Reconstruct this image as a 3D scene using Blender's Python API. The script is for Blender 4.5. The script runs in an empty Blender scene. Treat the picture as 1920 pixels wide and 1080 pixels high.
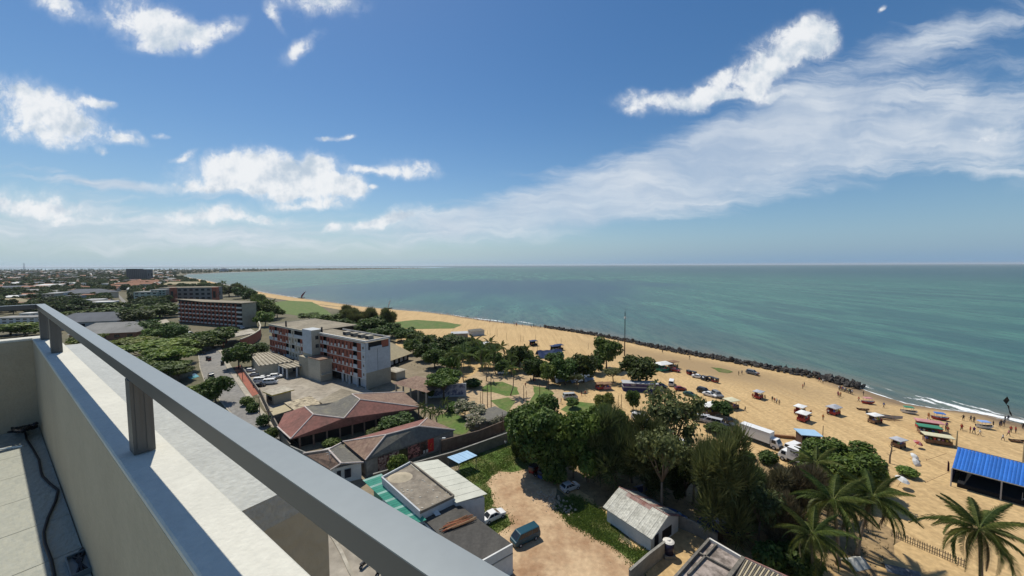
import bpy, bmesh, math, random
from mathutils import Vector, Matrix, noise as mnoise
R = math.radians
random.seed(7)
sc = bpy.context.scene
COL = sc.collection

# ------------------------------------------------------------------ camera, light, exposure
EYE = 42.0
FPX = 700.0                                    # focal length in pixels of the 1920-wide photograph
CAMROT = Matrix.Rotation(R(90 - 3.5), 3, 'X') @ Matrix.Rotation(R(-0.2), 3, 'Z')
cd = bpy.data.cameras.new('camera'); cam = bpy.data.objects.new('camera', cd); COL.objects.link(cam)
cd.sensor_width = 36.0; cd.lens = FPX / 1920 * 36.0; cd.clip_start = 0.05; cd.clip_end = 60000
cam.matrix_world = Matrix.Translation((0, 0, EYE)) @ CAMROT.to_4x4()
sc.camera = cam
sc.view_settings.view_transform = 'Standard'; sc.view_settings.look = 'None'
sc.view_settings.gamma = 1.0; sc.view_settings.use_curve_mapping = False
sc.view_settings.exposure = 0.0
SUN_EL = 62.0
SUN_DIR = Vector((-0.62, 0.785, 0)).normalized() * math.cos(R(SUN_EL)) + Vector((0, 0, math.sin(R(SUN_EL))))
sl = bpy.data.lights.new('sun', 'SUN'); sun = bpy.data.objects.new('sun', sl); COL.objects.link(sun)
sl.energy = 4.4; sl.angle = R(0.53); sl.color = (1.0, 0.94, 0.82)
sun.rotation_euler = SUN_DIR.to_track_quat('Z', 'Y').to_euler()
SKY_STRENGTH = 0.095
HAZE = 0.000034

def ray(px, py):
    return CAMROT @ Vector(((px - 960) / FPX, -(py - 540) / FPX, -1.0))
def flat(px, py, z=0.0):
    d = ray(px, py); t = (z - EYE) / d.z
    return Vector((0, 0, EYE)) + d * t
def rowz(P, py):                                # height above the ground point P that photo row py sees
    d = ray(960, py); return EYE + d.z * (P.y / d.y)

# ---- world: sky texture plus clouds placed by direction
world = bpy.data.worlds.new("World"); sc.world = world; world.use_nodes = True
wn = world.node_tree.nodes; wl = world.node_tree.links; wn.clear()
def N(t, **kw):
    n = wn.new(t)
    for k, v in kw.items(): setattr(n, k, v)
    return n
def inp(n, i, v):
    if hasattr(v, 'is_output'): wl.new(v, n.inputs[i])
    else: n.inputs[i].default_value = v
def mth(op, a, b=None, c=None, clamp=False):
    n = N('ShaderNodeMath', operation=op, use_clamp=clamp); inp(n, 0, a)
    if b is not None: inp(n, 1, b)
    if c is not None: inp(n, 2, c)
    return n.outputs[0]
def maprange(v, a, b, c=0.0, d=1.0, smooth=True):
    n = N('ShaderNodeMapRange', interpolation_type='SMOOTHSTEP' if smooth else 'LINEAR')
    inp(n, 0, v); inp(n, 1, a); inp(n, 2, b); inp(n, 3, c); inp(n, 4, d); return n.outputs[0]
def noi(vec, scale, detail=6.0, rough=0.55, dist=0.0):
    n = N('ShaderNodeTexNoise'); inp(n, 'Vector', vec); inp(n, 'Scale', scale); inp(n, 'Detail', detail)
    inp(n, 'Roughness', rough); inp(n, 'Distortion', dist); return n.outputs['Fac']
def vmath(op, a, b=None):
    n = N('ShaderNodeVectorMath', operation=op); inp(n, 0, a)
    if b is not None: inp(n, 1, b)
    return n.outputs['Value'] if op in ('LENGTH', 'DOT_PRODUCT') else n.outputs[0]
tc = N('ShaderNodeTexCoord')
sep = N('ShaderNodeSeparateXYZ'); wl.new(tc.outputs['Generated'], sep.inputs[0])
dx, dy, dz = sep.outputs
ysafe = mth('MAXIMUM', dy, 0.08)
cu = mth('DIVIDE', dx, ysafe); cv = mth('DIVIDE', dz, ysafe)
cmb = N('ShaderNodeCombineXYZ'); inp(cmb, 0, cu); inp(cmb, 1, cv); UV = cmb.outputs[0]
def uv_of(px, py):
    d = ray(px, py); return d.x / d.y, d.z / d.y
# ragged edges: warp the coordinates
wn1 = N('ShaderNodeTexNoise'); inp(wn1, 'Vector', UV); inp(wn1, 'Scale', 9.0); inp(wn1, 'Detail', 5.0)
wv = vmath('MULTIPLY', vmath('SUBTRACT', wn1.outputs['Color'], (0.5, 0.5, 0.5)), (0.10, 0.07, 0.0))
UVW = vmath('ADD', UV, wv)
def blobs(lst, base):
    tot = None
    for (px, py, rx, ry, ang, w) in lst:
        if lst is CUM and w < .9: w += .22
        u, v = uv_of(px, py)
        m = N('ShaderNodeMapping', vector_type='TEXTURE'); inp(m, 0, base)
        m.inputs[1].default_value = (u, v, 0); m.inputs[2].default_value = (0, 0, R(ang))
        m.inputs[3].default_value = (rx / FPX, ry / FPX, 1)
        q = vmath('LENGTH', m.outputs[0])
        k = maprange(q, 0.0, 1.55, w, 0.0)
        tot = k if tot is None else mth('ADD', tot, k)
    return tot
CUM = [(110,12,52,24,-20,.8),(262,38,85,46,-12,1),(330,62,60,32,-20,.8),(408,60,52,24,25,.9),
 (600,6,85,24,-5,.9),(520,32,14,30,20,.6),(562,90,48,20,35,.9),(40,185,80,42,0,1),(125,205,70,32,-15,.85),(100,245,110,32,-3,1),
 (240,262,40,13,-5,.9),(300,250,20,6,0,.7),(182,192,28,8,-12,.8),(188,280,16,7,0,.6),(435,318,115,38,5,1),(545,330,130,44,-8,1),(596,312,42,34,0,1),(642,350,42,22,0,1),
 (480,355,180,16,0,.8),(570,385,95,12,0,.5),(770,314,58,20,-6,1),(690,314,36,9,0,.9),(612,257,18,5,0,.8),(650,255,18,6,0,.8),(700,346,10,5,0,.7),
 (30,375,90,30,0,.55),(110,395,110,22,0,.55),(420,405,115,18,-5,.6),(745,405,70,18,8,.62),(690,420,70,12,8,.5),(628,424,26,9,20,.6),(300,415,170,14,0,.45),
 (1192,188,52,22,-3,1),(1275,194,66,22,8,1),(1338,168,48,30,25,.9),(1462,100,100,44,27,1),(1520,70,48,36,0,1),(1430,150,60,26,30,.9),(1368,185,28,10,0,.6),(1420,180,28,14,20,.75),(1450,186,35,8,18,.6),
 (1652,20,14,7,35,.7),(1880,242,70,18,12,.45),(340,290,24,8,15,.6)]
CIR = [(1120,345,250,40,12,.75),(1330,315,300,64,10,1),(1580,270,330,72,9,.95),(1830,225,300,78,9,1),(1180,385,300,46,6,.95),(960,405,260,40,4,.7),(800,425,330,34,2,.55),
 (1640,115,280,30,17,.75),(1790,65,260,40,10,.7),(1500,205,210,46,16,.85),(1430,235,170,36,20,.7),(1680,165,220,30,12,.6),(1950,300,220,50,6,.8),(1000,322,100,9,8,.45),
 (140,342,170,9,-7,.7),(260,350,110,11,-4,.8),(70,318,100,7,-8,.6),(60,420,230,44,0,.9),(100,375,200,30,3,.7),(350,430,300,38,0,.8),(150,470,400,30,0,.35),(700,460,400,30,0,.35),(430,372,160,9,0,.5)]
cu_d = blobs(CUM, UVW)
ncu = noi(UV, 21.0, 10.0, 0.66, 0.3); ncu2 = noi(UV, 7.0, 4.0, 0.5)
cu_f = mth('ADD', mth('ADD', cu_d, 0.10), mth('MULTIPLY', mth('SUBTRACT', ncu, 0.5), 2.1))
cu_f = mth('ADD', cu_f, mth('MULTIPLY', mth('SUBTRACT', ncu2, 0.5), 0.7))
has = maprange(cu_d, 0.06, 0.35)
cu_m = mth('MULTIPLY', maprange(cu_f, 0.40, 1.22), has)
# wispy high cloud: noise stretched along the streaks
mp = N('ShaderNodeMapping'); inp(mp, 0, UVW); mp.inputs[2].default_value = (0, 0, R(-11)); mp.inputs[3].default_value = (3.2, 15.0, 1)
nci = noi(mp.outputs[0], 1.0, 9.0, 0.58, 0.35)
ci_d = blobs(CIR, UVW)
mp2 = N('ShaderNodeMapping'); inp(mp2, 0, UVW); mp2.inputs[2].default_value = (0, 0, R(-19)); mp2.inputs[3].default_value = (5.0, 42.0, 1)
nci2 = noi(mp2.outputs[0], 1.0, 8.0, 0.6, 0.5)
ci_f = mth('ADD', ci_d, mth('ADD', mth('MULTIPLY', mth('SUBTRACT', nci, 0.5), 2.2), mth('MULTIPLY', mth('SUBTRACT', nci2, 0.5), 1.1)))
ncl = noi(UVW, 3.2, 5.0, 0.6, 0.4)
ci_m = mth('MULTIPLY', mth('MULTIPLY', maprange(ci_f, 0.15, 1.5), maprange(ci_d, 0.02, 0.45)), maprange(ncl, 0.28, 0.68, 0.55, 0.9))
front = maprange(dy, 0.28, 0.46)
# the rest of the sky (outside the view): scattered fair-weather cloud of the same kind
zs = mth('ADD', mth('MAXIMUM', dz, 0.0), 0.12)
c2 = N('ShaderNodeCombineXYZ'); inp(c2, 0, mth('DIVIDE', dx, zs)); inp(c2, 1, mth('DIVIDE', dy, zs)); inp(c2, 2, 3.7)
ng = noi(c2.outputs[0], 1.5, 8.0, 0.55)
gm = mth('MULTIPLY', maprange(ng, 0.56, 0.72), 0.8)
halo = mth('MULTIPLY', mth('MULTIPLY', maprange(cu_f, 0.0, 0.9), maprange(cu_d, 0.02, 0.5)), 0.28)
cu_m = mth('MAXIMUM', cu_m, halo)
cmix = mth('ADD', mth('MULTIPLY', cu_m, front), mth('MULTIPLY', gm, mth('SUBTRACT', 1.0, front)), clamp=True)
ci2 = mth('MULTIPLY', ci_m, front)
nish = N('ShaderNodeTexSky', sky_type='NISHITA'); nish.sun_disc = False
nish.sun_elevation = R(SUN_EL); nish.sun_rotation = math.atan2(SUN_DIR.x, SUN_DIR.y)
nish.altitude = 0; nish.air_density = 1.0; nish.dust_density = 0.35; nish.ozone_density = 2.0
gam = N('ShaderNodeHueSaturation'); gam.inputs['Saturation'].default_value = 1.28; gam.inputs['Value'].default_value = 1.0
wl.new(nish.outputs[0], gam.inputs['Color'])
def mixc(f, a, b):
    n = N('ShaderNodeMix', data_type='RGBA'); inp(n, 0, f); inp(n, 6, a); inp(n, 7, b); return n.outputs[2]
hz1 = mth('POWER', 2.718, mth('MULTIPLY', mth('MAXIMUM', dz, 0.0), -9.0))
hzc = mixc(maprange(dx, -0.55, 0.75), (4.0, 5.7, 6.9, 1), (1.75, 3.55, 5.8, 1))
sky0 = mixc(mth('MULTIPLY', hz1, 0.93), gam.outputs[0], hzc)
cic = mixc(maprange(mth('ADD', nci, mth('MULTIPLY', mth('SUBTRACT', nci2, 0.5), 0.9)), 0.30, 0.74), (5.6, 6.5, 7.7, 1), (7.4, 8.0, 8.7, 1))
s1 = mixc(ci2, sky0, cic)
off = vmath('ADD', UV, (-0.010, 0.020, 0.0))
em = mth('SUBTRACT', noi(UV, 9.0, 6.0, 0.58), noi(off, 9.0, 6.0, 0.58))
off2 = vmath('ADD', UV, (-0.02, 0.05, 0.0))
em2 = mth('SUBTRACT', ncu2, noi(off2, 7.0, 4.0, 0.5))
lit = mth('ADD', mth('ADD', mth('MULTIPLY', em, 2.2), mth('MULTIPLY', em2, 1.6)), mth('MULTIPLY', mth('SUBTRACT', 1.0, cu_m), 0.30))
shade = maprange(lit, -0.42, 0.24)
ccol = mixc(shade, (5.4, 6.4, 7.5, 1), (9.3, 9.5, 9.7, 1))
s2 = mixc(mth('MULTIPLY', cmix, 0.96), s1, ccol)
bg = N('ShaderNodeBackground'); inp(bg, 0, s2); bg.inputs[1].default_value = SKY_STRENGTH
wo = N('ShaderNodeOutputWorld'); wl.new(bg.outputs[0], wo.inputs[0])

# ------------------------------------------------------------------ helpers
class MB:
    """collects simple shapes into one mesh; m is a material slot index"""
    def __init__(s): s.v = []; s.f = []; s.mi = []; s.off = Matrix.Identity(4)
    def add(s, vs, fs, m=0):
        b = len(s.v); s.v += [tuple(s.off @ Vector(v)) for v in vs]
        for f in fs: s.f.append(tuple(b + i for i in f)); s.mi.append(m)
        return s
    def box(s, x0, x1, y0, y1, z0, z1, m=0):
        return s.add([(x0,y0,z0),(x1,y0,z0),(x1,y1,z0),(x0,y1,z0),(x0,y0,z1),(x1,y0,z1),(x1,y1,z1),(x0,y1,z1)],
                     [(0,3,2,1),(4,5,6,7),(0,1,5,4),(1,2,6,5),(2,3,7,6),(3,0,4,7)], m)
    def frustum(s, b, t, z0, z1, m=0):            # b,t = (x0,x1,y0,y1)
        return s.add([(b[0],b[2],z0),(b[1],b[2],z0),(b[1],b[3],z0),(b[0],b[3],z0),(t[0],t[2],z1),(t[1],t[2],z1),(t[1],t[3],z1),(t[0],t[3],z1)],
                     [(0,3,2,1),(4,5,6,7),(0,1,5,4),(1,2,6,5),(2,3,7,6),(3,0,4,7)], m)
    def prism(s, poly, z0, z1, m=0, mtop=None):
        n = len(poly); b = len(s.v)
        area = sum(poly[i][0]*poly[(i+1)%n][1]-poly[(i+1)%n][0]*poly[i][1] for i in range(n))
        if area < 0: poly = poly[::-1]
        s.add([(p[0],p[1],z0) for p in poly] + [(p[0],p[1],z1) for p in poly], [(i,(i+1)%n,n+(i+1)%n,n+i) for i in range(n)], m)
        s.add([(p[0],p[1],z1) for p in poly], [tuple(range(n))], m if mtop is None else mtop)
        s.add([(p[0],p[1],z0) for p in poly], [tuple(range(n))[::-1]], m); return s
    def cyl(s, p0, p1, r0, r1=None, n=8, m=0, caps=True):
        r1 = r0 if r1 is None else r1; p0 = Vector(p0); p1 = Vector(p1); d = (p1-p0).normalized()
        a = d.orthogonal().normalized(); b = d.cross(a)
        vs = []
        for p, r in ((p0,r0),(p1,r1)):
            for i in range(n):
                t = 2*math.pi*i/n; vs.append(p + (a*math.cos(t)+b*math.sin(t))*r)
        fs = [(i,(i+1)%n,n+(i+1)%n,n+i) for i in range(n)]
        if caps: fs += [tuple(range(n))[::-1], tuple(range(n,2*n))]
        return s.add(vs, fs, m)
    def tube(s, pts, rad, n=6, m=0):
        pts = [Vector(p) for p in pts]; k = len(pts)
        rs = rad if isinstance(rad,(list,tuple)) else [rad]*k
        vs = []; a = None
        for i,p in enumerate(pts):
            d = (pts[min(i+1,k-1)]-pts[max(i-1,0)]).normalized()
            if a is None: a = d.orthogonal().normalized()
            else: a = (a - d*a.dot(d)).normalized()
            b = d.cross(a)
            for j in range(n):
                t = 2*math.pi*j/n; vs.append(p+(a*math.cos(t)+b*math.sin(t))*rs[i])
        fs = [(i*n+j,i*n+(j+1)%n,(i+1)*n+(j+1)%n,(i+1)*n+j) for i in range(k-1) for j in range(n)]
        fs += [tuple(range(n))[::-1], tuple(range((k-1)*n,k*n))]
        return s.add(vs, fs, m)
    def quad(s, a, b, c, d, m=0): return s.add([a,b,c,d], [(0,1,2,3)], m)
    def mesh(s, name, mats, smooth=False):
        me = bpy.data.meshes.new(name); me.from_pydata(s.v, [], s.f)
        for m in (mats if isinstance(mats,(list,tuple)) else [mats]): me.materials.append(m)
        me.polygons.foreach_set('material_index', s.mi)
        if smooth: me.polygons.foreach_set('use_smooth', [True]*len(s.f))
        me.update(); return me
    def build(s, name, mats, parent=None, smooth=False, bevel=0):
        me = s.mesh(name, mats, smooth)
        if bevel:
            bm = bmesh.new(); bm.from_mesh(me); bmesh.ops.remove_doubles(bm, verts=bm.verts, dist=1e-5)
            bmesh.ops.bevel(bm, geom=bm.edges[:], offset=bevel, segments=1, affect='EDGES', clamp_overlap=True)
            bm.to_mesh(me); bm.free()
        return link(name, me, parent)
def link(name, me, parent=None):
    o = bpy.data.objects.new(name, me); COL.objects.link(o)
    if parent is not None: o.parent = parent
    return o
def tag(o, label=None, cat=None, group=None, kind=None):
    if label: o['label'] = label
    if cat: o['category'] = cat
    if group: o['group'] = group
    if kind: o['kind'] = kind
    return o
KIDS = {}
def thing(name, label, cat, loc=(0,0,0), rz=0.0, group=None):
    o = bpy.data.objects.new(name, None); COL.objects.link(o); o.location = loc; o.rotation_euler = (0,0,rz)
    o.empty_display_size = 0.2
    return tag(o, label, cat, group)
def copy_tree(o, kids, parent=None):
    c = o.copy(); COL.objects.link(c)
    if parent is not None: c.parent = parent
    for ch in kids.get(o.as_pointer(), []): copy_tree(ch, kids, c)
    return c
def kids_of(root):
    d = {}
    def rec(o):
        d[o.as_pointer()] = list(o.children)
        for c in o.children: rec(c)
    rec(root); return d
def tree_iter(o):
    yield o
    for c in o.children: yield from tree_iter(c)

MATS = {}
def M(name, col, rough=0.85, var=0.25, scale=0.6, bump=0.0, bscale=None, spec=0.25, metal=0.0, col2=None, fine=0.0, stretch=None, isl=0.0, thresh=None, fa=.27):
    """procedural Principled material: two-scale noise colour variation, optional second colour in patches"""
    if name in MATS: return MATS[name]
    m = bpy.data.materials.new(name); m.use_nodes = True; nt = m.node_tree; n = nt.nodes; l = nt.links
    b = n['Principled BSDF']; b.inputs['Roughness'].default_value = rough; b.inputs['Metallic'].default_value = metal
    b.inputs['Specular IOR Level'].default_value = spec
    t = n.new('ShaderNodeTexCoord'); vec = t.outputs['Object']
    if stretch:
        mp = n.new('ShaderNodeMapping'); l.new(vec, mp.inputs[0]); mp.inputs[3].default_value = stretch; vec = mp.outputs[0]
    n1 = n.new('ShaderNodeTexNoise'); l.new(vec, n1.inputs['Vector']); n1.inputs['Scale'].default_value = scale; n1.inputs['Detail'].default_value = 8; n1.inputs['Roughness'].default_value = 0.65
    mr = n.new('ShaderNodeMapRange'); l.new(n1.outputs['Fac'], mr.inputs[0])
    lo, hi = thresh or (0.3, 0.7)
    mr.inputs[1].default_value = lo; mr.inputs[2].default_value = hi
    c2 = col2 or tuple(c*(1-var) for c in col)
    c1 = col if col2 else tuple(min(1,c*(1+var*0.6)) for c in col)
    mx = n.new('ShaderNodeMix'); mx.data_type = 'RGBA'; l.new(mr.outputs[0], mx.inputs[0])
    mx.inputs[6].default_value = (*c1,1); mx.inputs[7].default_value = (*c2,1); out = mx.outputs[2]
    if fine:
        n2 = n.new('ShaderNodeTexNoise'); l.new(t.outputs['Object'], n2.inputs['Vector']); n2.inputs['Scale'].default_value = fine; n2.inputs['Detail'].default_value = 4
        m2 = n.new('ShaderNodeMapRange'); l.new(n2.outputs['Fac'], m2.inputs[0]); m2.inputs[1].default_value = .25; m2.inputs[2].default_value = .75; m2.inputs[3].default_value = 1-fa; m2.inputs[4].default_value = 1+fa
        hs = n.new('ShaderNodeHueSaturation'); l.new(out, hs.inputs['Color']); l.new(m2.outputs[0], hs.inputs['Value']); out = hs.outputs[0]
    if isl:
        g = n.new('ShaderNodeObjectInfo'); m3 = n.new('ShaderNodeMapRange'); l.new(g.outputs['Random'], m3.inputs[0]); m3.inputs[3].default_value = 1-isl; m3.inputs[4].default_value = 1+isl
        hs = n.new('ShaderNodeHueSaturation'); l.new(out, hs.inputs['Color']); l.new(m3.outputs[0], hs.inputs['Value']); out = hs.outputs[0]
    l.new(out, b.inputs['Base Color'])
    if bump:
        n3 = n.new('ShaderNodeTexNoise'); l.new(vec, n3.inputs['Vector']); n3.inputs['Scale'].default_value = bscale or scale*6; n3.inputs['Detail'].default_value = 5
        bp = n.new('ShaderNodeBump'); bp.inputs['Strength'].default_value = bump; bp.inputs['Distance'].default_value = 0.1
        l.new(n3.outputs['Fac'], bp.inputs['Height']); l.new(bp.outputs[0], b.inputs['Normal'])
    MATS[name] = m; return m
def LEAF(name, col, col2, trans=0.32, obj=0.32):
    m = bpy.data.materials.new(name); m.use_nodes = True; nt = m.node_tree; n = nt.nodes; l = nt.links; n.clear()
    g = n.new('ShaderNodeNewGeometry'); oi = n.new('ShaderNodeObjectInfo')
    mx = n.new('ShaderNodeMix'); mx.data_type = 'RGBA'; l.new(g.outputs['Random Per Island'], mx.inputs[0]); mx.inputs[6].default_value = (*col,1); mx.inputs[7].default_value = (*col2,1)
    mr = n.new('ShaderNodeMapRange'); l.new(oi.outputs['Random'], mr.inputs[0]); mr.inputs[3].default_value = 1-obj; mr.inputs[4].default_value = 1+obj
    hs = n.new('ShaderNodeHueSaturation'); l.new(mx.outputs[2], hs.inputs['Color']); l.new(mr.outputs[0], hs.inputs['Value'])
    wv_ = n.new('ShaderNodeMath'); wv_.operation = 'MULTIPLY'; wv_.inputs[1].default_value = 7.31; l.new(oi.outputs['Random'], wv_.inputs[0])
    fr_ = n.new('ShaderNodeMath'); fr_.operation = 'FRACT'; l.new(wv_.outputs[0], fr_.inputs[0])
    hr_ = n.new('ShaderNodeMapRange'); l.new(fr_.outputs[0], hr_.inputs[0]); hr_.inputs[3].default_value = .468; hr_.inputs[4].default_value = .512; l.new(hr_.outputs[0], hs.inputs['Hue'])
    tcx = n.new('ShaderNodeTexCoord'); nz = n.new('ShaderNodeTexNoise'); l.new(tcx.outputs['Object'], nz.inputs['Vector']); nz.inputs['Scale'].default_value = 5.5; nz.inputs['Detail'].default_value = 2
    nr_ = n.new('ShaderNodeMapRange'); l.new(nz.outputs['Fac'], nr_.inputs[0]); nr_.inputs[1].default_value = .32; nr_.inputs[2].default_value = .68; nr_.inputs[3].default_value = .66; nr_.inputs[4].default_value = 1.4
    hs0 = hs; hs = n.new('ShaderNodeHueSaturation'); l.new(hs0.outputs[0], hs.inputs['Color']); l.new(nr_.outputs[0], hs.inputs['Value'])
    nh_ = n.new('ShaderNodeMapRange'); l.new(nz.outputs['Fac'], nh_.inputs[0]); nh_.inputs[1].default_value = .3; nh_.inputs[2].default_value = .7; nh_.inputs[3].default_value = .512; nh_.inputs[4].default_value = .482; l.new(nh_.outputs[0], hs.inputs['Hue'])
    d = n.new('ShaderNodeBsdfPrincipled'); l.new(hs.outputs[0], d.inputs['Base Color']); d.inputs['Roughness'].default_value = .55; d.inputs['Specular IOR Level'].default_value = .25
    t = n.new('ShaderNodeBsdfTranslucent'); l.new(hs.outputs[0], t.inputs[0])
    a = n.new('ShaderNodeMixShader'); a.inputs[0].default_value = trans; l.new(d.outputs[0], a.inputs[1]); l.new(t.outputs[0], a.inputs[2])
    o = n.new('ShaderNodeOutputMaterial'); l.new(a.outputs[0], o.inputs[0]); return m
def GLASS(name, col=(0.02,0.025,0.03), rough=0.08):
    return M(name, col, rough=rough, var=0.3, scale=0.8, spec=0.6)
# ------------------------------------------------------------------ terrain
SEA_Z = -1.2
_coast_px = [(1920,797),(1850,776),(1780,769),(1700,757),(1640,738),(1600,722),(1550,706),(1480,694),(1400,679),(1330,667),(1260,654),(1200,641),(1130,628),(1080,621),(1020,613),
 (960,607),(900,599),(850,591),(800,585),(740,580.5),(680,575),(620,566.5),(560,558.5),(500,549),(430,535),(380,524.5),(345,518.6),(352,515.6),(380,513.6),(420,512),(480,509.6),(560,507.6),(660,505.8),(760,504.4)]
_c = sorted([(p.y, p.x) for p in (flat(px, py, SEA_Z) for px, py in _coast_px)])
_c = [(-300.0, _c[0][1] + 160), (0.0, _c[0][1] + 42)] + _c
def coast(y):
    if y <= _c[0][0]: return _c[0][1]
    for i in range(len(_c)-1):
        if y <= _c[i+1][0]:
            a, b = _c[i], _c[i+1]; t = (y-a[0])/(b[0]-a[0]); return a[1] + (b[1]-a[1])*t
    return _c[-1][1]
_prof = [(-60,-5.0),(-20,-2.6),(0,-1.2),(8,-0.75),(22,-0.3),(40,0.0)]
def gz(x, y):
    d = coast(y) - x
    if y > 600: d *= 1.0
    if d >= 40: return 0.0
    if d <= -60: return -5.0
    for i in range(len(_prof)-1):
        if d <= _prof[i+1][0]:
            a, b = _prof[i], _prof[i+1]; return a[1] + (b[1]-a[1])*(d-a[0])/(b[0]-a[0])
    return 0.0
def g(px, py, dz=0.0):
    """point of the ground that photo pixel (px, py) looks at"""
    P = flat(px, py, 0)
    for _ in range(4): P = flat(px, py, max(gz(P.x, P.y), SEA_Z))
    return Vector((P.x, P.y, max(gz(P.x, P.y), SEA_Z) + dz))
def lerp_list(pts, y):
    if y <= pts[0][0]: return pts[0][1]
    for i in range(len(pts)-1):
        if y <= pts[i+1][0]:
            a, b = pts[i], pts[i+1]; return a[1]+(b[1]-a[1])*(y-a[0])/(b[0]-a[0]+1e-9)
    return pts[-1][1]

# ---- sea
def sea_mat():
    m = bpy.data.materials.new('sea_water'); m.use_nodes = True; nt = m.node_tree; n = nt.nodes; l = nt.links
    b = n['Principled BSDF']
    t = n.new('ShaderNodeTexCoord')
    def noi(scale, sx, sy, ang, det=5, rough=.55):
        mp = n.new('ShaderNodeMapping'); l.new(t.outputs['Object'], mp.inputs[0]); mp.inputs[2].default_value = (0,0,R(ang)); mp.inputs[3].default_value = (sx,sy,1)
        x = n.new('ShaderNodeTexNoise'); l.new(mp.outputs[0], x.inputs['Vector']); x.inputs['Scale'].default_value = scale; x.inputs['Detail'].default_value = det; x.inputs['Roughness'].default_value = rough
        return x.outputs['Fac']
    def rng(v, a, c, d0=0., d1=1.):
        x = n.new('ShaderNodeMapRange'); x.interpolation_type = 'SMOOTHSTEP'; l.new(v, x.inputs[0]); x.inputs[1].default_value = a; x.inputs[2].default_value = c; x.inputs[3].default_value = d0; x.inputs[4].default_value = d1; return x.outputs[0]
    def mix(f, a, c):
        x = n.new('ShaderNodeMix'); x.data_type = 'RGBA'
        for i, v in ((0,f),(6,a),(7,c)):
            if hasattr(v,'is_output'): l.new(v, x.inputs[i])
            else: x.inputs[i].default_value = v
        return x.outputs[2]
    def M2(op, a, c):
        x = n.new('ShaderNodeMath'); x.operation = op
        for i, v in ((0,a),(1,c)):
            if hasattr(v,'is_output'): l.new(v, x.inputs[i])
            else: x.inputs[i].default_value = v
        return x.outputs[0]
    at = n.new('ShaderNodeAttribute'); at.attribute_name = 'shore'   # metres from the waterline
    big = noi(1.0, .0045, .0018, 38, 4)
    streak = noi(1.0, .035, .006, 37, 6, .6)
    fine = noi(1.0, .22, .05, 37, 5, .6)
    shore = M2('ADD', at.outputs['Fac'], M2('MULTIPLY', M2('SUBTRACT', streak, .5), 70.0))
    deep = mix(rng(big, .38, .62), (.046,.146,.120,1), (.040,.112,.106,1))
    c = mix(rng(streak, .42, .62), deep, (.066,.180,.140,1))
    c = mix(rng(shore, 150.0, 10.0, 0., .55), c, (.090,.116,.100,1))      # stirred, shallow water inshore
    c = mix(rng(shore, 26.0, -6.0, 0., .8), c, (.17,.155,.12,1))          # sand showing through the last metres
    fr = rng(fine, .40, .68, 0., .55); c = mix(fr, c, (.026,.072,.075,1))
    c = mix(rng(at.outputs['Fac'], 900.0, 3500.0, 0., .8), c, (.024,.078,.100,1))      # deep water offshore
    # rounded patch of darker, bluer water colour, out in the bay
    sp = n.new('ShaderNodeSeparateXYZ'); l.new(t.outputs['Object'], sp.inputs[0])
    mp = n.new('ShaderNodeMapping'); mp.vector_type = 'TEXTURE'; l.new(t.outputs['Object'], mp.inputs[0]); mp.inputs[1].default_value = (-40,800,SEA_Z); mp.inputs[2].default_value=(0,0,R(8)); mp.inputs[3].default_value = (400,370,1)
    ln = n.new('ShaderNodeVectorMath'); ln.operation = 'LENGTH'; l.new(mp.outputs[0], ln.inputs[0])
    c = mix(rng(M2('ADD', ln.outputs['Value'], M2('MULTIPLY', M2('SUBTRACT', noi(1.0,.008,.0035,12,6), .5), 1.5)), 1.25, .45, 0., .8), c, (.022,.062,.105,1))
    h = M2('ADD', M2('MULTIPLY', noi(1.0, .30, .075, 37, 6, .6), 1.0), M2('MULTIPLY', noi(1.0, 1.6, .7, 20, 4, .6), .16))
    bp = n.new('ShaderNodeBump'); bp.inputs['Strength'].default_value = .6; bp.inputs['Distance'].default_value = 1.2
    l.new(h, bp.inputs['Height'])
    # a wind-roughened sea never mirrors much: rough facets keep the average reflectance low
    df = n.new('ShaderNodeBsdfDiffuse'); l.new(c, df.inputs['Color']); l.new(bp.outputs[0], df.inputs['Normal'])
    gl = n.new('ShaderNodeBsdfGlossy'); gl.inputs['Roughness'].default_value = .22; l.new(bp.outputs[0], gl.inputs['Normal'])
    fr_ = n.new('ShaderNodeFresnel'); fr_.inputs['IOR'].default_value = 1.33; l.new(bp.outputs[0], fr_.inputs['Normal'])
    mn = M2('MINIMUM', M2('MULTIPLY', fr_.outputs[0], .75), .30)
    mxs = n.new('ShaderNodeMixShader'); l.new(mn, mxs.inputs[0]); l.new(df.outputs[0], mxs.inputs[1]); l.new(gl.outputs[0], mxs.inputs[2])
    n.remove(b); l.new(mxs.outputs[0], n['Material Output'].inputs[0])
    return m
def grid_mesh(name, rows, mats, attr=None):
    nr = len(rows); nc = len(rows[0]); v = [p[:3] for r in rows for p in r]
    f = [(i*nc+j, i*nc+j+1, (i+1)*nc+j+1, (i+1)*nc+j) for i in range(nr-1) for j in range(nc-1)]
    me = bpy.data.meshes.new(name); me.from_pydata(v, [], f); me.materials.append(mats)
    if attr:
        a = me.attributes.new(attr, 'FLOAT', 'POINT'); a.data.foreach_set('value', [p[3] for r in rows for p in r])
    me.polygons.foreach_set('use_smooth', [True]*len(f)); me.update(); return me
Ys = [-200,-100,-50,0]
while Ys[-1] < 6000: Ys.append(Ys[-1] + max(4.0, (Ys[-1])*0.022))
rows = []
for y in Ys:
    cx = coast(y)
    rows.append([(cx-d, y, SEA_Z, -d) for d in (40, 10, 0, -6, -14, -26, -45, -80, -140, -260, -500, -1000, -2500, -6000, -45000)])
for y in (7000, 9000, 13000, 22000, 45000):
    rows.append([((coast(6000)-40 if y < 12000 else -45000)+k, y, SEA_Z, 3000) for k in range(14)] + [(45000, y, SEA_Z, 3000)])
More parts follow.
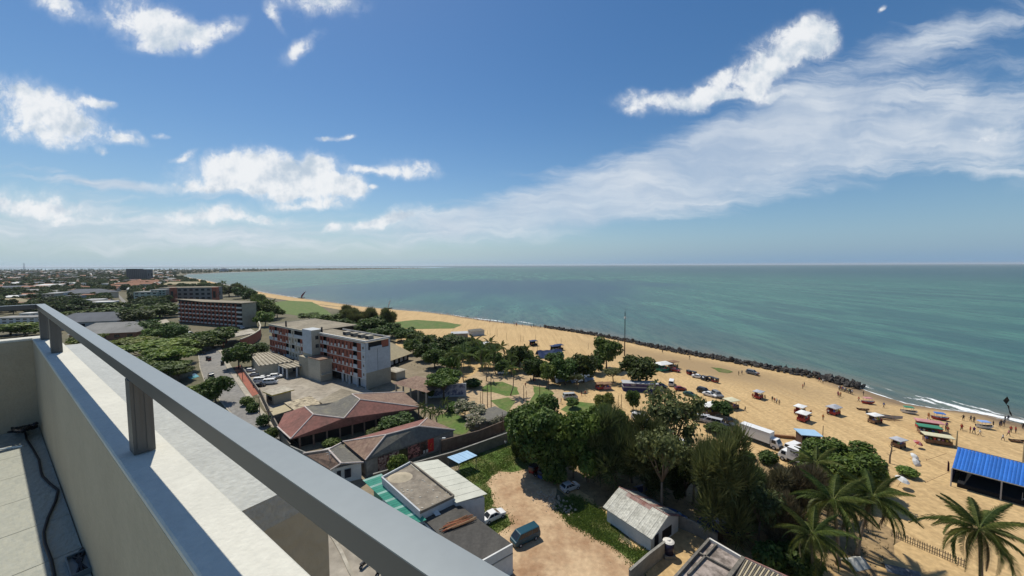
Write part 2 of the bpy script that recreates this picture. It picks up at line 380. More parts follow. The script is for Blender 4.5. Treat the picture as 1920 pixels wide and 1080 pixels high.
sea = link('sea', grid_mesh('sea', rows, sea_mat(), 'shore')); tag(sea, 'green blue sea with darker streaks stretching to the horizon', kind='structure')
# the lagoon far inland, a pale band under the horizon on the left
lag = MB(); lag.quad((-9000,4600,0.9),(-3300,4600,0.9),(-4200,7400,0.9),(-12000,7400,0.9))
lago = lag.build('lagoon', M('lagoon_water',(.12,.2,.24),rough=.15,spec=.5,scale=.002)); tag(lago,'pale lagoon lying beyond the far flat land',kind='structure')

# ---- land sheets
m_ground = M('town_ground',(.085,.085,.045),var=.4,scale=.03,col2=(.16,.135,.085),fine=.5,bump=.3,bscale=2)
rows = []
Yg = [-200,-60,0,40,80,120,160,200,260,340,450,600,800,1100,1500,2000,2600,3300,4200,5200,6000,6600]
for y in Yg:
    x1 = coast(y) - 46; x0 = -1.9*max(y,0) - 400
    rows.append([(x0+(x1-x0)*k/24, y, -0.03) for k in range(25)])
ground = link('ground', grid_mesh('ground', rows, m_ground)); tag(ground,'flat town ground of soil and scrub',kind='structure')
def sand_mat():
    m = M('beach_sand',(.53,.372,.185),rough=.95,var=.1,scale=.05,col2=(.455,.315,.155),fine=1.3,bump=.6,bscale=1.1,thresh=(.36,.72))
    nt = m.node_tree; n = nt.nodes; l = nt.links; b = n['Principled BSDF']
    src = b.inputs['Base Color'].links[0].from_socket
    at = n.new('ShaderNodeAttribute'); at.attribute_name = 'shore'
    tn = n.new('ShaderNodeTexNoise'); tn.inputs['Scale'].default_value = .09; tn.inputs['Detail'].default_value = 5
    tc = n.new('ShaderNodeTexCoord'); l.new(tc.outputs['Object'], tn.inputs['Vector'])
    ad = n.new('ShaderNodeMath'); ad.operation='MULTIPLY_ADD'; l.new(tn.outputs['Fac'], ad.inputs[0]); ad.inputs[1].default_value = 10; l.new(at.outputs['Fac'], ad.inputs[2])
    mr = n.new('ShaderNodeMapRange'); l.new(ad.outputs[0], mr.inputs[0]); mr.inputs[1].default_value = 17; mr.inputs[2].default_value = 9
    mx = n.new('ShaderNodeMix'); mx.data_type='RGBA'; l.new(mr.outputs[0], mx.inputs[0]); l.new(src, mx.inputs[6]); mx.inputs[7].default_value = (.19,.135,.085,1)
    # tyre tracks and trampled paths running along the beach
    mp = n.new('ShaderNodeMapping'); l.new(tc.outputs['Object'], mp.inputs[0]); mp.inputs[2].default_value=(0,0,R(40)); mp.inputs[3].default_value=(.5,.03,1)
    t2 = n.new('ShaderNodeTexNoise'); l.new(mp.outputs[0], t2.inputs['Vector']); t2.inputs['Scale'].default_value=1.; t2.inputs['Detail'].default_value=6; t2.inputs['Roughness'].default_value=.7
    m3 = n.new('ShaderNodeMapRange'); l.new(t2.outputs['Fac'], m3.inputs[0]); m3.inputs[1].default_value=.46; m3.inputs[2].default_value=.74; m3.inputs[4].default_value=.85
    mx2 = n.new('ShaderNodeMix'); mx2.data_type='RGBA'; l.new(m3.outputs[0], mx2.inputs[0]); l.new(mx.outputs[2], mx2.inputs[6]); mx2.inputs[7].default_value=(.33,.215,.10,1)
    # damp brown sand behind the sea wall
    dm = flat(1300,683); m5 = n.new('ShaderNodeMapping'); m5.vector_type='TEXTURE'; l.new(tc.outputs['Object'], m5.inputs[0]); m5.inputs[1].default_value=(dm.x,dm.y,0); m5.inputs[2].default_value=(0,0,R(-53)); m5.inputs[3].default_value=(62,17,1)
    ln = n.new('ShaderNodeVectorMath'); ln.operation='LENGTH'; l.new(m5.outputs[0], ln.inputs[0])
    a5 = n.new('ShaderNodeMath'); a5.operation='MULTIPLY_ADD'; l.new(t2.outputs['Fac'], a5.inputs[0]); a5.inputs[1].default_value=1.2; l.new(ln.outputs['Value'], a5.inputs[2])
    r5 = n.new('ShaderNodeMapRange'); l.new(a5.outputs[0], r5.inputs[0]); r5.inputs[1].default_value=1.75; r5.inputs[2].default_value=1.0; r5.inputs[4].default_value=.75
    mx3 = n.new('ShaderNodeMix'); mx3.data_type='RGBA'; l.new(r5.outputs[0], mx3.inputs[0]); l.new(mx2.outputs[2], mx3.inputs[6]); mx3.inputs[7].default_value=(.27,.19,.105,1)
    l.new(mx3.outputs[2], b.inputs['Base Color'])
    return m
_inl_px = [(1290,1120),(1215,1085),(1175,1000),(1060,930),(1000,880),(960,845),(915,800),(860,775),(800,735),(752,700),(742,660),(742,630),(730,605),(690,590),(600,574),(560,566),(510,556),(430,538),(380,527)]
_inl = sorted([(p.y,p.x) for p in (flat(*q) for q in _inl_px)])
rows = []
for y in Ys:
    if y > 1500: break
    cx = coast(y); xi = min(lerp_list(_inl, y), cx-44)
    ds = [-60,-30,-12,-5,0,3,6,10,15,22,30,40] + [40+(cx-xi-40)*t for t in (.2,.4,.6,.8,1)]
    rows.append([(cx-d, y, gz(cx-d,y), d) for d in ds])
beach = link('beach', grid_mesh('beach', rows, sand_mat(), 'shore')); tag(beach,'wide golden sand beach curving away along the sea',kind='structure')

def ragged(pts, amp, step, seed=0):
    """closed outline subdivided and roughened"""
    out = []; n = len(pts)
    for i in range(n):
        a, b = pts[i], pts[(i+1)%n]; k = max(1, int((b-a).length/step))
        for j in range(k):
            p = a.lerp(b, j/k)
            q = mnoise.noise_vector(Vector((p.x*.35+seed, p.y*.35, seed)))+.5*mnoise.noise_vector(Vector((p.x*1.1, p.y*1.1+seed, seed)))
            out.append(Vector((p.x+q.x*amp, p.y+q.y*amp)))
    return out
POLYS = {}
def sheet(name, px, z, mat, label, amp=0.0, step=2.0, kind='structure', seed=0):
    pts = [flat(*q).to_2d() for q in px]
    if amp: pts = ragged(pts, amp, step, seed)
    me = bpy.data.meshes.new(name); bm = bmesh.new()
    f = bm.faces.new([bm.verts.new((p.x,p.y,z)) for p in pts]); f.normal_update()
    if f.normal.z < 0: f.normal_flip()
    bmesh.ops.triangulate(bm, faces=bm.faces[:]); bm.to_mesh(me); bm.free(); me.materials.append(mat)
    o = link(name, me); tag(o, label, kind=kind); POLYS[name if name not in POLYS else o.name] = [tuple(p) for p in pts]; o['outline_n'] = len(pts)
    return o
m_dirt = M('red_brown_dirt',(.50,.36,.22),var=.2,scale=.16,col2=(.30,.18,.10),fine=1.4,fa=.17,bump=.35,bscale=1.2,thresh=(.40,.64))
m_dirt2 = M('grey_brown_earth',(.27,.22,.15),var=.3,scale=.15,col2=(.16,.13,.08),fine=1.2,bump=.4,bscale=2)
m_lawn = M('lawn_green',(.075,.135,.025),var=.3,scale=.25,col2=(.15,.155,.055),fine=1.1,thresh=(.4,.7),bump=.3,bscale=3)
m_lawn2 = M('rough_green',(.075,.125,.022),var=.35,scale=.22,col2=(.17,.14,.06),fine=1.0,bump=.5,bscale=3,thresh=(.42,.66))
m_asph = M('asphalt',(.17,.165,.155),var=.2,scale=.12,col2=(.25,.235,.21),fine=.9,bump=.1)
m_conc_yard = M('concrete_yard',(.36,.32,.26),var=.2,scale=.16,col2=(.24,.21,.165),fine=.6,bump=.1)
m_pave = M('pavement_pale',(.42,.38,.31),var=.2,scale=.3,col2=(.29,.26,.2),fine=1)
m_redpave = M('red_paving',(.33,.115,.075),var=.2,scale=.3,col2=(.25,.09,.06),fine=1.5)
Zs = 0.03
sheet('dirt_lot',[(880,1130),(930,1000),(905,940),(900,900),(915,880),(965,868),(1005,872),(1040,905),(1045,940),(1110,985),(1175,1020),(1215,1052),(1205,1085),(1180,1130)],Zs,m_dirt,'bare red brown dirt lot',1.2,2.2)
sheet('rough_grass',[(855,868),(880,852),(960,820),(988,840),(1000,874),(965,884),(935,880),(920,905),(935,950),(955,985),(925,1000),(880,960)],Zs+.006,m_lawn2,'rough green grass beside the boundary wall',1.3,1.6,seed=3)
sheet('rough_grass',[(1035,950),(1062,928),(1100,940),(1150,975),(1150,1000),(1180,1030),(1225,1045),(1205,1068),(1172,1045),(1130,1018),(1085,992),(1058,978)],Zs+.006,m_lawn2,'rough green grass in front of the white shed',1.2,1.5,seed=5)
sheet('lawn',[(812,782),(850,770),(885,800),(870,816),(838,812)],Zs,m_lawn,'bright green lawn behind the mural building',.5,2,seed=9)
sheet('lawn',[(902,727),(922,716),(942,716),(970,727),(973,740),(950,743),(922,735),(905,736)],Zs,m_lawn,'curved lawn round the palm in the sandy park',.4,2,seed=11)
sheet('lawn',[(920,751),(952,745),(966,752),(952,772),(937,765)],Zs,m_lawn,'small lawn with rounded corner on the park path',.4,2,seed=12)
sheet('lawn',[(985,768),(1002,738),(998,723),(1025,727),(1040,738),(1020,752),(1005,772)],Zs,m_lawn,'leaf shaped lawn near the silver van',.4,2,seed=13)
sheet('lawn',[(1050,768),(1080,752),(1115,757),(1125,768),(1085,782)],Zs,m_lawn,'lawn strip beside the yellow green bush',.4,2,seed=14)
sheet('lawn',[(1306,762),(1320,754),(1328,776),(1312,780)],Zs,m_lawn,'small grass patch beside parked vehicles',.5,2,seed=15)
sheet('lawn',[(514,567),(540,563.5),(585,566),(605,576),(622,590),(560,592),(520,586)],Zs,m_lawn,'large green hotel lawn against the far beach',.8,4,seed=16)
sheet('lawn',[(738,604),(780,599.5),(830,603),(866,609),(850,616),(790,617),(752,615)],Zs,m_lawn,'green lawn at the edge of the middle beach',.8,4,seed=17)
sheet('lawn',[(274,598),(302,590),(306,596),(284,606)],Zs,m_lawn,'small bright lawn beside the far road',.5,4,seed=18)
sheet('weed_patch',[(1335,689),(1352,690),(1376,697),(1364,700),(1348,697)],.012,m_lawn2,'low green weeds growing on open sand',.8,2,seed=19)
sheet('hotel_yard',[(462,700),(505,672),(600,690),(700,735),(655,772),(560,756),(520,790),(498,770)],Zs,m_conc_yard,'pale concrete yard in front of the hotel')
sheet('hotel_ground',[(640,770),(700,728),(745,700),(760,650),(800,660),(860,700),(860,775),(840,812),(800,790),(770,760)],Zs-.01,m_dirt2,'grey brown earth behind the red roofs')
sheet('park_sand',[(868,778),(862,720),(905,690),(960,700),(1010,700),(1060,735),(1040,775),(985,800),(940,798)],Zs-.012,M('park_path',(.44,.33,.20),var=.2,scale=.15,col2=(.36,.26,.15),fine=1),'pale trodden park path')
sheet('road',[(372,665),(405,653),(413,662),(425,690),(445,720),(475,765),(530,825),(480,840),(455,800),(420,760),(385,720),(375,690)],Zs,m_asph,'narrow asphalt road passing the hotel',.2,4)
sheet('road',[(204,622),(216,600),(222,582),(229,566),(219,553),(223,552),(237,566),(241,580),(239,600),(240,623)],Zs,m_asph,'far stretch of road between trees and roofs',.3,6)
sheet('pavement',[(405,652.5),(413,650),(432,684),(452,715),(492,770),(548,830),(530,825),(475,765),(445,720),(425,690),(413,662)],Zs+.12,m_pave,'pale raised pavement along the road')
sheet('red_pavement',[(439,689),(451,685),(470,710),(487,738),(473,743),(455,716)],Zs+.02,m_redpave,'brick red paved strip by the hotel wall')
sheet('lane',[(560,900),(575,1300),(900,1300),(820,1160),(720,1050),(640,960)],Zs,m_conc_yard,'concrete lane below the tower')
sheet('yard_earth',[(760,1100),(640,930),(560,850),(520,800),(600,830),(700,900),(760,880),(860,850),(900,870),(900,1000),(960,1130)],Zs-.006,m_dirt2,'earth yard round the low buildings')
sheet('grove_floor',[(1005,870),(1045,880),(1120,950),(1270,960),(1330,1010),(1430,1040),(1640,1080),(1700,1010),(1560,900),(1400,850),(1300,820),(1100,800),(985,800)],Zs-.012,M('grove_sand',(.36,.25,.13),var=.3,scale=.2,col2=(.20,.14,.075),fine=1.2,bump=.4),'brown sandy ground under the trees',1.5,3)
# gutter and kerb in the lane, pale line
def ribbon_box(name, px, w, h, mat, z0=0.0):
    mb = MB(); P = [flat(*q) for q in px]
    for a, b in zip(P, P[1:]):
        d = (b-a).to_2d().normalized(); nrm = Vector((-d.y, d.x))*w/2
        mb.prism([tuple(a.to_2d()+nrm), tuple(b.to_2d()+nrm), tuple(b.to_2d()-nrm), tuple(a.to_2d()-nrm)], z0, z0+h)
    return mb.build(name, mat)
k = ribbon_box('kerb',[(608,985),(628,1015),(641,1038),(655,1070),(690,1130)],.45,.18,m_pave); tag(k,'pale concrete kerb running down the lane',kind='structure')
k = ribbon_box('kerb',[(372,664),(375,690),(385,720),(420,760),(455,800),(480,838)],.3,.15,m_pave); tag(k,'kerb on the near side of the hotel road',kind='structure')

# ---- surf
def foam_mat():
    m = bpy.data.materials.new('surf_foam'); m.use_nodes = True; nt = m.node_tree; n = nt.nodes; l = nt.links
    b = n['Principled BSDF']; b.inputs['Base Color'].default_value = (.82,.84,.84,1); b.inputs['Roughness'].default_value = .8
    tc = n.new('ShaderNodeTexCoord'); mp = n.new('ShaderNodeMapping'); l.new(tc.outputs['Object'], mp.inputs[0]); mp.inputs[2].default_value=(0,0,R(37)); mp.inputs[3].default_value=(.9,.28,1)
    t = n.new('ShaderNodeTexNoise'); l.new(mp.outputs[0], t.inputs['Vector']); t.inputs['Scale'].default_value=1.; t.inputs['Detail'].default_value=8; t.inputs['Roughness'].default_value=.72
    at = n.new('ShaderNodeAttribute'); at.attribute_name='edge'
    ad = n.new('ShaderNodeMath'); ad.operation='MULTIPLY_ADD'; l.new(t.outputs['Fac'], ad.inputs[0]); ad.inputs[1].default_value = 2.2; l.new(at.outputs['Fac'], ad.inputs[2])
    mr = n.new('ShaderNodeMapRange'); l.new(ad.outputs[0], mr.inputs[0]); mr.inputs[1].default_value=1.18; mr.inputs[2].default_value=1.5
    tr = n.new('ShaderNodeBsdfTransparent'); mx = n.new('ShaderNodeMixShader'); l.new(mr.outputs[0], mx.inputs[0]); l.new(tr.outputs[0], mx.inputs[1]); l.new(b.outputs[0], mx.inputs[2])
    l.new(mx.outputs[0], n['Material Output'].inputs[0]); return m
foam_rows_v = []; foam_f = []; foam_e = []
def foam(px, w0, w1=None, gain=.22, z=.05):
    w1 = w0 if w1 is None else w1
    P = [flat(x, y, SEA_Z) for x, y in px]; Q = []
    for a, b in zip(P, P[1:]):
        k = max(2, int((b-a).length/1.5)); Q += [a.lerp(b, j/k) for j in range(k)]
    Q.append(P[-1]); n = len(Q)
    for i, p in enumerate(Q):
        d = (Q[min(i+1,n-1)]-Q[max(i-1,0)]).normalized(); nr = Vector((-d.y, d.x, 0))
        t = i/(n-1); w = (w0+(w1-w0)*t)*(.7+.6*mnoise.noise(Vector((p.x*.12,p.y*.12,3))))
        wob = nr*1.2*mnoise.noise(Vector((p.x*.08,p.y*.08,7)))*(1 if w > 1 else .3)
        end = min(1, i/3, (n-1-i)/3)
        for k in (-1,-.5,0,.5,1):
            q = p + wob + nr*w*k; foam_rows_v.append((q.x,q.y,max(SEA_Z, gz(q.x,q.y)) + z)); foam_e.append(gain*1.6 + .05 - .55*abs(k)**1.3 - .4*(1-end))
    b = len(foam_rows_v) - n*5
    foam_f.extend([(b+i*5+j, b+i*5+j+1, b+(i+1)*5+j+1, b+(i+1)*5+j) for i in range(n-1) for j in range(4)])
foam([(1672,748),(1700,757),(1735,763)],1.4,1.8,.34)
foam([(1690,745),(1730,749),(1775,764)],2.0,2.4,.24)
foam([(1716,742),(1745,748),(1775,757),(1810,768),(1850,777),(1930,793),(2000,805)],1.8,4.6,.34)
foam([(1770,748),(1820,762),(1870,776),(1930,788)],2.6,3.4,.20)
foam([(1598,721.5),(1625,733),(1650,741),(1700,757.5),(1760,767),(1800,771),(1850,777),(1925,799)],.9,1.2,.26)
foam([(1590,712),(1612,722),(1640,730)],3.0,2.2,.26)
foam([(1608,720),(1630,723)],1.6,1.8,.34)
foam([(884,596),(905,598.5),(925,600.5),(946,603.5)],1.8,2.2,.3); foam([(963,601.5),(985,604.5),(1003,608)],1.8,2.,.25); foam([(846,590),(872,594.2)],1.4,1.4,.25)
foam([(1740,760),(1790,768),(1840,778),(1900,793)],1.4,1.8,.16)
foam([(1640,722),(1680,735),(1720,745)],1.2,1.5,.1)
foam([(1035,611.5),(1070,617)],.8,.8,.2); foam([(1090,620),(1130,627)],.7,.7,.15); foam([(1185,638),(1230,646.5)],.8,.6,.2); foam([(1383,674),(1412,680.5),(1440,686)],1.0,.8,.25); foam([(1280,656),(1330,665)],.6,.6,.15)
foam([(560,558.6),(620,566.6),(680,575.2),(740,580.8),(800,585.2),(850,591.3),(900,599.3),(960,607.3),(1015,613.2)],.9,.7,.22)
foam([(760,582),(800,584.4),(845,589.6)],.9,.9,.15)
foam([(345,519),(380,525),(430,535.4),(500,549.2),(560,558.7)],2.5,1.2,.3)
me = bpy.data.meshes.new('surf'); me.from_pydata(foam_rows_v, [], foam_f); me.materials.append(foam_mat())
a = me.attributes.new('edge','FLOAT','POINT'); a.data.foreach_set('value', foam_e); me.update()
surf = link('surf', me); tag(surf,'white broken surf along the waterline',kind='stuff')
# ------------------------------------------------------------------ the balcony we stand on
# local frame: x runs along the railing away from us, y points back into the balcony, z up
BAL_RZ = math.atan2(0.5767, -0.817)
FLOOR = EYE - 1.907; CAP = EYE - 0.84
AEND = 7.15
m_plaster = M('beige_plaster',(.46,.39,.275),var=.12,scale=1.2,col2=(.39,.325,.23),fine=22,fa=.05,bump=.12,bscale=40,thresh=(.35,.7))
m_cap = M('parapet_concrete',(.60,.585,.51),var=.12,scale=2.2,col2=(.50,.49,.43),fine=30,fa=.06,bump=.15,bscale=60,thresh=(.4,.75))
m_slab = M('weathered_slab',(.44,.45,.42),var=.2,scale=1.4,col2=(.37,.38,.36),fine=18,fa=.12,bump=.3,bscale=20)
m_tile = M('floor_tile',(.36,.36,.30),rough=.55,var=.2,scale=4.5,col2=(.30,.31,.27),fine=26,fa=.1,bump=.25,bscale=14,stretch=(1,1.8,1))
m_rail = M('satin_grey_sky_sheen',(.225,.25,.258),rough=.42,var=.03,scale=.8,spec=.4,metal=.35,fine=40,fa=.03)
m_post = M('dark_bronze_metal',(.115,.108,.098),rough=.42,var=.12,scale=2,spec=.4,metal=.2)
m_wallext = M('tower_render',(.42,.38,.29),var=.12,scale=.5,fine=8,fa=.1,bump=.2,bscale=12)
m_black = M('black_rubber',(.012,.013,.018),rough=.5,var=.2)
def bal(name, label, cat, a=0, b=0, z=FLOOR, group=None):
    c, s = math.cos(BAL_RZ), math.sin(BAL_RZ)
    return thing(name, label, cat, (a*c-b*s, a*s+b*c, z), BAL_RZ, group)
# floor with tiles
fl = link('balcony_floor', MB().box(-3.4, AEND, -.296, 4.2, FLOOR-.2, FLOOR-.016).mesh('balcony_floor', m_slab)); fl.rotation_euler.z = BAL_RZ
tag(fl, 'tiled balcony floor, half in sun', kind='structure')
TS = .6; tm = {}
for i in range(18):
    for j in range(8):
        x0 = -3.4+i*TS; y0 = -.292+j*TS; x1 = min(x0+TS, AEND)-.006; y1 = min(y0+TS, 4.2)-.006
        if x1-x0 < .05 or y1-y0 < .05: continue
        key = (round(x1-x0,3), round(y1-y0,3))
        if key not in tm: tm[key] = MB().box(0, x1-x0, 0, y1-y0, -.014, 0).mesh('tile', m_tile)
        o = link('tile', tm[key], fl); o.location = (x0, y0, FLOOR + random.uniform(-.0008,.0008))
# parapet walls: plaster body, concrete capping
pw = bal('parapet_wall','beige plastered balcony parapet with pale concrete top, under the long handrail','wall')
h = CAP-FLOOR
MB().box(-3.4, AEND+.001, -.470, -.298, -.2, h-.03).build('wall_body', m_plaster, pw)
MB().box(-3.4, AEND-.003, -.474, -.2965, h-.029, h).build('coping', m_cap, pw, bevel=.006)
pw2 = bal('parapet_wall','shaded beige end wall of the balcony closing it off at its far corner','wall')
MB().box(AEND+.003, AEND+.17, -.470, 4.2, -.2, h-.03).build('wall_body', m_plaster, pw2)
MB().box(AEND, AEND+.174, -.474, 4.2, h-.0285, h+.001).build('coping', m_cap, pw2, bevel=.006)
# railing
RT = EYE-.447-FLOOR; RB = EYE-.502-FLOOR
rl = bal('balcony_railing','long grey metal handrail on short dark posts along the parapet','railing')
mats = [m_rail, m_post]
def railbar(x0,x1,y0,y1):
    mb = MB(); mb.box(x0,x1,y0,y1,RB,RT-.003,1); mb.box(x0,x1,y0,y1,RT-.0028,RT,0); return mb  # sky reflection painted in: top skin paler and bluer than the sides
railbar(-3.4, 5.63, -.4155, -.348).build('handrail', mats, rl)
railbar(5.634, 7.245, -.4155, -.348).build('handrail', mats, rl)
railbar(7.18, 7.245, -.3465, 4.2).build('handrail', mats, rl)
def post(x, y, w=.072, d=.085):
    mb = MB(); mb.box(x-d/2, x+d/2, y-w/2, y+w/2, h+.004, RB-.001)
    mb.box(x-d/2-.004, x-d/2+.001, y-w*.33, y-w*.12, h+.02, RB-.01); mb.box(x-d/2-.004, x-d/2+.001, y+w*.12, y+w*.33, h+.02, RB-.01)
    return mb.build('post', m_post, rl)
for x in (-1.3, 2.34, 5.75, 6.9): post(x, -.381)
for y in (1.0, 3.2): post(7.21, y, .085, .06)
# cable, power brick, edge strip
cab_px = [(-20,812),(30,809),(47,810),(50,824),(62,842),(73,862),(77,884),(80,893),(94,907),(109,919),(104,940),(90,970),(82,998),(84,1018),(96,1050),(103,1085),(112,1120)]
def on_floor(px, py, dz): return flat(px, py, FLOOR+dz)
mb = MB(); mb.tube([on_floor(x,y,.012) for x,y in cab_px], .009, 6, 0)
cb = mb.build('cable', m_black, smooth=True); tag(cb,'thin black cable wandering over the balcony tiles','cable')
mb = MB()
for k in range(7):
    pts = []
    for i in range(9):
        t = i/8; pts.append(on_floor(24+44*t+3*math.sin(k*2+t*5), 806-10*t*t+4*math.sin(k+t*7), .012+.02*k+.05*t))
    mb.tube(pts, .012, 5)
cl = mb.build('cable_bundle', m_black, smooth=True); tag(cl,'tangled black cable bundle heaped in the far balcony corner','cable')
p = on_floor(150,1062,0); pb = thing('metal_tray','flat grey box with black cable lying at the foot of the parapet','box',p,BAL_RZ)
mb = MB(); mb.box(-.13,.13,-.05,.05,0,.012); mb.box(-.13,.13,-.05,-.044,.012,.035); mb.box(-.13,.13,.044,.05,.012,.035); mb.box(-.13,-.124,-.044,.044,.012,.035); mb.box(.124,.13,-.044,.044,.012,.035)
mb.build('tray', M('tray_grey',(.14,.17,.18),rough=.35,spec=.5), pb)
mb = MB()
for k in range(3): mb.tube([(-.1,-.02+.02*k,.02),(0,.01-.01*k,.045),(.1,-.025+.02*k,.022),(.19,-.03,.015)], .007, 5)
mb.build('cord', m_black, pb)
mb = MB(); a, b = on_floor(-60,851,.004), on_floor(43,836.5,.004); mb.tube([a, a.lerp(b,.5), b], .012, 6)
st = mb.build('edge_strip', M('white_strip',(.72,.72,.66))); tag(st,'thin white strip lying across the tiles by the end wall','strip')
# the tower below and the ledge outside
tb = bal('tower_building','rendered tower carrying the balcony, with a pale flat ledge outside the parapet','building',z=0)
LZ = EYE-1.9
MB().box(-3.4, 12, -.468, 4.2, 0, FLOOR-.205).build('tower_wall', m_wallext, tb)
mb = MB(); mb.box(3.33, 14, -1.735, -.472, LZ-.25, LZ); mb.build('ledge', m_slab, tb)
MB().box(3.332, 14, -1.733, -.473, 0, LZ-.252).build('wing_wall', m_wallext, tb)
MB().box(3.326, 3.3295, -1.20, -1.195, LZ-1.0, LZ-.3).build('crack', m_black, tb)
# ------------------------------------------------------------------ buildings near the tower
m_white = M('white_wall',(.66,.66,.64),var=.12,scale=.25,col2=(.52,.52,.49),fine=2,fa=.12)
m_offw = M('cream_wall',(.50,.45,.35),var=.15,scale=.2,col2=(.40,.36,.28),fine=2,fa=.14)
m_bluew = M('pale_blue_white_wall',(.50,.525,.54),var=.1,scale=.25,col2=(.42,.44,.45),fine=1.5,fa=.1)
m_beige = M('beige_lower_wall',(.40,.36,.27),var=.15,scale=.25,col2=(.32,.28,.21),fine=2,fa=.12)
m_brick = M('red_panel',(.33,.105,.065),var=.25,scale=.5,col2=(.24,.085,.055),fine=3,fa=.18,isl=.18)
m_slabw = M('white_band',(.60,.575,.53),var=.12,scale=.6,fine=3,fa=.1)
m_flatroof = M('stained_flat_roof',(.30,.26,.19),var=.3,scale=.12,col2=(.17,.145,.105),fine=1.1,bump=.2)
m_flatroof2 = M('pale_flat_roof',(.46,.42,.34),var=.3,scale=.2,col2=(.25,.22,.17),fine=1.1,bump=.2)
m_dark = M('dark_eaves_shadow',(.022,.02,.018),var=.3)
m_glass = GLASS('window_glass')
m_black_tank = M('black_tank',(.018,.018,.022),rough=.45,var=.2)
m_redroof = M('weathered_red_roof',(.265,.115,.092),var=.3,scale=.3,col2=(.15,.078,.064),fine=1.6,fa=.25,bump=.35,bscale=5,stretch=(1,1,1))
m_greyroof = M('mossy_grey_roof',(.135,.128,.11),var=.3,scale=.35,col2=(.24,.22,.15),fine=1.8,fa=.25,bump=.3,bscale=5,thresh=(.5,.8))
m_brownroof = M('brown_roof',(.17,.105,.08),var=.3,scale=.4,col2=(.25,.175,.125),fine=1.6,fa=.25,bump=.3)
m_ridge = M('pale_ridge_mortar',(.58,.50,.45),var=.2,scale=.8,fine=3,fa=.15)
m_bitumen = M('black_roofing_felt',(.055,.052,.048),var=.3,scale=.35,col2=(.095,.09,.08),fine=2.5,fa=.2,bump=.2,stretch=(1,.25,1))
m_greywall = M('grey_stained_wall',(.30,.29,.26),var=.3,scale=.35,col2=(.16,.155,.135),fine=1.6,fa=.2)
m_darkwall = M('old_boundary_wall',(.13,.115,.095),var=.35,scale=.35,col2=(.22,.19,.15),fine=1.6,fa=.2,bump=.2)
m_zinc = M('pale_sheet_roof',(.53,.53,.45),rough=.6,var=.12,scale=.25,col2=(.44,.44,.37),fine=1.2,fa=.08)
m_bluetin = M('pale_blue_sheet',(.33,.50,.66),rough=.55,var=.12,scale=.5,col2=(.27,.43,.60))
m_green = M('green_sheet',(.035,.21,.15),rough=.5,var=.2,scale=.6,col2=(.05,.26,.19),fine=2,fa=.1)
m_asb = M('weathered_white_sheet',(.52,.51,.45),rough=.85,var=.2,scale=.5,col2=(.30,.29,.25),fine=3.0,fa=.3,thresh=(.42,.7))
m_rust = M('rusty_sheet',(.23,.075,.055),rough=.85,var=.3,scale=.8,col2=(.36,.30,.27),fine=3)
m_timber = M('brown_timber',(.20,.10,.05),var=.35,scale=1.5,col2=(.30,.16,.08),fine=5)
m_tan = M('tan_roof',(.42,.36,.22),var=.15,scale=.4,col2=(.34,.28,.18),fine=2,fa=.12)
m_door = M('dark_door',(.03,.032,.04),var=.2)

def window(par, x, z, w, hh, y, sgn=1, sill=True, frame=m_slabw, axis='y', pane=m_glass):
    """recess frame (part) with pane and sill (sub-parts) on a wall plane"""
    mb = MB(); t = .06; d0, d1 = (y, y+.05*sgn) if sgn > 0 else (y+.05*sgn, y)
    def bx(m, u0,u1,v0,v1,e0,e1):
        if axis == 'y': m.box(u0,u1,e0,e1,v0,v1)
        else: m.box(e0,e1,u0,u1,v0,v1)
    bx(mb, x-w/2-t, x-w/2, z, z+hh, d0, d1); bx(mb, x+w/2, x+w/2+t, z, z+hh, d0, d1); bx(mb, x-w/2-t, x+w/2+t, z+hh, z+hh+t, d0, d1); bx(mb, x-.02, x+.02, z, z+hh, d0, d1)
    f = mb.build('window', frame, par)
    mb = MB(); e0, e1 = sorted((y+.004*sgn, y+.02*sgn)); bx(mb, x-w/2, x+w/2, z, z+hh, e0, e1); mb.build('pane', pane, f)
    if sill:
        mb = MB(); e0, e1 = sorted((y+.002*sgn, y+.16*sgn)); bx(mb, x-w/2-.1, x+w/2+.1, z-.10, z-.002, e0, e1); mb.build('sill', frame, f)
    return f

# ---- the four-storey hotel
HO0 = flat(687.5, 721); HO = flat(687.5, 730); HRZ = math.atan2(.567, -.825)
hot = thing('hotel_building','long four storey hotel of red panels and white sills, with a white stair tower','building',HO,HRZ)
HL = 71.6; GF = 3.4; FH = 3.06; HT = GF+4*FH+1.05
mb = MB(); mb.box(.0, HL, -9.8, -1.3, 0, HT-.95); mb.box(40, HL, -21, -9.8, 0, HT-.95)
mb.build('core', m_dark, hot)
# end face in two tones of paint and its recess at the top floor
mb = MB(); mb.box(-.25, .0, -9.8, -.002, 0, 5.6); mb.build('end_wall', m_beige, hot)
mb = MB(); mb.box(-.25, .0, -9.8, -4.55, 5.603, HT-3.4); mb.box(-.25, .0, -4.4, -.002, 5.603, HT-3.4); mb.box(-.25,0,-.9,-.002,HT-3.398,HT-.8); mb.box(-.25,0,-9.8,-9.2,HT-3.398,HT-.8); mb.build('end_wall', m_bluew, hot)
mb = MB(); mb.box(-.10, -.02, -9.2, -6.3, HT-3.2, HT-1.0); o = mb.build('end_panel', m_brick, hot)
mb = MB(); mb.box(-.45, -.02, -6.2, -1.6, HT-3.35, HT-2.5); mb.build('end_balcony', m_bluew, hot)
MB().box(-.12,.0,-4.55,-4.4,0,HT-3.4).build('downpipe', m_door, hot)
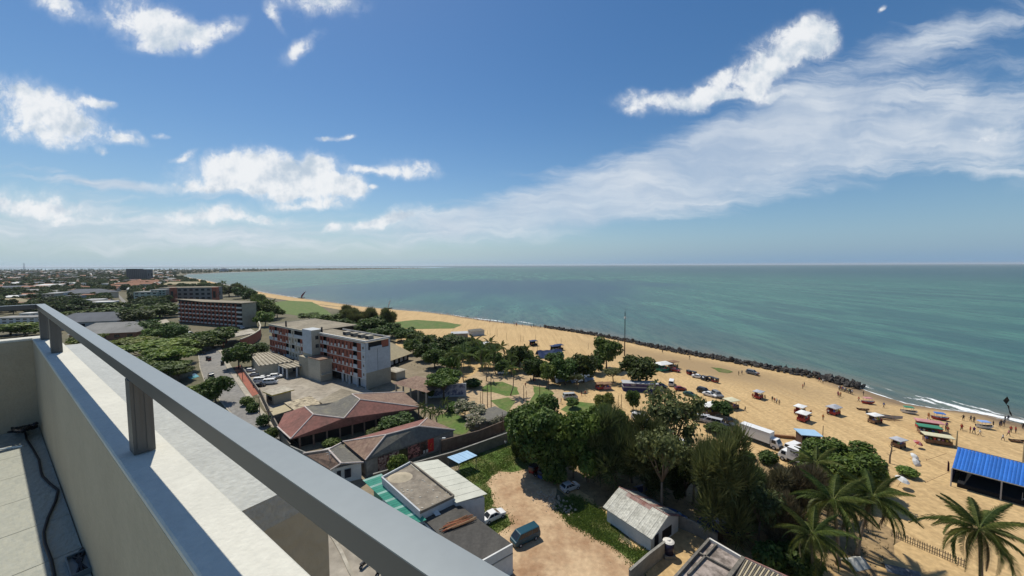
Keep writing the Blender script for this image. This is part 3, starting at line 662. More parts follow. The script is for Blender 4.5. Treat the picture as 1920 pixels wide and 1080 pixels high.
# roof slab, parapet edge, plant boxes
mb = MB(); mb.box(0, 37, -9.8, -.05, HT-.946, HT-.8); mb.box(37.002, HL, -21, -.05, HT-.946, HT-.6); mb.build('roof', m_flatroof, hot)
mb = MB(); mb.box(-.26, 30, -.30, .25, HT-.55, HT+.0); mb.box(-.26, .2, -9.9, -.302, HT-.55, HT); mb.box(.202, 30, -10.1, -9.9, HT-.55, HT-.02); mb.build('parapet', m_slabw, hot)
mb = MB(); mb.box(37, HL+.2, -.2, .2, HT-.75, HT-.4); mb.box(HL-.1, HL+.2, -21, -.202, HT-.75, HT-.4); mb.build('parapet', m_offw, hot)
for i, x in enumerate((4.5, 9.0, 13.5, 18.5)):
    b_ = MB().box(x, x+2.2, -6.4, -4.4, HT-.79, HT+.35).build('roof_plant', m_greywall, hot)
    MB().box(x+.15, x+2.05, -4.395, -4.36, HT-.6, HT+.2).build('opening', m_door, b_)
    MB().box(x-.1, x+2.3, -6.5, -4.3, HT+.353, HT+.5).build('cap', m_flatroof2, b_)
for x in (29.0, 57.5):
    MB().cyl((x,-.9,HT-.6),(x,-.9,HT+1.7),.35,.3,8).cyl((x,-.9,HT+1.7),(x,-.9,HT+2.0),.48,.1,8).build('roof_vent', m_black_tank, hot)
# floors: bands and panels, windows
seg = [(0.2, 29.0, 12), (36.4, 71.4, 14)]
for a, b, n in seg:
    for f in range(5):
        z = GF+f*FH
        MB().box(a, b, -.30, .08, z-.10, z+.10).build('floor_band', m_slabw, hot)
    cw = (b-a)/n
    for f in range(4):
        z = GF+f*FH+.10
        for c in range(n):
            x = a+cw*(c+.5); r = random.Random(f*97+c*13+int(a)); kind = r.random()
            if a < 1 and c == 0:
                MB().box(x-cw/2+.02, x+cw/2-.02, -.2, .0, z, z+FH-.26).build('corner_pier', m_bluew, hot); window(hot, x, z+.9, .8, .9, 0.003, 1, False); continue
            if a > 30 and 3 <= c <= 6: wallm = m_offw
            else: wallm = m_brick
            if a < 1 and c == 1:
                MB().box(x-cw/2+.02, x+cw/2-.02, -.18, .0, z, z+FH-.26).build('panel', m_brick, hot); continue
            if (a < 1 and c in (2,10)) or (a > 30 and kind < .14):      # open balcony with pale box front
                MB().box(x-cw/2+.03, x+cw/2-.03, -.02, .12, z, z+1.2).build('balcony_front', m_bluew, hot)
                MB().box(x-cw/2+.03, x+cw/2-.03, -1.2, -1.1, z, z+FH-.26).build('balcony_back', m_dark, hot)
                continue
            MB().box(x-cw/2+.02, x-cw*.13, -.18, .0, z, z+FH-.26).box(x+cw*.17, x+cw/2-.02, -.18, .0, z, z+FH-.26).box(x-cw*.13, x+cw*.17, -.18, -.02, z, z+.55).box(x-cw*.13, x+cw*.17, -.18, -.02, z+FH-.75, z+FH-.26).build('panel', wallm, hot)
            w = MB().box(x-cw*.13, x+cw*.17, -.22, -.185, z+.55, z+FH-.75).build('window', m_glass, hot)
            hh = .75 + .45*r.random()
            if kind < .8: MB().box(x-cw*.15, x+cw*.19, .003, .26, z+.15, z+.15+hh).build('sill_box', m_slabw, w)
# ground floor posts and pale shutters
mb = MB()
for x in (.6, 5.5, 10.4, 14.6): mb.box(x-.25,x+.25,-.6,.0,0,GF-.142)
mb.build('ground_pillar', m_bluew, hot)
for x0,x1,mm in ((1.2,5.0,m_bluew),(6.0,9.9,m_bluew),(10.9,12.3,m_slabw),(13.0,14.2,m_slabw)):
    MB().box(x0,x1,-1.1,-1.0,0,GF-.4).build('shutter', mm, hot)
# stair tower and lower annex
MB().box(29.3, 36.0, -1.2, 3.0, HT-8.0, HT+1.1).build('stair_tower_front', m_bluew, hot)
MB().box(29.2, 29.297, -1.2, 3.0, 8.4, HT+1.1).build('stair_tower_side', m_offw, hot)
MB().box(29.301, 36.0, -1.2, 3.0, 0, HT-8.003).build('stair_tower_foot', m_beige, hot)
for z in (HT-5.8, HT-2.6): window(hot, 1.0, z, 1.2, 1.4, 29.197, -1, False, m_offw, 'x', m_door)
MB().box(20.8, 29.19, .12, 4.6, 0, 7.9).build('stair_annex', m_offw, hot)
MB().box(20.6, 29.192, .12, 4.8, 7.903, 8.15).build('annex_roof', m_brownroof, hot)
MB().box(29.19, 36.1, 3.003, 4.6, 0, 7.6).build('stair_annex', m_beige, hot)
MB().box(19.4, 20.79, 1.0, 4.5, 2.6, 2.8).build('annex_canopy', m_offw, hot)

# ---- ribbed-roof annex and portico in the yard
def ribbed(name, label, cat, px, z, nrib, closed):
    P_ = [flat(x, y, z) for x, y in px]; c = sum(P_, Vector())/4; c.z = 0; o = thing(name, label, cat, c); Lq = [(p-c).to_2d() for p in P_]
    cc = sum(Lq, Vector((0,0)))/4; rf = MB().prism([tuple(p) for p in Lq], z-.3, z).build('roof', m_flatroof2, o)
    for i in range(nrib):
        t0 = (i+.3)/nrib; t1 = t0+.32/nrib
        MB().prism([tuple(Lq[0].lerp(Lq[3],t0)), tuple(Lq[1].lerp(Lq[2],t0)), tuple(Lq[1].lerp(Lq[2],t1)), tuple(Lq[0].lerp(Lq[3],t1))], z+.003, z+.2).build('roof_rib', m_flatroof, rf)
    if closed: MB().prism([tuple(cc+(p-cc)*.95) for p in Lq], 0, z-.303).build('wall', m_offw, o)
    else:
        for k in range(4):
            for t in ((0,.5) if k in (0,3) else (0,)):
                p = cc+(Lq[k].lerp(Lq[(k+1)%4],t)-cc)*.92; MB().box(p.x-.25,p.x+.25,p.y-.25,p.y+.25,0,z-.303).build('pillar', m_bluew, o)
        q = [cc+(Lq[k]-cc)*.9 for k in (1,2)]; d = (q[1]-q[0]).normalized(); nr = Vector((-d.y,d.x))*.1
        MB().prism([tuple(q[0]+nr),tuple(q[1]+nr),tuple(q[1]-nr),tuple(q[0]-nr)], 0, z-.303).build('back_wall', M('blue_grey_wall',(.12,.15,.24),var=.2), o)
    return o
ribbed('annex_building','low beige annex with ribbed stained flat roof beside the hotel yard','building',[(485,686),(469,664),(512,659),(551,677)],4.5,8,True)
ribbed('portico','open portico with stained slab roof and dark bay facing the yard','portico',[(537,691),(521,684),(556,675.5),(577,684)],4.0,5,False)
# ---- guard house
P = g(523,752); gd = thing('guard_house','small beige guard house with flat roof and yellow edge near parked vans','building',P,HRZ)
MB().box(-2.5,2.5,-2.5,2.5,0,3.1).build('wall', m_beige, gd); MB().box(-3.2,3.2,-3.2,3.2,3.103,3.4).build('roof', m_flatroof2, gd); MB().box(-3.21,-3.2,-3.2,3.2,3.1,3.38).box(-3.2,3.2,3.2,3.21,3.1,3.38).build('fascia', M('yellow_trim',(.5,.36,.04)), gd)
MB().box(-1.4,1.4,2.503,2.53,1.0,2.3).build('window', m_glass, gd)
# ---- far hotel, red brick with white balcony boxes
P1 = flat(453,568,17.0); P0 = flat(333,562,17.0); P1.z = P0.z = 0
dv = (P0-P1); FL = dv.length; frz = math.atan2(dv.y, dv.x)
fh = thing('hotel_building','far red brick hotel with rows of white balcony boxes and sagging brown roof','building',P1,frz)
MB().box(.02, FL, -9.4, -.6, 0, 16).build('core', m_dark, fh)
MB().box(-.4, .0, -9.5, -.0, 0, 16.6).build('end_wall', M('grey_beige_render',(.36,.32,.25),var=.15,scale=.3,fine=1.5,fa=.1), fh)
mb = MB(); mb.add([(-1,-10.2,16.9),(FL+1,-10.5,16.6),(FL+1,1.4,17.8),(FL*.55,1.2,16.6),(-1,1.0,17.0),(-1,-10.2,16.6),(FL+1,-10.5,16.3),(FL+1,1.4,17.5),(FL*.55,1.2,16.3),(-1,1.0,16.7)],[(0,4,3,2,1),(4,9,8,3),(3,8,7,2),(0,5,9,4),(2,7,6,1)]); mb.build('roof', m_flatroof, fh)
for f in range(5):
    z = .6+f*3.1
    MB().box(1.2, FL, -.5, .0, z-.3, z+.3).build('floor_band', m_brick, fh)
    nC = 15; cw = (FL-6)/nC
    MB().box(.3, 5.6, -.2, .3, z, z+1.1).build('balcony_front', m_slabw, fh)
    for c in range(nC):
        x = 6+cw*(c+.5)
        MB().box(x-cw/2, x-cw*.2, -.5, .05, z+.303, z+2.8).build('panel', m_brick, fh)
        MB().box(x-cw*.16, x+cw*.36, -.2, .5, z+.35, z+1.2).build('balcony_front', m_slabw, fh)
# canopy and curved ramp between the two hotels
P = g(420,640); a = flat(415,637,4.5); b_ = flat(482,624,4.5); c_ = flat(470,617,4.5); d_ = flat(421,628,4.5)
cn = thing('entrance_canopy','long flat grey canopy over the dark hotel entrance','canopy',(a+c_)/2*1.0); cn.location.z = 0; o0 = cn.location
mb = MB(); q = [(p.x-o0.x,p.y-o0.y) for p in (a,b_,c_,d_)]; mb.prism(q, 4.3, 4.75); mb.build('roof', m_flatroof2, cn)
for p in q: MB().cyl((p[0]*.9,p[1]*.9,0),(p[0]*.9,p[1]*.9,4.297),.3,.3,6).build('pillar', m_brick, cn)
mb = MB(); pts = [flat(x,y,0) for x,y in ((486,618),(489,627),(487,636),(478,643),(466,650),(452,656))]
rw = thing('curved_wall','curved red ramp wall with pale coping beside the hotel','wall',(pts[2].x,pts[2].y,0)); o0 = rw.location
mw = MB(); mc = MB()
for u, v in zip(pts, pts[1:]):
    d = (v-u).to_2d().normalized(); nr = Vector((-d.y,d.x))*.25; uu = u.to_2d()-o0.to_2d(); vv = v.to_2d()-o0.to_2d(); hA = 5.2
    mw.prism([tuple(uu+nr),tuple(vv+nr),tuple(vv-nr),tuple(uu-nr)],0,hA); nr *= 1.4; mc.prism([tuple(uu+nr),tuple(vv+nr),tuple(vv-nr),tuple(uu-nr)],hA+.003,hA+.4)
mw.build('wall_body', m_brick, rw); mc.build('coping', m_offw, rw)

# ---- hip-roofed buildings: corners seen in the photo set at their own heights
def hip(name, label, V, faces, ridges, walls, wall_mat, group=None, rid_w=.16, eave=.18):
    pts = [flat(px,py,z) for px,py,z in V]; c = sum(pts, Vector())/len(pts); c.z = 0
    root = thing(name, label, 'building', c, 0, group); L = [p-c for p in pts]
    for fs, mm in faces:
        mb = MB()
        for f in fs:
            q = [L[i] for i in f]; nrm = (q[1]-q[0]).cross(q[2]-q[0])
            if nrm.z < 0: q = q[::-1]
            k = len(q); mb.add(q+[p-Vector((0,0,eave)) for p in q], [tuple(range(k)), tuple(range(k,2*k))[::-1]]+[(i,(i+1)%k+0,k+(i+1)%k,k+i)[::-1] for i in range(k)])
        mb.build('roof', mm, root)
    for a, b in ridges:
        MB().cyl(L[a]+Vector((0,0,.03)), L[b]+Vector((0,0,.03)), rid_w, rid_w, 6).build('ridge_cap', m_ridge, root)
    if walls:
        poly = [L[i].to_2d() for i in walls[0]]; cc = sum(poly, Vector((0,0)))/len(poly); poly = [tuple(cc+(p-cc)*walls[2]) for p in poly]
        MB().prism(poly, 0, walls[1]).build('wall', wall_mat, root)
    return root, L
VA = [(545,823,3.0),(793,764,3.0),(587.5,777,6.2),(645,784,5.2),(675,749,7.4),(571,762,6.2),(660,739,7.4),(612,760,5.2),(520,800,3.0),(757,735,3.2),(533,775,3.2)]
A_, LA = hip('long_roof_building','long building with faded red roof and two grey valleys, below the hotel yard',VA,
  [([(0,1,4,3,2),(0,2,5,8),(8,5,10)],m_redroof),([(2,3,7,5),(3,4,6,7)],m_greyroof),([(4,1,9,6)],m_brownroof),([(5,7,6,9,10)],m_greyroof)],
  [(2,5),(0,2),(2,3),(3,4),(4,6),(4,1),(0,8),(6,9)],((0,1,9,10,8),2.7,.82),m_dark)  # near-black walls paint in the shadow under the eaves
for i in range(11):
    p = LA[0].lerp(LA[1], (i+.5)/11); MB().box(p.x-.15,p.x+.15,p.y+.5,p.y+.8,0,2.75).build('pillar', m_brownroof, A_)
VB = [(685,863,3.6),(853,806,3.6),(724,815,6.4),(785,799,6.4),(643,828,3.6),(801,784,3.6)]
B_, LB = hip('mural_building','building with brown and grey hip roof whose side wall carries painted food murals',VB,
  [([(0,2,4)],m_brownroof),([(0,1,3,2)],m_greyroof),([(3,1,5)],m_brownroof),([(4,2,3,5)],m_redroof)],
  [(0,2),(2,3),(3,1),(2,4),(3,5)],((0,1,5,4),3.3,.97),m_greywall)
VC = [(620,879,3.4),(681,867.5,3.4),(640,868,5.8),(616,842,5.8),(570,849,3.4),(641,830,3.4)]
C_, LC = hip('small_house','small white house with red and grey roof carrying a white aerial','house',) if False else hip('small_house','small white walled house with brown roof and white roof aerial beside the handrail',
  [(620,881,3.4),(681,867,3.4),(640,869,5.2),(616,843,5.8),(569,850,3.4),(639,831,3.4)],
  [([(0,2,3,4)],m_brownroof),([(2,1,5,3)],m_greyroof)],[(2,3),(3,5),(0,2),(2,1),(3,4)],((0,1,5,4),3.3,.93),m_white)
p = LC[0].lerp(LC[3],.5)
mb = MB(); mb.cyl(p,(p.x,p.y,p.z+1.6),.04,.04,5); mb.cyl((p.x-.7,p.y,p.z+1.4),(p.x+.7,p.y+.3,p.z+1.4),.04,.04,5); mb.cyl((p.x-.4,p.y-.3,p.z+1.1),(p.x+.5,p.y+.5,p.z+1.1),.04,.04,5); mb.build('aerial', m_white, C_)
# gable wall with openings on the right-hand face of the small house
fa, fb = LC[0]*.93, LC[1]*.93
d = (fb-fa).to_2d().normalized(); nrm = Vector((d.y,-d.x))
for t in (.25,.5,.58):
    p = fa.to_2d().lerp(fb.to_2d(), t)+nrm*.05
    q = [p-d*.35, p+d*.35, p+d*.35+nrm*.05, p-d*.35+nrm*.05]; MB().prism([tuple(x) for x in q], 1.0, 2.7).build('window', m_door, C_)
# murals: two large painted boards on the wall under the eave
def mural_mat(name, base, c1, c2, sc_):
    m = M(name, base, var=.3, scale=sc_, col2=c1, thresh=(.47,.53), rough=.6); nt = m.node_tree; n = nt.nodes; l = nt.links; b = n['Principled BSDF']
    src = b.inputs['Base Color'].links[0].from_socket
    t = n.new('ShaderNodeTexCoord'); v = n.new('ShaderNodeTexVoronoi'); l.new(t.outputs['Object'], v.inputs['Vector']); v.inputs['Scale'].default_value = sc_*1.6
    mr = n.new('ShaderNodeMapRange'); l.new(v.outputs['Distance'], mr.inputs[0]); mr.inputs[1].default_value=.22; mr.inputs[2].default_value=.18
    mx = n.new('ShaderNodeMix'); mx.data_type='RGBA'; l.new(mr.outputs[0], mx.inputs[0]); l.new(src, mx.inputs[6]); mx.inputs[7].default_value=(*c2,1); l.new(mx.outputs[2], b.inputs['Base Color']); return m
wa, wb = LB[0].to_2d(), LB[1].to_2d(); cc = sum((LB[i].to_2d() for i in (0,1,5,4)), Vector((0,0)))/4
wa = cc+(wa-cc)*.97; wb = cc+(wb-cc)*.97; d = (wb-wa).normalized(); nrm = Vector((d.y,-d.x)); Lw = (wb-wa).length
def board(t0, t1, z0, z1, mm, off=.06):
    p, q = wa+d*Lw*t0+nrm*off, wa+d*Lw*t1+nrm*off
    return MB().prism([tuple(p),tuple(q),tuple(q+nrm*.06),tuple(p+nrm*.06)], z0, z1).build('mural', mm, B_)
board(.11,.33,.35,3.25,mural_mat('mural_people',(.30,.22,.19),(.08,.03,.03),(.55,.48,.42),1.1))
board(.335,.43,.35,3.25,mural_mat('mural_dark',(.045,.05,.02),(.02,.012,.01),(.12,.10,.05),.8))
board(.435,.575,.5,3.28,mural_mat('mural_pink',(.38,.17,.15),(.05,.02,.02),(.55,.35,.30),1.5))
board(.58,.665,.6,3.28,mural_mat('mural_black',(.03,.025,.02),(.10,.05,.04),(.3,.2,.18),1.0))
board(.667,.74,.5,3.5,mural_mat('mural_red',(.50,.035,.035),(.42,.02,.02),(.55,.20,.03),.9))
for t in (.61,.645): board(t,t+.022,.65,1.3,m_white,.122)
# ---- walkway wall roofs beside the yard: rusty flat sheds
def slabroof(name, label, px, z, mm, wallm, wz=None, th=.22, shrink=.94, cat='shed'):
    pts = [flat(x,y,z) for x,y in px]; c = sum(pts,Vector())/len(pts); c.z=0; root = thing(name,label,cat,c)
    q = [(p.x-c.x,p.y-c.y) for p in pts]; MB().prism(q, z-th, z).build('roof', mm, root)
    MB().prism([(x*shrink,y*shrink) for x,y in q], 0, z-th-.003).build('wall', wallm, root); return root
slabroof('yard_shed','low shed with flaking pale roof between red roof and yard',[(533,755),(582,742),(606,758),(556,772)],3.2,M('flaking_roof',(.45,.38,.26),var=.3,scale=.6,col2=(.16,.13,.09),fine=2,thresh=(.45,.6)),m_darkwall)
slabroof('yard_shed','shed with patched brown roof beside the flaking roof',[(597,752),(640,728),(690,742),(640,765),(606,764)],3.2,m_flatroof,m_darkwall)
slabroof('yard_shed','small lean-to with plain pale cream roof by the road',[(505,768),(535,758),(548,768),(512,779)],2.8,m_tan,m_darkwall)
# ---- workshop with flat concrete roof, white sheet roof and green lean-to
def U(px,py,z): return flat(px,py,z)
W_ = thing('workshop_building','flat roofed workshop with white sheet roof and green lean-to stripes','building',(*U(800,930,0).to_2d(),0)); o0 = W_.location
def loc(px,py,z): p = U(px,py,z); return Vector((p.x-o0.x,p.y-o0.y,z))
ZR = 5.2
cr = [loc(716,899,ZR),loc(770,870,ZR),loc(851,934,ZR),loc(788,964,ZR)]
MB().prism([tuple(p.to_2d()) for p in cr], 0, ZR).build('wall', m_bluew, W_)
mb = MB(); mb.prism([tuple(p.to_2d()*1.0) for p in cr], ZR+.003, ZR+.12)
mb.build('roof', M('stained_concrete_roof',(.27,.235,.185),var=.3,scale=.35,col2=(.17,.145,.115),fine=1.2,bump=.2), W_)
cc = sum(cr, Vector())/4
for a_, b2, mm in ((0,1,m_bluew),(0,3,m_bluew),(1,2,m_darkwall),(2,3,m_darkwall)):
    p, q = cr[a_].to_2d(), cr[b2].to_2d(); d = (q-p).normalized(); nr = Vector((-d.y,d.x))*.12
    MB().prism([tuple(p+nr),tuple(q+nr),tuple(q-nr),tuple(p-nr)], ZR+.124, ZR+.5).build('parapet', mm, W_)
pt = cr[0].lerp(cr[1],.3).lerp(cr[2],.16); 
heap = MB(); hv = []; n_ = 14
for i in range(6):
    for j in range(n_):
        t = j*6.283/n_; r = 1.75*(1-i/5.0); x, y = pt.x+math.cos(t)*r*1.25, pt.y+math.sin(t)*r
        hv.append((x, y, ZR+.11+.42*(1-(r/1.75)**1.5)+.09*mnoise.noise(Vector((x*1.3,y*1.3,2)))*(1 if i else 0)))
heap.add(hv, [(i*n_+j,i*n_+(j+1)%n_,(i+1)*n_+(j+1)%n_,(i+1)*n_+j) for i in range(5) for j in range(n_)])
heap.build('sand_heap', M('pale_sand_heap',(.42,.36,.26),var=.3), W_, True)
deb = MB()
for k in range(90):
    u, v = random.random(), random.random(); p = cr[0].lerp(cr[1],u).lerp(cr[3].lerp(cr[2],u),.4+.6*v); s_ = .02+.07*random.random()**2; deb.box(p.x-s_*2,p.x+s_*2,p.y-s_,p.y+s_,ZR+.12,ZR+.12+s_)
deb.build('rubble', M('pale_rubble',(.5,.48,.42),var=.3), W_)['kind'] = 'stuff'
# white sheet roof, in separate sheets
w0 = [loc(768,869,5.4),loc(821,861,6.0),loc(914,926,5.6),loc(856,943,5.0)]
MB().prism([tuple((sum(w0,Vector())/4+(p-sum(w0,Vector())/4)*.93).to_2d()) for p in w0], 0, 4.85).build('wall', m_bluew, W_)
for i in range(9):
    a_, b2 = i/9+.002, (i+1)/9-.002
    q = [w0[0].lerp(w0[3],a_), w0[1].lerp(w0[2],a_), w0[1].lerp(w0[2],b2), w0[0].lerp(w0[3],b2)]
    if (q[1]-q[0]).cross(q[2]-q[0]).z < 0: q = q[::-1]
    dzp = Vector((0,0,.05)); lift = Vector((0,0,.012*(i%2)))
    MB().add([p+lift for p in q]+[p-dzp for p in q],[(0,1,2,3),(7,6,5,4),(0,4,5,1),(1,5,6,2),(2,6,7,3),(3,7,4,0)]).build('roof_sheet', m_zinc, W_)
# green lean-to: sloping strips
g0 = [loc(693,887,3.6),loc(715,888,4.8),loc(800,975,4.8),loc(770,985,3.6)]
g0[0] = loc(680,900,3.6)
for i in range(24):
    a_, b2 = i/24, (i+.93)/24
    q = [g0[1].lerp(g0[2],a_), g0[0].lerp(g0[3],a_), g0[0].lerp(g0[3],b2), g0[1].lerp(g0[2],b2)]
    if (q[1]-q[0]).cross(q[2]-q[0]).z < 0: q = q[::-1]
    dzp = Vector((0,0,.05))
    MB().add(q+[p-dzp for p in q],[(0,1,2,3),(7,6,5,4),(0,4,5,1),(1,5,6,2),(2,6,7,3),(3,7,4,0)]).build('lean_to_strip', m_green if i%4 else M('pale_green_sheet',(.25,.42,.36),rough=.5), W_)
MB().prism([tuple(g0[1].to_2d()),tuple(loc(700,893,4.2).to_2d()),tuple(loc(792,980,4.2).to_2d()),tuple(g0[2].to_2d())],0,3.5).build('lean_to_wall', m_green, W_)
# ---- black felt roof beside it
E_ = thing('black_roof_building','low building with black felt roof and stack of brown timber on top','building',(*U(870,1000,0).to_2d(),0)); o0 = E_.location
e0 = [loc(788,966,4.2),loc(858,944,4.2),loc(960,1020,4.0),loc(880,1062,4.0)]
MB().prism([tuple(p.to_2d()) for p in e0], 0, 3.75).build('wall', m_white, E_)
q = e0; dzp = Vector((0,0,.2)); q = q if (q[1]-q[0]).cross(q[2]-q[0]).z > 0 else q[::-1]
MB().add(q+[p-dzp for p in q],[(0,1,2,3),(7,6,5,4),(0,4,5,1),(1,5,6,2),(2,6,7,3),(3,7,4,0)]).build('roof', m_bitumen, E_)
p, q2 = loc(892,1060,4.0), loc(960,1022,4.0); d = (q2-p).to_2d().normalized(); nr = Vector((d.y,-d.x))*.18
MB().prism([tuple(p.to_2d()+nr),tuple(q2.to_2d()+nr),tuple(q2.to_2d()-nr*.2),tuple(p.to_2d()-nr*.2)],0,4.25).build('parapet', m_white, E_)
MB().prism([tuple(p.to_2d()+nr*1.3),tuple(q2.to_2d()+nr*1.3),tuple(q2.to_2d()+nr*1.02),tuple(p.to_2d()+nr*1.02)],2.9,3.05).build('string_course', m_greywall, E_)
tim = thing('timber_stack','pile of brown timber planks and poles lying across the black roof','timber',(*U(855,985,4.3).to_2d(),4.22))
ta, tb_ = U(823,994,4.3), U(892,968,4.3); dirT = (tb_-ta); 
for k in range(26):
    o_ = Vector((-dirT.y,dirT.x,0)).normalized()*random.uniform(-.9,.9); t0 = random.uniform(0,.35); t1 = random.uniform(.6,1)
    a_, b2 = ta+dirT*t0+o_-tim.location, ta+dirT*t1+o_*random.uniform(.6,1.1)-tim.location; a_.z = .03+random.random()*.25; b2.z = .03+random.random()*.25
    MB().cyl(a_,b2,random.uniform(.04,.09),None,5).build('plank', random.choice([m_timber,m_timber,M('pale_timber',(.42,.27,.15),var=.3),M('red_timber',(.28,.09,.05),var=.3)]), tim)
pl = loc(815,957,4.3); wpp = thing('white_sheet_scrap','white sheet scrap draped over the edge of the black roof','sheet',(*U(815,956,4.3).to_2d(),4.25))
s0 = U(807,953,4.6)-wpp.location; s1_ = U(822,966,4.25)-wpp.location; nn = Vector((.35,.2,0)); s0.z=.85; s1_.z=.03
MB().add([s0-nn,s0+nn,s1_+nn,s1_-nn]+[v-Vector((0,0,.06)) for v in (s0-nn,s0+nn,s1_+nn,s1_-nn)],[(0,1,2,3),(7,6,5,4),(0,4,5,1),(1,5,6,2),(2,6,7,3),(3,7,4,0)]).build('sheet', m_white, wpp)
# ---- blue tin canopy
bt = thing('tin_canopy','pale blue tin canopy on thin posts beside the boundary wall','canopy',(*U(866,862,0).to_2d(),0)); o0 = bt.location
b4 = [loc(838,857,2.6),loc(876,844.5,2.9),loc(895,854,2.9),loc(860,869,2.6)]
for i in range(6):
    a_, b2 = i/6+.004, (i+1)/6-.004; q = [b4[0].lerp(b4[1],a_),b4[0].lerp(b4[1],b2),b4[3].lerp(b4[2],b2),b4[3].lerp(b4[2],a_)]
    if (q[1]-q[0]).cross(q[2]-q[0]).z < 0: q = q[::-1]
    dzp = Vector((0,0,.04)); lf = Vector((0,0,.015*(i%2))); MB().add([p+lf for p in q]+[p-dzp for p in q],[(0,1,2,3),(7,6,5,4),(0,4,5,1),(1,5,6,2),(2,6,7,3),(3,7,4,0)]).build('roof_sheet', m_bluetin, bt)
for p in b4: MB().cyl((p.x*.92,p.y*.92,0),(p.x*.92,p.y*.92,p.z-.05),.06,.06,6).build('post', m_greywall, bt)
# ---- white shed with corrugated roof
S0,S1,S2 = flat(1138,978), flat(1220,1035), flat(1266,992)     # far-left, near and right foot corners
d1 = (S0-S1); srz = math.atan2(d1.y,d1.x); SL = d1.length; SW = abs((S2-S1).to_2d().dot(Vector((-math.sin(srz),math.cos(srz)))))
sh = thing('white_shed','white shed with weathered corrugated roof, rusty along its ridge, at the dirt lot','shed',S1,srz)
side = 1 if (S2-S1).to_2d().dot(Vector((-math.sin(srz),math.cos(srz)))) > 0 else -1
yy = lambda y: y*side
ez, rz_ = 2.6, 4.3
mb = MB(); mb.prism([(0,0),(SL,0),(SL,yy(SW)),(0,yy(SW))],0,ez)
for x in (0,SL): 
    mb.add([(x,yy(0),ez),(x,yy(SW),ez),(x,yy(SW/2),rz_-.05)],[(0,1,2)])
mb.build('wall', m_white, sh)
def corr(x0,x1,ya,za,yb,zb,mat,seed):
    r = random.Random(seed); n = int((x1-x0)/.1); v=[]; f=[]
    for i in range(n+1):
        x = x0+(x1-x0)*i/n; w = .035*math.sin(i*math.pi/1.5)
        for k in range(5):
            t = k/4; v.append((x, yy(ya+(yb-ya)*t), za+(zb-za)*t+w+.01*r.random()))
    f = [(i*5+k,(i+1)*5+k,(i+1)*5+k+1,i*5+k+1) for i in range(n) for k in range(4)]
    mb = MB(); mb.add(v,f); mb.add([(p[0],p[1],p[2]-.05) for p in v],[q[::-1] for q in f]); return mb.build('roof_sheet', mat, sh)
NS = 10
for i in range(NS):
    x0, x1 = -.5+(SL+1)*i/NS, -.5+(SL+1)*(i+1)/NS-.01
    corr(x0,x1,-.5,ez-.18+.02*(i%2),SW*.40,rz_-.32+.02*(i%2),m_asb,i); corr(x0,x1,SW*.403,rz_-.30,SW*.5,rz_,m_rust if 2<i<8 else m_asb,i+50)
    corr(x0,x1,SW+.5,ez-.18,SW*.5+.01,rz_,m_asb if i%3 else m_rust,i+90)
MB().cyl((-.5,yy(SW/2),rz_+.02),(SL+.5,yy(SW/2),rz_+.02),.09,.09,6).build('ridge_cap', m_rust, sh)
MB().box(-.05,-.002,min(yy(.9),yy(1.9)),max(yy(.9),yy(1.9)),0,2.05).build('door', m_door, sh)
MB().box(-.04,-.002,min(yy(2.9),yy(5.4)),max(yy(2.9),yy(5.4)),.3,1.9).build('opening', m_dark, sh)
mb = MB(); 
for t in (.25,.3,.35,.68): mb.box(SL*t,SL*t+.9,min(yy(0),yy(-.05)),max(yy(0),yy(-.05)),ez-.45,ez-.2)
mb.build('vent', m_door, sh)
# ---- water drum beside it
P = g(1253,1042); dr = thing('water_tank','dark cylindrical water tank with white lid by the shed door','tank',P)
MB().cyl((0,0,.5),(0,0,2.2),.75,.75,14).build('barrel', M('dark_blue_tank',(.02,.02,.05),rough=.4), dr, True); MB().cyl((0,0,2.203),(0,0,2.35),.8,.55,14).cyl((0,0,2.35),(0,0,2.5),.3,.2,10).build('lid', m_slabw, dr)
MB().box(-.8,.8,-.8,.8,0,.497).build('stand', m_greywall, dr)
# ---- concrete house at the bottom edge
G_ = thing('concrete_house','unfinished concrete house with sunken flat roof and ribbed tan roof at right','building',(*U(1360,1070,0).to_2d(),0)); o0 = G_.location
ZG = 4.0
gq = [loc(1240,1110,ZG),loc(1330,1010,ZG),loc(1392,1046,ZG),loc(1500,1095,ZG),loc(1430,1180,ZG)]
MB().prism([tuple(p.to_2d()) for p in gq],0,ZG-.6).build('wall', m_greywall, G_)
MB().prism([tuple(p.to_2d()) for p in gq],ZG-.597,ZG-.4).build('roof', M('stained_mauve_roof',(.33,.28,.25),var=.3,scale=.7,col2=(.13,.11,.095),fine=2,thresh=(.42,.6)), G_)
def beam(a_,b2,z0,z1,w,mm,nm='parapet'):
    p,q = a_.to_2d(),b2.to_2d(); d=(q-p).normalized(); nr=Vector((-d.y,d.x))*w/2
    MB().prism([tuple(p+nr),tuple(q+nr),tuple(q-nr),tuple(p-nr)],z0,z1).build(nm,mm,G_)
m_grime = M('grimy_concrete',(.20,.185,.16),var=.35,scale=.8,col2=(.09,.082,.07),fine=2.5,fa=.25)
beam(gq[0],gq[1],ZG-.397,ZG+.05,.3,m_grime); beam(gq[1],gq[2],ZG-.397,ZG+.1,.26,m_slabw); beam(gq[2],gq[3],ZG-.397,ZG+.12,.2,m_slabw)
beam(loc(1308,1033,ZG),loc(1370,1066,ZG),ZG-.397,ZG-.05,.22,m_grime,'roof_beam'); beam(loc(1344,1018,ZG),loc(1290,1075,ZG),ZG-.397,ZG-.05,.22,m_grime,'roof_beam')
beam(loc(1394,1046,ZG),loc(1365,1085,ZG),ZG-.397,ZG+.2,.45,m_grime,'roof_beam')
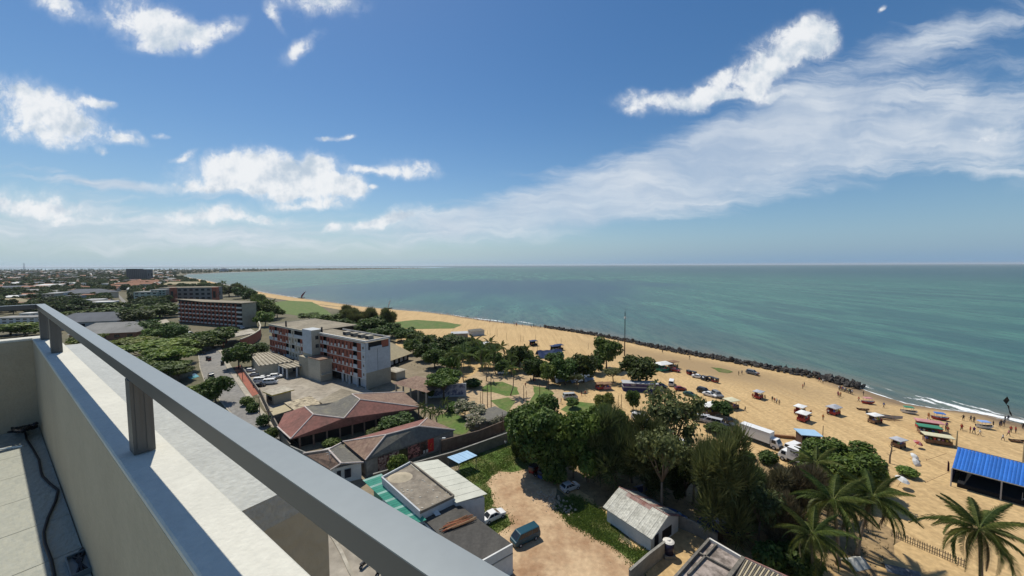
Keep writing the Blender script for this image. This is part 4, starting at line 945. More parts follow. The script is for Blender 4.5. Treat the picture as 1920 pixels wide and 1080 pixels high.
for i in range(22):
    t = i/22; a_ = loc(1398,1050,ZG).lerp(loc(1490,1092,ZG),t); b2 = loc(1375,1090,ZG).lerp(loc(1450,1140,ZG),t)
    MB().cyl((a_.x,a_.y,ZG+.05),(b2.x,b2.y,ZG-.1),.09,.09,5).build('roof_rib', M('cream_rib',(.55,.47,.32),var=.15,scale=1) if i%2 else m_grime, G_)
a_=loc(1397,1048,ZG); b2=loc(1490,1090,ZG); MB().cyl((a_.x,a_.y,ZG+.16),(b2.x,b2.y,ZG+.16),.12,.12,6).build('roof_edge', m_rust, G_)

# ---- boundary walls
def wall(px, hgt, w, mat, label, cop=None, z0=0.0):
    P = [flat(*q) for q in px]; c = P[len(P)//2].copy(); root = thing('boundary_wall', label, 'wall', c); mb = MB(); mc = MB()
    for u, v in zip(P, P[1:]):
        d = (v-u).to_2d().normalized(); nr = Vector((-d.y,d.x))*w/2; uu=(u-c).to_2d(); vv=(v-c).to_2d()
        mb.prism([tuple(uu+nr),tuple(vv+nr),tuple(vv-nr),tuple(uu-nr)],z0,hgt); nr*=1.35; mc.prism([tuple(uu+nr),tuple(vv+nr),tuple(vv-nr),tuple(uu-nr)],hgt+.003,hgt+.1)
    mb.build('wall_body', mat, root)
    if cop: mc.build('coping', cop, root)
    return root
wall([(700,912),(850,868),(968,824)],2.4,.25,m_darkwall,'dark stained boundary wall on the grass side of the alley',m_greywall)
wall([(828,848),(900,828),(952,806)],2.8,.25,M('brown_block_wall',(.10,.075,.06),var=.3,scale=.5,col2=(.16,.12,.09),fine=1.5),'brown boundary wall on the lawn side of the alley')
wall([(1180,1100),(1215,1068),(1250,1040)],2.2,.25,m_greywall,'grey boundary wall between dirt lot and water tank',m_greywall)
wall([(1262,985),(1300,1000),(1345,1025)],2.0,.22,m_greywall,'mossy pale wall behind the white shed',None)
wall([(487,740),(510,790),(530,830),(545,850)],2.2,.25,m_darkwall,'dark roadside wall below the red roofs')
wall([(452,690),(470,716),(487,740)],1.4,.25,m_greywall,'low wall beside the red paved strip')
wall([(545,852),(590,872),(640,900)],2.0,.22,m_greywall,'old wall along the near edge of the red roofs')
# ---- pavilion, mural wall, tan-roofed house, white park roofs
P = g(790,742); pv_ = thing('park_pavilion','open pavilion with dark roof on pale columns near the hotel end','pavilion',P,HRZ)
MB().frustum((-8,8,-5,5),(-4,4,-1.2,1.2),4.0,5.2).build('roof', m_brownroof, pv_)
for x in (-7,-3.5,0,3.5,7):
    for y in (-4.3,4.3): MB().cyl((x,y,0),(x,y,3.997),.3,.26,8).build('column', m_offw, pv_)
P = g(845,744); mwl = thing('mural_wall','white wall with blue grey painted mural beside the park','wall',P,R(8))
MB().box(-7,5,-.2,.2,0,4.2).build('wall_body', m_bluew, mwl); MB().box(-6.6,4.6,-.26,-.203,.6,3.9).build('mural', mural_mat('mural_blue',(.35,.36,.42),(.12,.13,.2),(.6,.58,.55),.6), mwl)
Pa,Pb = flat(731,690),flat(768,676)
hs_ = thing('tan_roof_house','single storey house with big tan tiled roof behind the hotel end','house',(flat(745,682)),math.atan2((Pb-Pa).y,(Pb-Pa).x))
MB().box(-8,7,-.5,14,0,3).build('wall', m_dark, hs_)
MB().add([(-9,-2,3.0),(8,-2,3.0),(8,16,3.0),(-9,16,3.0),(-5,7,8.2),(4,7,8.2)],[(0,1,5,4),(1,2,5),(2,3,4,5),(3,0,4),(0,3,2,1)]).build('roof', m_tan, hs_)
for x in (-7,-4,-1,2,5): MB().box(x-.8,x+.8,-.56,-.503,.6,2.4).build('window', m_bluew, hs_)
m_greyr_ = M('pale_grey_roof',(.42,.43,.43),var=.2,scale=.4)
def simple_roof(name,label,cat,px,py,w,d,hgt,rz,mm,wm=m_white,pitch=.0):
    root = thing(name,label,cat,g(px,py),rz); MB().box(-w/2,w/2,-d/2,d/2,0,hgt).build('wall',wm,root)
    MB().frustum((-w/2-.5,w/2+.5,-d/2-.5,d/2+.5),(-w/2+pitch,w/2-pitch,-.2 if pitch else -d/2,.2 if pitch else d/2),hgt+.003,hgt+.25+pitch*.5).build('roof',mm,root); return root
simple_roof('beach_house','low beach house with white flat roof among the far trees','house',862,634,9,6,3.2,.2,m_greyr_,m_greywall)
simple_roof('beach_house','small brown tin house beside the white flat roof','house',893,628,8,6,3,.5,m_greyroof,m_bluew,1)
simple_roof('beach_house','small pale roof peeping between the palms','house',905,655,7,5,3,.3,m_white,m_white,1)
simple_roof('park_kiosk','little white roofed kiosk under the park palms','kiosk',965,680,5,4,3,.3,m_white,m_bluew,1)
simple_roof('store_shed','small grey shed beside the hotel end wall','shed',742,708,6,4,3,HRZ,m_flatroof2,m_offw)
simple_roof('store_shed','grey roofed shed behind the flowering hedge','shed',915,800,9,6,3.2,.7,m_greyroof,m_darkwall)
# ------------------------------------------------------------------ trees and plants
L_dark = LEAF('leaf_dark',(.040,.082,.018),(.092,.148,.030))
L_mid = LEAF('leaf_mid',(.056,.115,.020),(.120,.190,.036))
L_bright = LEAF('leaf_bright',(.095,.150,.024),(.180,.220,.045))
L_olive = LEAF('leaf_olive',(.058,.084,.028),(.120,.140,.050))
L_brown = LEAF('leaf_brown',(.095,.088,.048),(.180,.158,.085))
L_blue = LEAF('leaf_far',(.045,.075,.028),(.085,.118,.042))
L_palm = LEAF('leaf_palm',(.045,.080,.018),(.125,.160,.042),.35,.15)
L_flower = LEAF('leaf_flower',(.10,.15,.05),(.50,.46,.34))
m_bark = M('bark',(.12,.09,.065),var=.35,scale=3,col2=(.20,.16,.12),fine=9,bump=.4)
m_palmbark = M('palm_bark',(.17,.13,.095),var=.3,scale=2,col2=(.26,.21,.16),fine=6,bump=.5,stretch=(1,1,4))

def leafquad(vs, fs, p, nrm, s, r, asp=1.6):
    t = nrm.orthogonal(); t.normalize(); a = r.random()*6.283; b = nrm.cross(t); u = t*math.cos(a)+b*math.sin(a); w = nrm.cross(u)
    k = len(vs); l = s*asp*.5; h = s*.5
    vs += [p-u*l, p+w*h+nrm*(.12*s), p+u*l, p-w*h+nrm*(.12*s)]; fs.append((k,k+1,k+2,k+3))
def crown_mesh(name, lobes, n, s, mat, seed, asp=1.6, up=.25, core=.1, needle=False, shell=.45):
    """leaf-sized faces spread through the volume of several lobes (unit tree: height 1, spread 1)"""
    r = random.Random(seed); vs = []; fs = []; W = [l[3]**2 for l in lobes]
    for i in range(n):
        l = r.choices(lobes, W)[0]; c = Vector(l[:3]); rr = l[3]; fl = l[4] if len(l) > 4 else 1.0
        d = Vector((r.gauss(0,1), r.gauss(0,1), r.gauss(0,1)+up)).normalized()
        inner = r.random() < core
        rad = rr*(r.uniform(.25,.6) if inner else (1-shell*r.random()**1.6)*(1+.16*mnoise.noise(d*2.3+Vector((seed,l[0]*9,l[1]*9)))))
        p = c + Vector((d.x*rad, d.y*rad, d.z*rad*fl))
        if p.z < .02: continue
        nn = (d*.7+Vector((r.gauss(0,.55),r.gauss(0,.55),r.gauss(0,.55)+.35))).normalized()
        sz = s*r.uniform(.6,1.35)*(1.7 if inner else 1)
        if needle:
            q = (d*.8+Vector((r.gauss(0,.4),r.gauss(0,.4),.5))).normalized(); k = len(vs); sd = q.orthogonal().normalized(); sd.rotate(Matrix.Rotation(r.random()*6.28,3,q))
            vs += [p-sd*sz*.09, p+sd*sz*.09, p+q*sz*1.5]; fs.append((k,k+1,k+2))
        else: leafquad(vs, fs, p, nn, sz, r, asp)
    me = bpy.data.meshes.new(name); me.from_pydata(vs, [], fs); me.materials.append(mat); me.update(); return me
def lobeset(seed, n, zc=.66, spread=.3, rad=(.16,.24), flat_=1.0, zvar=.16):
    r = random.Random(seed); L = [(0,0,zc,rad[1]*1.15,flat_)]
    for i in range(n):
        a = 6.283*(i+r.random()*.6)/n; q = spread*r.uniform(.6,1.0); L.append((math.cos(a)*q, math.sin(a)*q, zc+r.uniform(-zvar,zvar), r.uniform(*rad), flat_))
    return L
def trunk_mesh(name, lobes, seed, r0=.022, mat=None, fork=.3, twigs=0):
    r = random.Random(seed); mb = MB(); f = Vector((r.uniform(-.03,.03), r.uniform(-.03,.03), fork))
    mb.tube([(0,0,-.01),(f.x*.4,f.y*.4,fork*.5),f],[r0*1.35,r0*1.05,r0*.85],7)
    for l in lobes:
        e = Vector(l[:3]); mid = f.lerp(e,.5)+Vector((r.uniform(-.04,.04),r.uniform(-.04,.04),.03)); mb.tube([f,mid,e],[r0*.6,r0*.38,r0*.12],5)
        for k in range(twigs):
            q = mid.lerp(e, r.random()); d = Vector((r.gauss(0,1),r.gauss(0,1),abs(r.gauss(0,1)))).normalized()*l[3]*r.uniform(.6,1.05); mb.tube([q,q+d*.5+Vector((0,0,.01)),q+d],[r0*.16,r0*.1,r0*.04],4)
    return mb.mesh(name, mat or m_bark, True)
KINDS = {}
def kind(key, seeds, nl, n, s, mat, **kw):
    lk = {k: kw.pop(k) for k in list(kw) if k in ('zc','spread','rad','flat_','zvar')}; tk = {k: kw.pop(k) for k in list(kw) if k in ('r0','fork','twigs')}
    KINDS[key] = []
    for sd in seeds:
        L = lobeset(sd, nl, **lk); KINDS[key].append((crown_mesh('crown', L, n, s, mat, sd, **kw), trunk_mesh('trunk', L, sd, **tk)))
kind('big_dark',(1,2),16,12500,.036,L_dark,rad=(.15,.22),spread=.36,zvar=.36,zc=.52,fork=.14)
kind('big_mid',(3,4),15,12500,.035,L_mid,rad=(.14,.21),spread=.36,zvar=.34,zc=.53,fork=.14)
kind('sparse',(5,6),9,2600,.030,L_olive,rad=(.12,.2),spread=.34,zvar=.15,zc=.75,core=.2,shell=.9,twigs=6,fork=.4,r0=.02)
kind('feather',(7,8),9,12000,.075,L_brown,rad=(.15,.24),spread=.3,zvar=.25,zc=.58,needle=True,shell=.8)
kind('casuarina',(9,10),12,12000,.075,L_olive,rad=(.15,.22),spread=.32,zvar=.36,zc=.52,needle=True,shell=.8)
kind('mid_dark',(11,12,13),8,2600,.058,L_dark,rad=(.16,.25),spread=.3,zvar=.2,zc=.58)
kind('mid_green',(14,15),8,2600,.056,L_mid,rad=(.16,.25),spread=.3,zvar=.2,zc=.58)
kind('yellow',(16,),8,3000,.055,L_bright,rad=(.16,.25),spread=.27,zvar=.22,zc=.55)
kind('acacia',(17,18),12,5200,.042,L_bright,rad=(.13,.2),spread=.36,zvar=.1,zc=.74,flat_=.55,shell=.7)
kind('acacia_dark',(19,20),12,5000,.042,L_mid,rad=(.13,.2),spread=.36,zvar=.12,zc=.72,flat_=.6,shell=.7)
kind('far',(21,22,23,24),6,420,.13,L_blue,rad=(.18,.27),spread=.27,zvar=.15,zc=.55)
kind('flowering',(25,26),8,2200,.05,L_flower,rad=(.14,.22),spread=.3,zvar=.18,zc=.6,shell=.8,twigs=4)
kind('bush',(27,28),7,1500,.085,L_dark,rad=(.24,.34),spread=.22,zvar=.12,zc=.42,fork=.12)
kind('bush_green',(29,),7,1500,.085,L_mid,rad=(.24,.34),spread=.22,zvar=.12,zc=.42,fork=.12)
_tc = [0]
ORD = 'first second third fourth fifth sixth seventh eighth ninth tenth eleventh twelfth thirteenth fourteenth fifteenth sixteenth seventeenth eighteenth nineteenth twentieth'.split()
def relabel(group, what):
    L_ = [o for o in COL.objects if o.get('group') == group and o.get('category')]
    bx = lambda o: o.location.x/max(o.location.y, 1)
    L_.sort(key=bx)
    for i, o in enumerate(L_): o['label'] = '%s %s, counted from the left' % (ORD[i], what)
def tree(k, px, pyb, pyt, w, label, name='broadleaf_tree', cat='tree', group=None, base=None, hh=None, ww=None):
    P = base if base is not None else g(px, pyb)
    H_ = hh if hh else rowz(P, pyt) - P.z
    dist = (P - Vector((0,0,EYE))).dot(CAMROT @ Vector((0,0,-1)))
    W_ = ww if ww else w*dist/FPX
    _tc[0] += 1; r = random.Random(_tc[0]*31); cm, tm_ = KINDS[k][r.randrange(len(KINDS[k]))]
    o = thing(name, label, cat, P, r.random()*6.283, group); o.scale = (W_, W_, max(H_, .5))
    link('crown', cm, o); link('trunk', tm_, o); return o
# the grove in front of the dirt lot
tree('big_dark',1012,888,754,132,'dense dark tree at the grove edge, over the alley end','broadleaf_tree')
tree('big_dark',985,862,775,60,'smaller dark tree wedged against the boundary wall end')
tree('big_mid',1102,902,768,108,'bright green tree behind the parked silver hatchback')
tree('yellow',1075,895,805,56,'yellow green sapling in front of the bright green tree')
tree('casuarina',1152,915,770,110,'dark feathery casuarina in the middle of the grove','casuarina_tree')
tree('casuarina',1208,935,788,100,'dark casuarina just left of the twisted bare tree','casuarina_tree')
tree('big_dark',1185,905,800,90,'deeply shaded tree behind the white shed ridge')
tree('big_dark',1045,896,790,80,'dark leafy tree between the grove edge tree and the bright one')
tree('big_mid',1135,880,768,84,'green tree at the back of the grove beside the park lawn')
tree('big_dark',1235,912,812,84,'shaded broad tree under the pale bare limbs')
tree('big_dark',1285,930,838,70,'dark low tree left of the tall round casuarina')
tree('casuarina',1392,985,862,84,'dark feathery tree right of the tall round casuarina','casuarina_tree')
tree('sparse',1262,890,733,130,'thin crowned tree with bare pale limbs above the grove','sparse_tree')
tree('sparse',1240,975,800,120,'twisted sparse tree rising behind the white shed','sparse_tree')
tree('sparse',1300,945,830,90,'sparse olive tree between shed and round casuarina','sparse_tree')
tree('casuarina',1350,1012,808,112,'tall round crowned dark tree with bare lower trunk','casuarina_tree')
tree('sparse',1420,1030,905,90,'thin yellowing tree over the round dark water tubs','sparse_tree')
tree('feather',1437,985,880,96,'brown green feathery tree nearer the round dark tree','casuarina_tree')
tree('feather',1497,985,872,104,'brown green feathery tree nearer the palms','casuarina_tree')
tree('feather',1462,1040,925,70,'small brown feathery tree low in front of the pair','casuarina_tree')
tree('big_mid',1578,915,832,118,'spreading sea almond tree behind the coconut palms')
tree('big_mid',1622,930,862,74,'rounded end of the sea almond canopy by the sand')
tree('big_mid',1535,905,848,74,'leafy tree hiding the rear of the white lorry')
tree('mid_dark',1352,784,749,44,'compact tree among parked vehicles on the sand')
tree('mid_dark',1345,812,795,50,'low dark tree below the red three wheeler')
tree('bush',1441,868,841,38,'round bush at the nose of the white lorry','bush','bush')
tree('bush',1400,860,846,30,'small bush beside the box truck shadow','bush','bush')
tree('bush',1475,1050,985,70,'silvery dark shrub under the feathery trees','bush','bush')
tree('bush',1440,1075,1010,60,'dark shrub beside the ribbed tan roof','bush','bush')
tree('bush',1500,1085,1020,80,'dark shrub at the foot of the lowest palm','bush','bush')
tree('bush_green',1702,893,875,34,'flat green weed clump on the open sand','bush','bush')
tree('mid_dark',1137,692,629,58,'tall dark round tree before the sea wall')
tree('mid_dark',1196,722,661,76,'broad dark round tree behind the striped stall')
tree('mid_dark',1187,770,729,30,'narrow dark tree beside the yellow green bush')
tree('yellow',1133,782,734,44,'yellow green bushy tree on the park edge')
tree('mid_green',1073,765,745,30,'small tree shading the silver van')
for i,(px,pb,pt,w,k) in enumerate([(1060,722,668,56,'mid_dark'),(1028,722,678,40,'mid_green'),(1095,718,660,52,'mid_dark'),(1000,714,668,46,'mid_dark'),(974,694,641,48,'mid_dark'),(1082,730,700,36,'sparse'),(1150,718,690,44,'sparse'),(1115,700,668,40,'mid_dark'),
    (992,690,658,36,'mid_green'),(1040,690,658,40,'mid_dark'),(948,700,672,44,'mid_dark'),(930,690,660,40,'mid_green'),(962,684,655,40,'mid_dark'),(1045,712,676,44,'mid_dark'),(1078,704,668,44,'mid_dark'),(1012,700,672,40,'mid_green')]):
    tree(k,px,pb,pt,w,'dark leafy tree in the clump at the back of the park',group='trees at the back of the park')
for i,(px,pb,pt,w,k) in enumerate([(838,668,625,64,'mid_dark'),(800,660,622,54,'mid_dark'),(858,690,645,56,'mid_green'),(815,690,650,50,'mid_dark'),(780,650,620,40,'mid_dark'),(880,676,640,46,'mid_dark'),(905,690,650,40,'mid_green'),(765,640,612,44,'mid_dark'),(850,660,624,46,'mid_dark'),(825,672,636,50,'mid_dark'),(870,662,630,44,'mid_dark'),(890,668,636,44,'mid_green'),(795,676,640,44,'mid_dark'),(845,700,664,46,'mid_green'),(920,668,640,42,'mid_dark'),(775,664,630,40,'mid_dark')]):
    tree(k,px,pb,pt,w,'dark tree in the clump between hotel and beach',group='trees between hotel and beach')
tree('acacia_dark',832,748,692,76,'flat topped spreading tree beside the park pavilion')
tree('mid_dark',806,745,712,40,'small dark tree behind the park pavilion')
tree('bush',886,726,708,38,'oval clipped bush on the park sand','bush','bush')
tree('flowering',872,782,748,52,'pale flowering tree nearest the mural wall','flowering_tree')
tree('flowering',897,795,757,46,'pale flowering tree at the middle of the hedge','flowering_tree')
tree('flowering',893,812,775,50,'pale flowering tree over the grey shed','flowering_tree')
tree('flowering',925,806,778,40,'bare pale tree at the alley gate','flowering_tree')
tree('bush_green',852,768,752,40,'green shrub at the head of the flowering hedge','bush','bush')
tree('mid_dark',742,806,776,70,'dark tree in the gap between the red roofs')
tree('bush',705,818,800,40,'dark shrub between the two red roofs','bush','bush')
tree('bush_green',622,836,818,34,'olive shrub by the roof corner','bush','bush')
tree('mid_green',745,900,850,40,'green weeds behind the green lean-to','bush','bush')
tree('bush_green',935,1068,1035,44,'leafy shrub against the black roofed building','bush','bush')
# along the road and round the hotels
tree('mid_green',405,757,702,60,'bright round tree on the near side of the road')
tree('mid_green',372,752,718,56,'tree next to the bright round roadside tree')
tree('mid_dark',448,690,640,56,'dark tree at the road bend before the hotel')
tree('mid_dark',478,668,640,50,'dark tree below the curved ramp')
tree('bush',462,760,738,26,'dark roadside bush by the red paving','bush','bush'); tree('bush',474,772,748,24,'second dark roadside bush by the red paving','bush','bush'); tree('bush',494,800,772,26,'dark roadside bush below the lean-to','bush','bush')
tree('bush',508,826,796,28,'tall dark bush beside the roadside wall','bush','bush')
AC = [(285,690,632,130,'acacia'),(325,700,645,90,'acacia'),(235,676,628,110,'acacia'),(300,715,670,110,'acacia_dark'),(190,684,640,100,'acacia_dark'),(252,720,668,90,'acacia_dark'),(335,716,680,60,'acacia_dark'),(210,716,672,80,'acacia_dark'),(165,660,622,60,'acacia')]
for px,pb,pt,w,k in AC: tree(k,px,pb,pt,w,'spreading flat crowned tree in the roadside canopy behind the railing',group='spreading trees left of the road')
for px,pb,pt,w,k in [(400,652,612,70,'mid_dark'),(352,650,620,50,'mid_dark'),(330,640,604,44,'mid_dark'),(375,660,628,60,'mid_dark'),(425,640,608,44,'mid_dark'),(310,632,600,50,'mid_dark'),(270,628,596,56,'mid_dark'),(290,640,612,46,'mid_green'),(262,608,575,60,'mid_dark'),(300,596,566,70,'mid_dark'),(275,590,566,50,'mid_dark'),(325,590,572,40,'mid_dark'),
   (150,608,575,70,'mid_dark'),(190,600,572,70,'mid_dark'),(122,606,578,60,'mid_dark'),(208,585,562,50,'mid_dark'),(50,632,598,90,'mid_green'),(20,628,600,60,'mid_dark'),(85,628,602,50,'mid_green'),(240,590,572,34,'mid_dark')]:
    tree(k,px,pb,pt,w,'dark tree in the grounds round the far hotel and road',group='trees round the far road')
for px,pb,pt,w,k in [(625,618,585,56,'mid_dark'),(662,618,580,50,'casuarina'),(655,606,572,36,'casuarina'),(690,615,578,44,'casuarina'),(700,626,590,60,'mid_dark'),(728,622,578,34,'casuarina'),(640,624,594,50,'mid_dark'),(735,632,600,40,'mid_dark'),(600,604,588,36,'mid_green'),(675,628,600,60,'mid_dark'),(580,600,584,44,'mid_green'),(752,640,612,40,'mid_dark'),(710,640,610,50,'mid_dark')]:
    tree(k,px,pb,pt,w,'dark tree in the belt between hotel roof and beach',group='tree belt behind the hotel')
for px,pb,pt,w,k in [(430,556,533,40,'mid_dark'),(455,560,535,36,'mid_dark'),(470,566,540,34,'mid_dark'),(490,600,558,44,'mid_dark'),(505,600,566,40,'mid_green'),(415,548,530,34,'mid_dark'),(520,596,572,30,'mid_green'),(485,572,546,30,'mid_dark'),(497,612,580,40,'mid_green'),(445,548,530,24,'casuarina'),(380,541,526,18,'mid_dark'),(372,538,527,16,'mid_dark')]:
    tree(k,px,pb,pt,w,'tree beside the far hotel end, next to the shore',group='trees beside the far hotel end')

# ---- palms
def frond_mesh(seed, L=5.4, droop=1.0, n=46, mat=L_palm):
    r = random.Random(seed); vs=[]; fs=[]; pts=[]
    for i in range(n+1):
        t = i/n; pts.append(Vector((L*(t-.12*t*t*droop), 0, L*(.34*t-.62*droop*t*t))))
    for i in range(n):
        k=len(vs); w=.05*(1-i/n)+.012
        vs += [pts[i]+Vector((0,w,0)),pts[i]+Vector((0,-w,0)),pts[i+1]+Vector((0,-w*.9,0)),pts[i+1]+Vector((0,w*.9,0))]; fs.append((k,k+1,k+2,k+3))
        t=i/n
        if t<.12: continue
        ll = 1.34*math.sin(math.pi*min(1,(t*.86+.14)))**.6*(1-.35*t)
        for s_ in (-1,1):
            k=len(vs); d = Vector((.62,s_*(.75+.1*r.random()),-.42-.25*r.random())).normalized()*ll*r.uniform(.85,1.1); q=pts[i]+Vector((0,s_*.03,0)); e=Vector((.075,0,.025))
            vs += [q-e,q+e,q+d*.55+Vector((.04,0,.05)),q+d]; fs.append((k,k+1,k+2)); fs.append((k,k+2,k+3))
    me=bpy.data.meshes.new('frond'); me.from_pydata(vs,[],fs); me.materials.append(mat); me.update(); return me
FR = [frond_mesh(i, 5.4+.4*(i%3), .75+.22*i) for i in range(5)]
FRd = frond_mesh(9, 4.6, 1.6, 28, L_brown)
def palm(P, top, lean, label, nf=20, sc_=1.0, group=None, seed=0):
    r = random.Random(seed+77); o = thing('coconut_palm', label, 'palm tree', P, 0, group); T = Vector((lean.x, lean.y, top))
    mb = MB(); pts=[]; rs=[]
    for i in range(9):
        t=i/8; pts.append(Vector((lean.x*t**1.6, lean.y*t**1.6, top*t))); rs.append(.24-.11*t+(.12 if i==0 else 0))
    mb.tube(pts, rs, 8); mb.build('trunk', m_palmbark, o, True)
    for i in range(nf):
        a = i*2.39996+r.uniform(-.15,.15); lev = i/nf
        f = link('frond', FR[min(4,int(lev*5))] if i < nf-3 else FRd, o); f.location = T
        f.rotation_euler = (r.uniform(-.15,.15), .75-1.35*(1-lev)**1.3 + .25*lev + r.uniform(-.1,.1) - .25, a); s_ = sc_*r.uniform(.88,1.1); f.scale = (s_,s_,s_)
    for i in range(6):
        a = i*1.05; MB().cyl((math.cos(a)*.24,math.sin(a)*.24,-.45),(math.cos(a)*.24,math.sin(a)*.24,-.2),.1,.13,7).build('coconut', M('coconut_green',(.12,.13,.04)), o).location = T
    return o
def palm_px(bx,by,cx,cy,label,**kw):
    B = g(bx,by); d = ray(cx,cy); t = B.y/d.y; C_ = Vector((0,0,EYE))+d*t
    return palm(B, C_.z-B.z, Vector((C_.x-B.x, 0)), label, **kw)
palm_px(1838,1128,1836,992,'large coconut palm standing alone in front of the blue roof',seed=1,nf=31,sc_=1.0)
palm_px(1607,1044,1636,932,'coconut palm with leaning trunk over the picket fence',seed=2,nf=28,sc_=1.02)
palm_px(1572,1060,1562,938,'coconut palm beside the leaning palm',seed=3,nf=28,sc_=.98)
palm_px(1522,1100,1524,1002,'low coconut palm nearest the tan ribbed roof',seed=4,nf=25,sc_=.85)
palm_px(1535,960,1530,868,'slender palm rising through the sea almond canopy',seed=5,nf=20,sc_=.8)
# farther palms keep their fronds in one crown
def palm_crown(seed):
    r = random.Random(seed); bm = bmesh.new()
    for i in range(18):
        me = FR[min(4,int(i/18*5))].copy(); a=i*2.39996; lev=i/18
        me.transform(Matrix.Rotation(a,4,'Z')@Matrix.Rotation(.5-1.35*(1-lev)**1.3+.25*lev+r.uniform(-.1,.1),4,'Y')@Matrix.Scale(r.uniform(.85,1.1),4)); bm.from_mesh(me); bpy.data.meshes.remove(me)
    me = bpy.data.meshes.new('crown'); bm.to_mesh(me); bm.free(); me.materials.append(L_palm); return me
PC = [palm_crown(1), palm_crown(2)]
PT = MB().tube([(0,0,0),(.1,.05,.3),(.12,.1,.65),(0,0,1)],[.022,.018,.015,.013],6).mesh('trunk', m_palmbark, True)
def palm_far(px, pb, pt, w, label, group=None, k=0):
    P = g(px,pb); h = rowz(P, pt)-P.z; dist = P.length
    o = thing('coconut_palm',label,'palm tree',P,k*1.7,group); t = link('trunk',PT,o); t.scale=(9,9,h); s_ = w*math.hypot(P.y,EYE)/FPX/10.0
    c = link('crown',PC[k%2],o); c.location=(0,0,h); c.scale=(s_,s_,s_); return o
palm_far(957,742,690,42,'palm on the curved park lawn',None,0)
palm_far(870,722,664,56,'tall palm with heavy crown at the edge of the park sand',None,1)
for i,(px,pb,pt,w) in enumerate([(848,700,662,44),(905,698,656,40),(930,702,660,44),(940,684,650,36),(918,680,642,34),(890,676,640,36),(960,704,668,32),(985,690,655,30),(912,715,680,32)]):
    palm_far(px,pb,pt,w,'palm in the loose row behind the park',group='palms behind the park',k=i)
for i,(px,pb,pt,w) in enumerate([(800,795,768,30),(812,800,772,28),(826,800,770,26),(792,785,760,26),(835,775,752,24)]):
    palm_far(px,pb,pt,w,'small garden palm beside the long red roof',group='small palms by the red roof',k=i)
for i,(px,pb,pt,w) in enumerate([(476,590,560,20),(484,596,562,22),(495,598,560,22),(505,600,565,20),(512,590,564,18),(446,556,532,16),(420,550,528,16),(460,560,538,16)]):
    palm_far(px,pb,pt,w,'tall palm in the group by the hotel lawn',group='palms by the hotel lawn',k=i)

# ---- grass tufts (uncountable)
def tufts(outline, n, hgt, mat, label, seed, z=.03):
    r = random.Random(seed); xs=[p[0] for p in outline]; ys=[p[1] for p in outline]; vs=[]; fs=[]
    def inside(x,y):
        c=False; j=len(outline)-1
        for i in range(len(outline)):
            a,b=outline[i],outline[j]
            if (a[1]>y)!=(b[1]>y) and x < (b[0]-a[0])*(y-a[1])/(b[1]-a[1])+a[0]: c=not c
            j=i
        return c
    k=0; tries=0
    while k<n and tries<n*6:
        tries+=1; x,y=r.uniform(min(xs)-.5,max(xs)+.5),r.uniform(min(ys)-.5,max(ys)+.5)
        if not inside(x+r.gauss(0,.5),y+r.gauss(0,.5)): continue
        k+=1; den = .5+.5*mnoise.noise(Vector((x*.3,y*.3,seed)))
        if r.random() > .25+.9*den: continue
        for q in range(3):
            a=r.random()*6.28; h=hgt*r.uniform(.4,1.2)*(.5+den); w=h*.5; b=len(vs); dx_,dy_=math.cos(a)*w,math.sin(a)*w; ox,oy=r.gauss(0,.2),r.gauss(0,.2)
            vs += [(x-dx_+ox,y-dy_+oy,z),(x+dx_+ox,y+dy_+oy,z),(x+ox+dy_*.8,y+oy-dx_*.8,z+h)]; fs.append((b,b+1,b+2))
    me=bpy.data.meshes.new('grass'); me.from_pydata(vs,[],fs); me.materials.append(mat); me.update(); o=link('grass',me); tag(o,label,kind='stuff'); return o
L_grass = LEAF('leaf_grass',(.085,.150,.024),(.175,.225,.055),.3,.1)
tufts(POLYS['rough_grass'],10000,.17,L_grass,'rough tufted grass beside the boundary wall',1)
tufts(POLYS['rough_grass.001'],10000,.18,L_grass,'rough tufted grass before the white shed',2)
tufts(POLYS['dirt_lot'],350,.06,LEAF('leaf_dry',(.16,.15,.06),(.22,.19,.09)),'sparse dry weeds on the dirt lot',3)
# leaf litter and low scrub under the grove
tufts(POLYS['grove_floor'],2600,.2,L_olive,'low scrub and litter under the grove',4,z=.0)

relabel('trees at the back of the park','dark leafy tree at the back of the park')
relabel('trees between hotel and beach','dark tree in the clump between hotel and beach')
relabel('spreading trees left of the road','spreading flat tree in the roadside canopy')
relabel('trees round the far road','dark tree round the far hotel and road')
relabel('tree belt behind the hotel','tree in the belt between hotel roof and beach')
relabel('trees beside the far hotel end','tree by the shore past the far hotel')
relabel('palms behind the park','palm in the loose row behind the park')
relabel('small palms by the red roof','small garden palm beside the long red roof')
relabel('palms by the hotel lawn','tall palm in the group by the hotel lawn')

# pale rubble along the edge of the dirt lot
rb = MB(); rq = random.Random(5)
for k in range(260):
    t = rq.random(); q = [(1005,925),(1030,938),(1052,950),(1075,962)]; i = min(2,int(t*3)); f = t*3-i
    P = flat(q[i][0]+(q[i+1][0]-q[i][0])*f+rq.gauss(0,9), q[i][1]+(q[i+1][1]-q[i][1])*f+rq.gauss(0,7)); s_ = .05+.2*rq.random()**2
    rb.frustum((P.x-s_,P.x+s_,P.y-s_*rq.uniform(.6,1.3),P.y+s_),(P.x-s_*.6,P.x+s_*.5,P.y-s_*.5,P.y+s_*.6),.03,.03+s_*rq.uniform(.5,1.1))
o = rb.build('rubble', M('rubble_stone',(.42,.33,.24),var=.35,scale=1.2)); tag(o,'pale rubble along the dirt lot edge','rubble',kind='stuff')
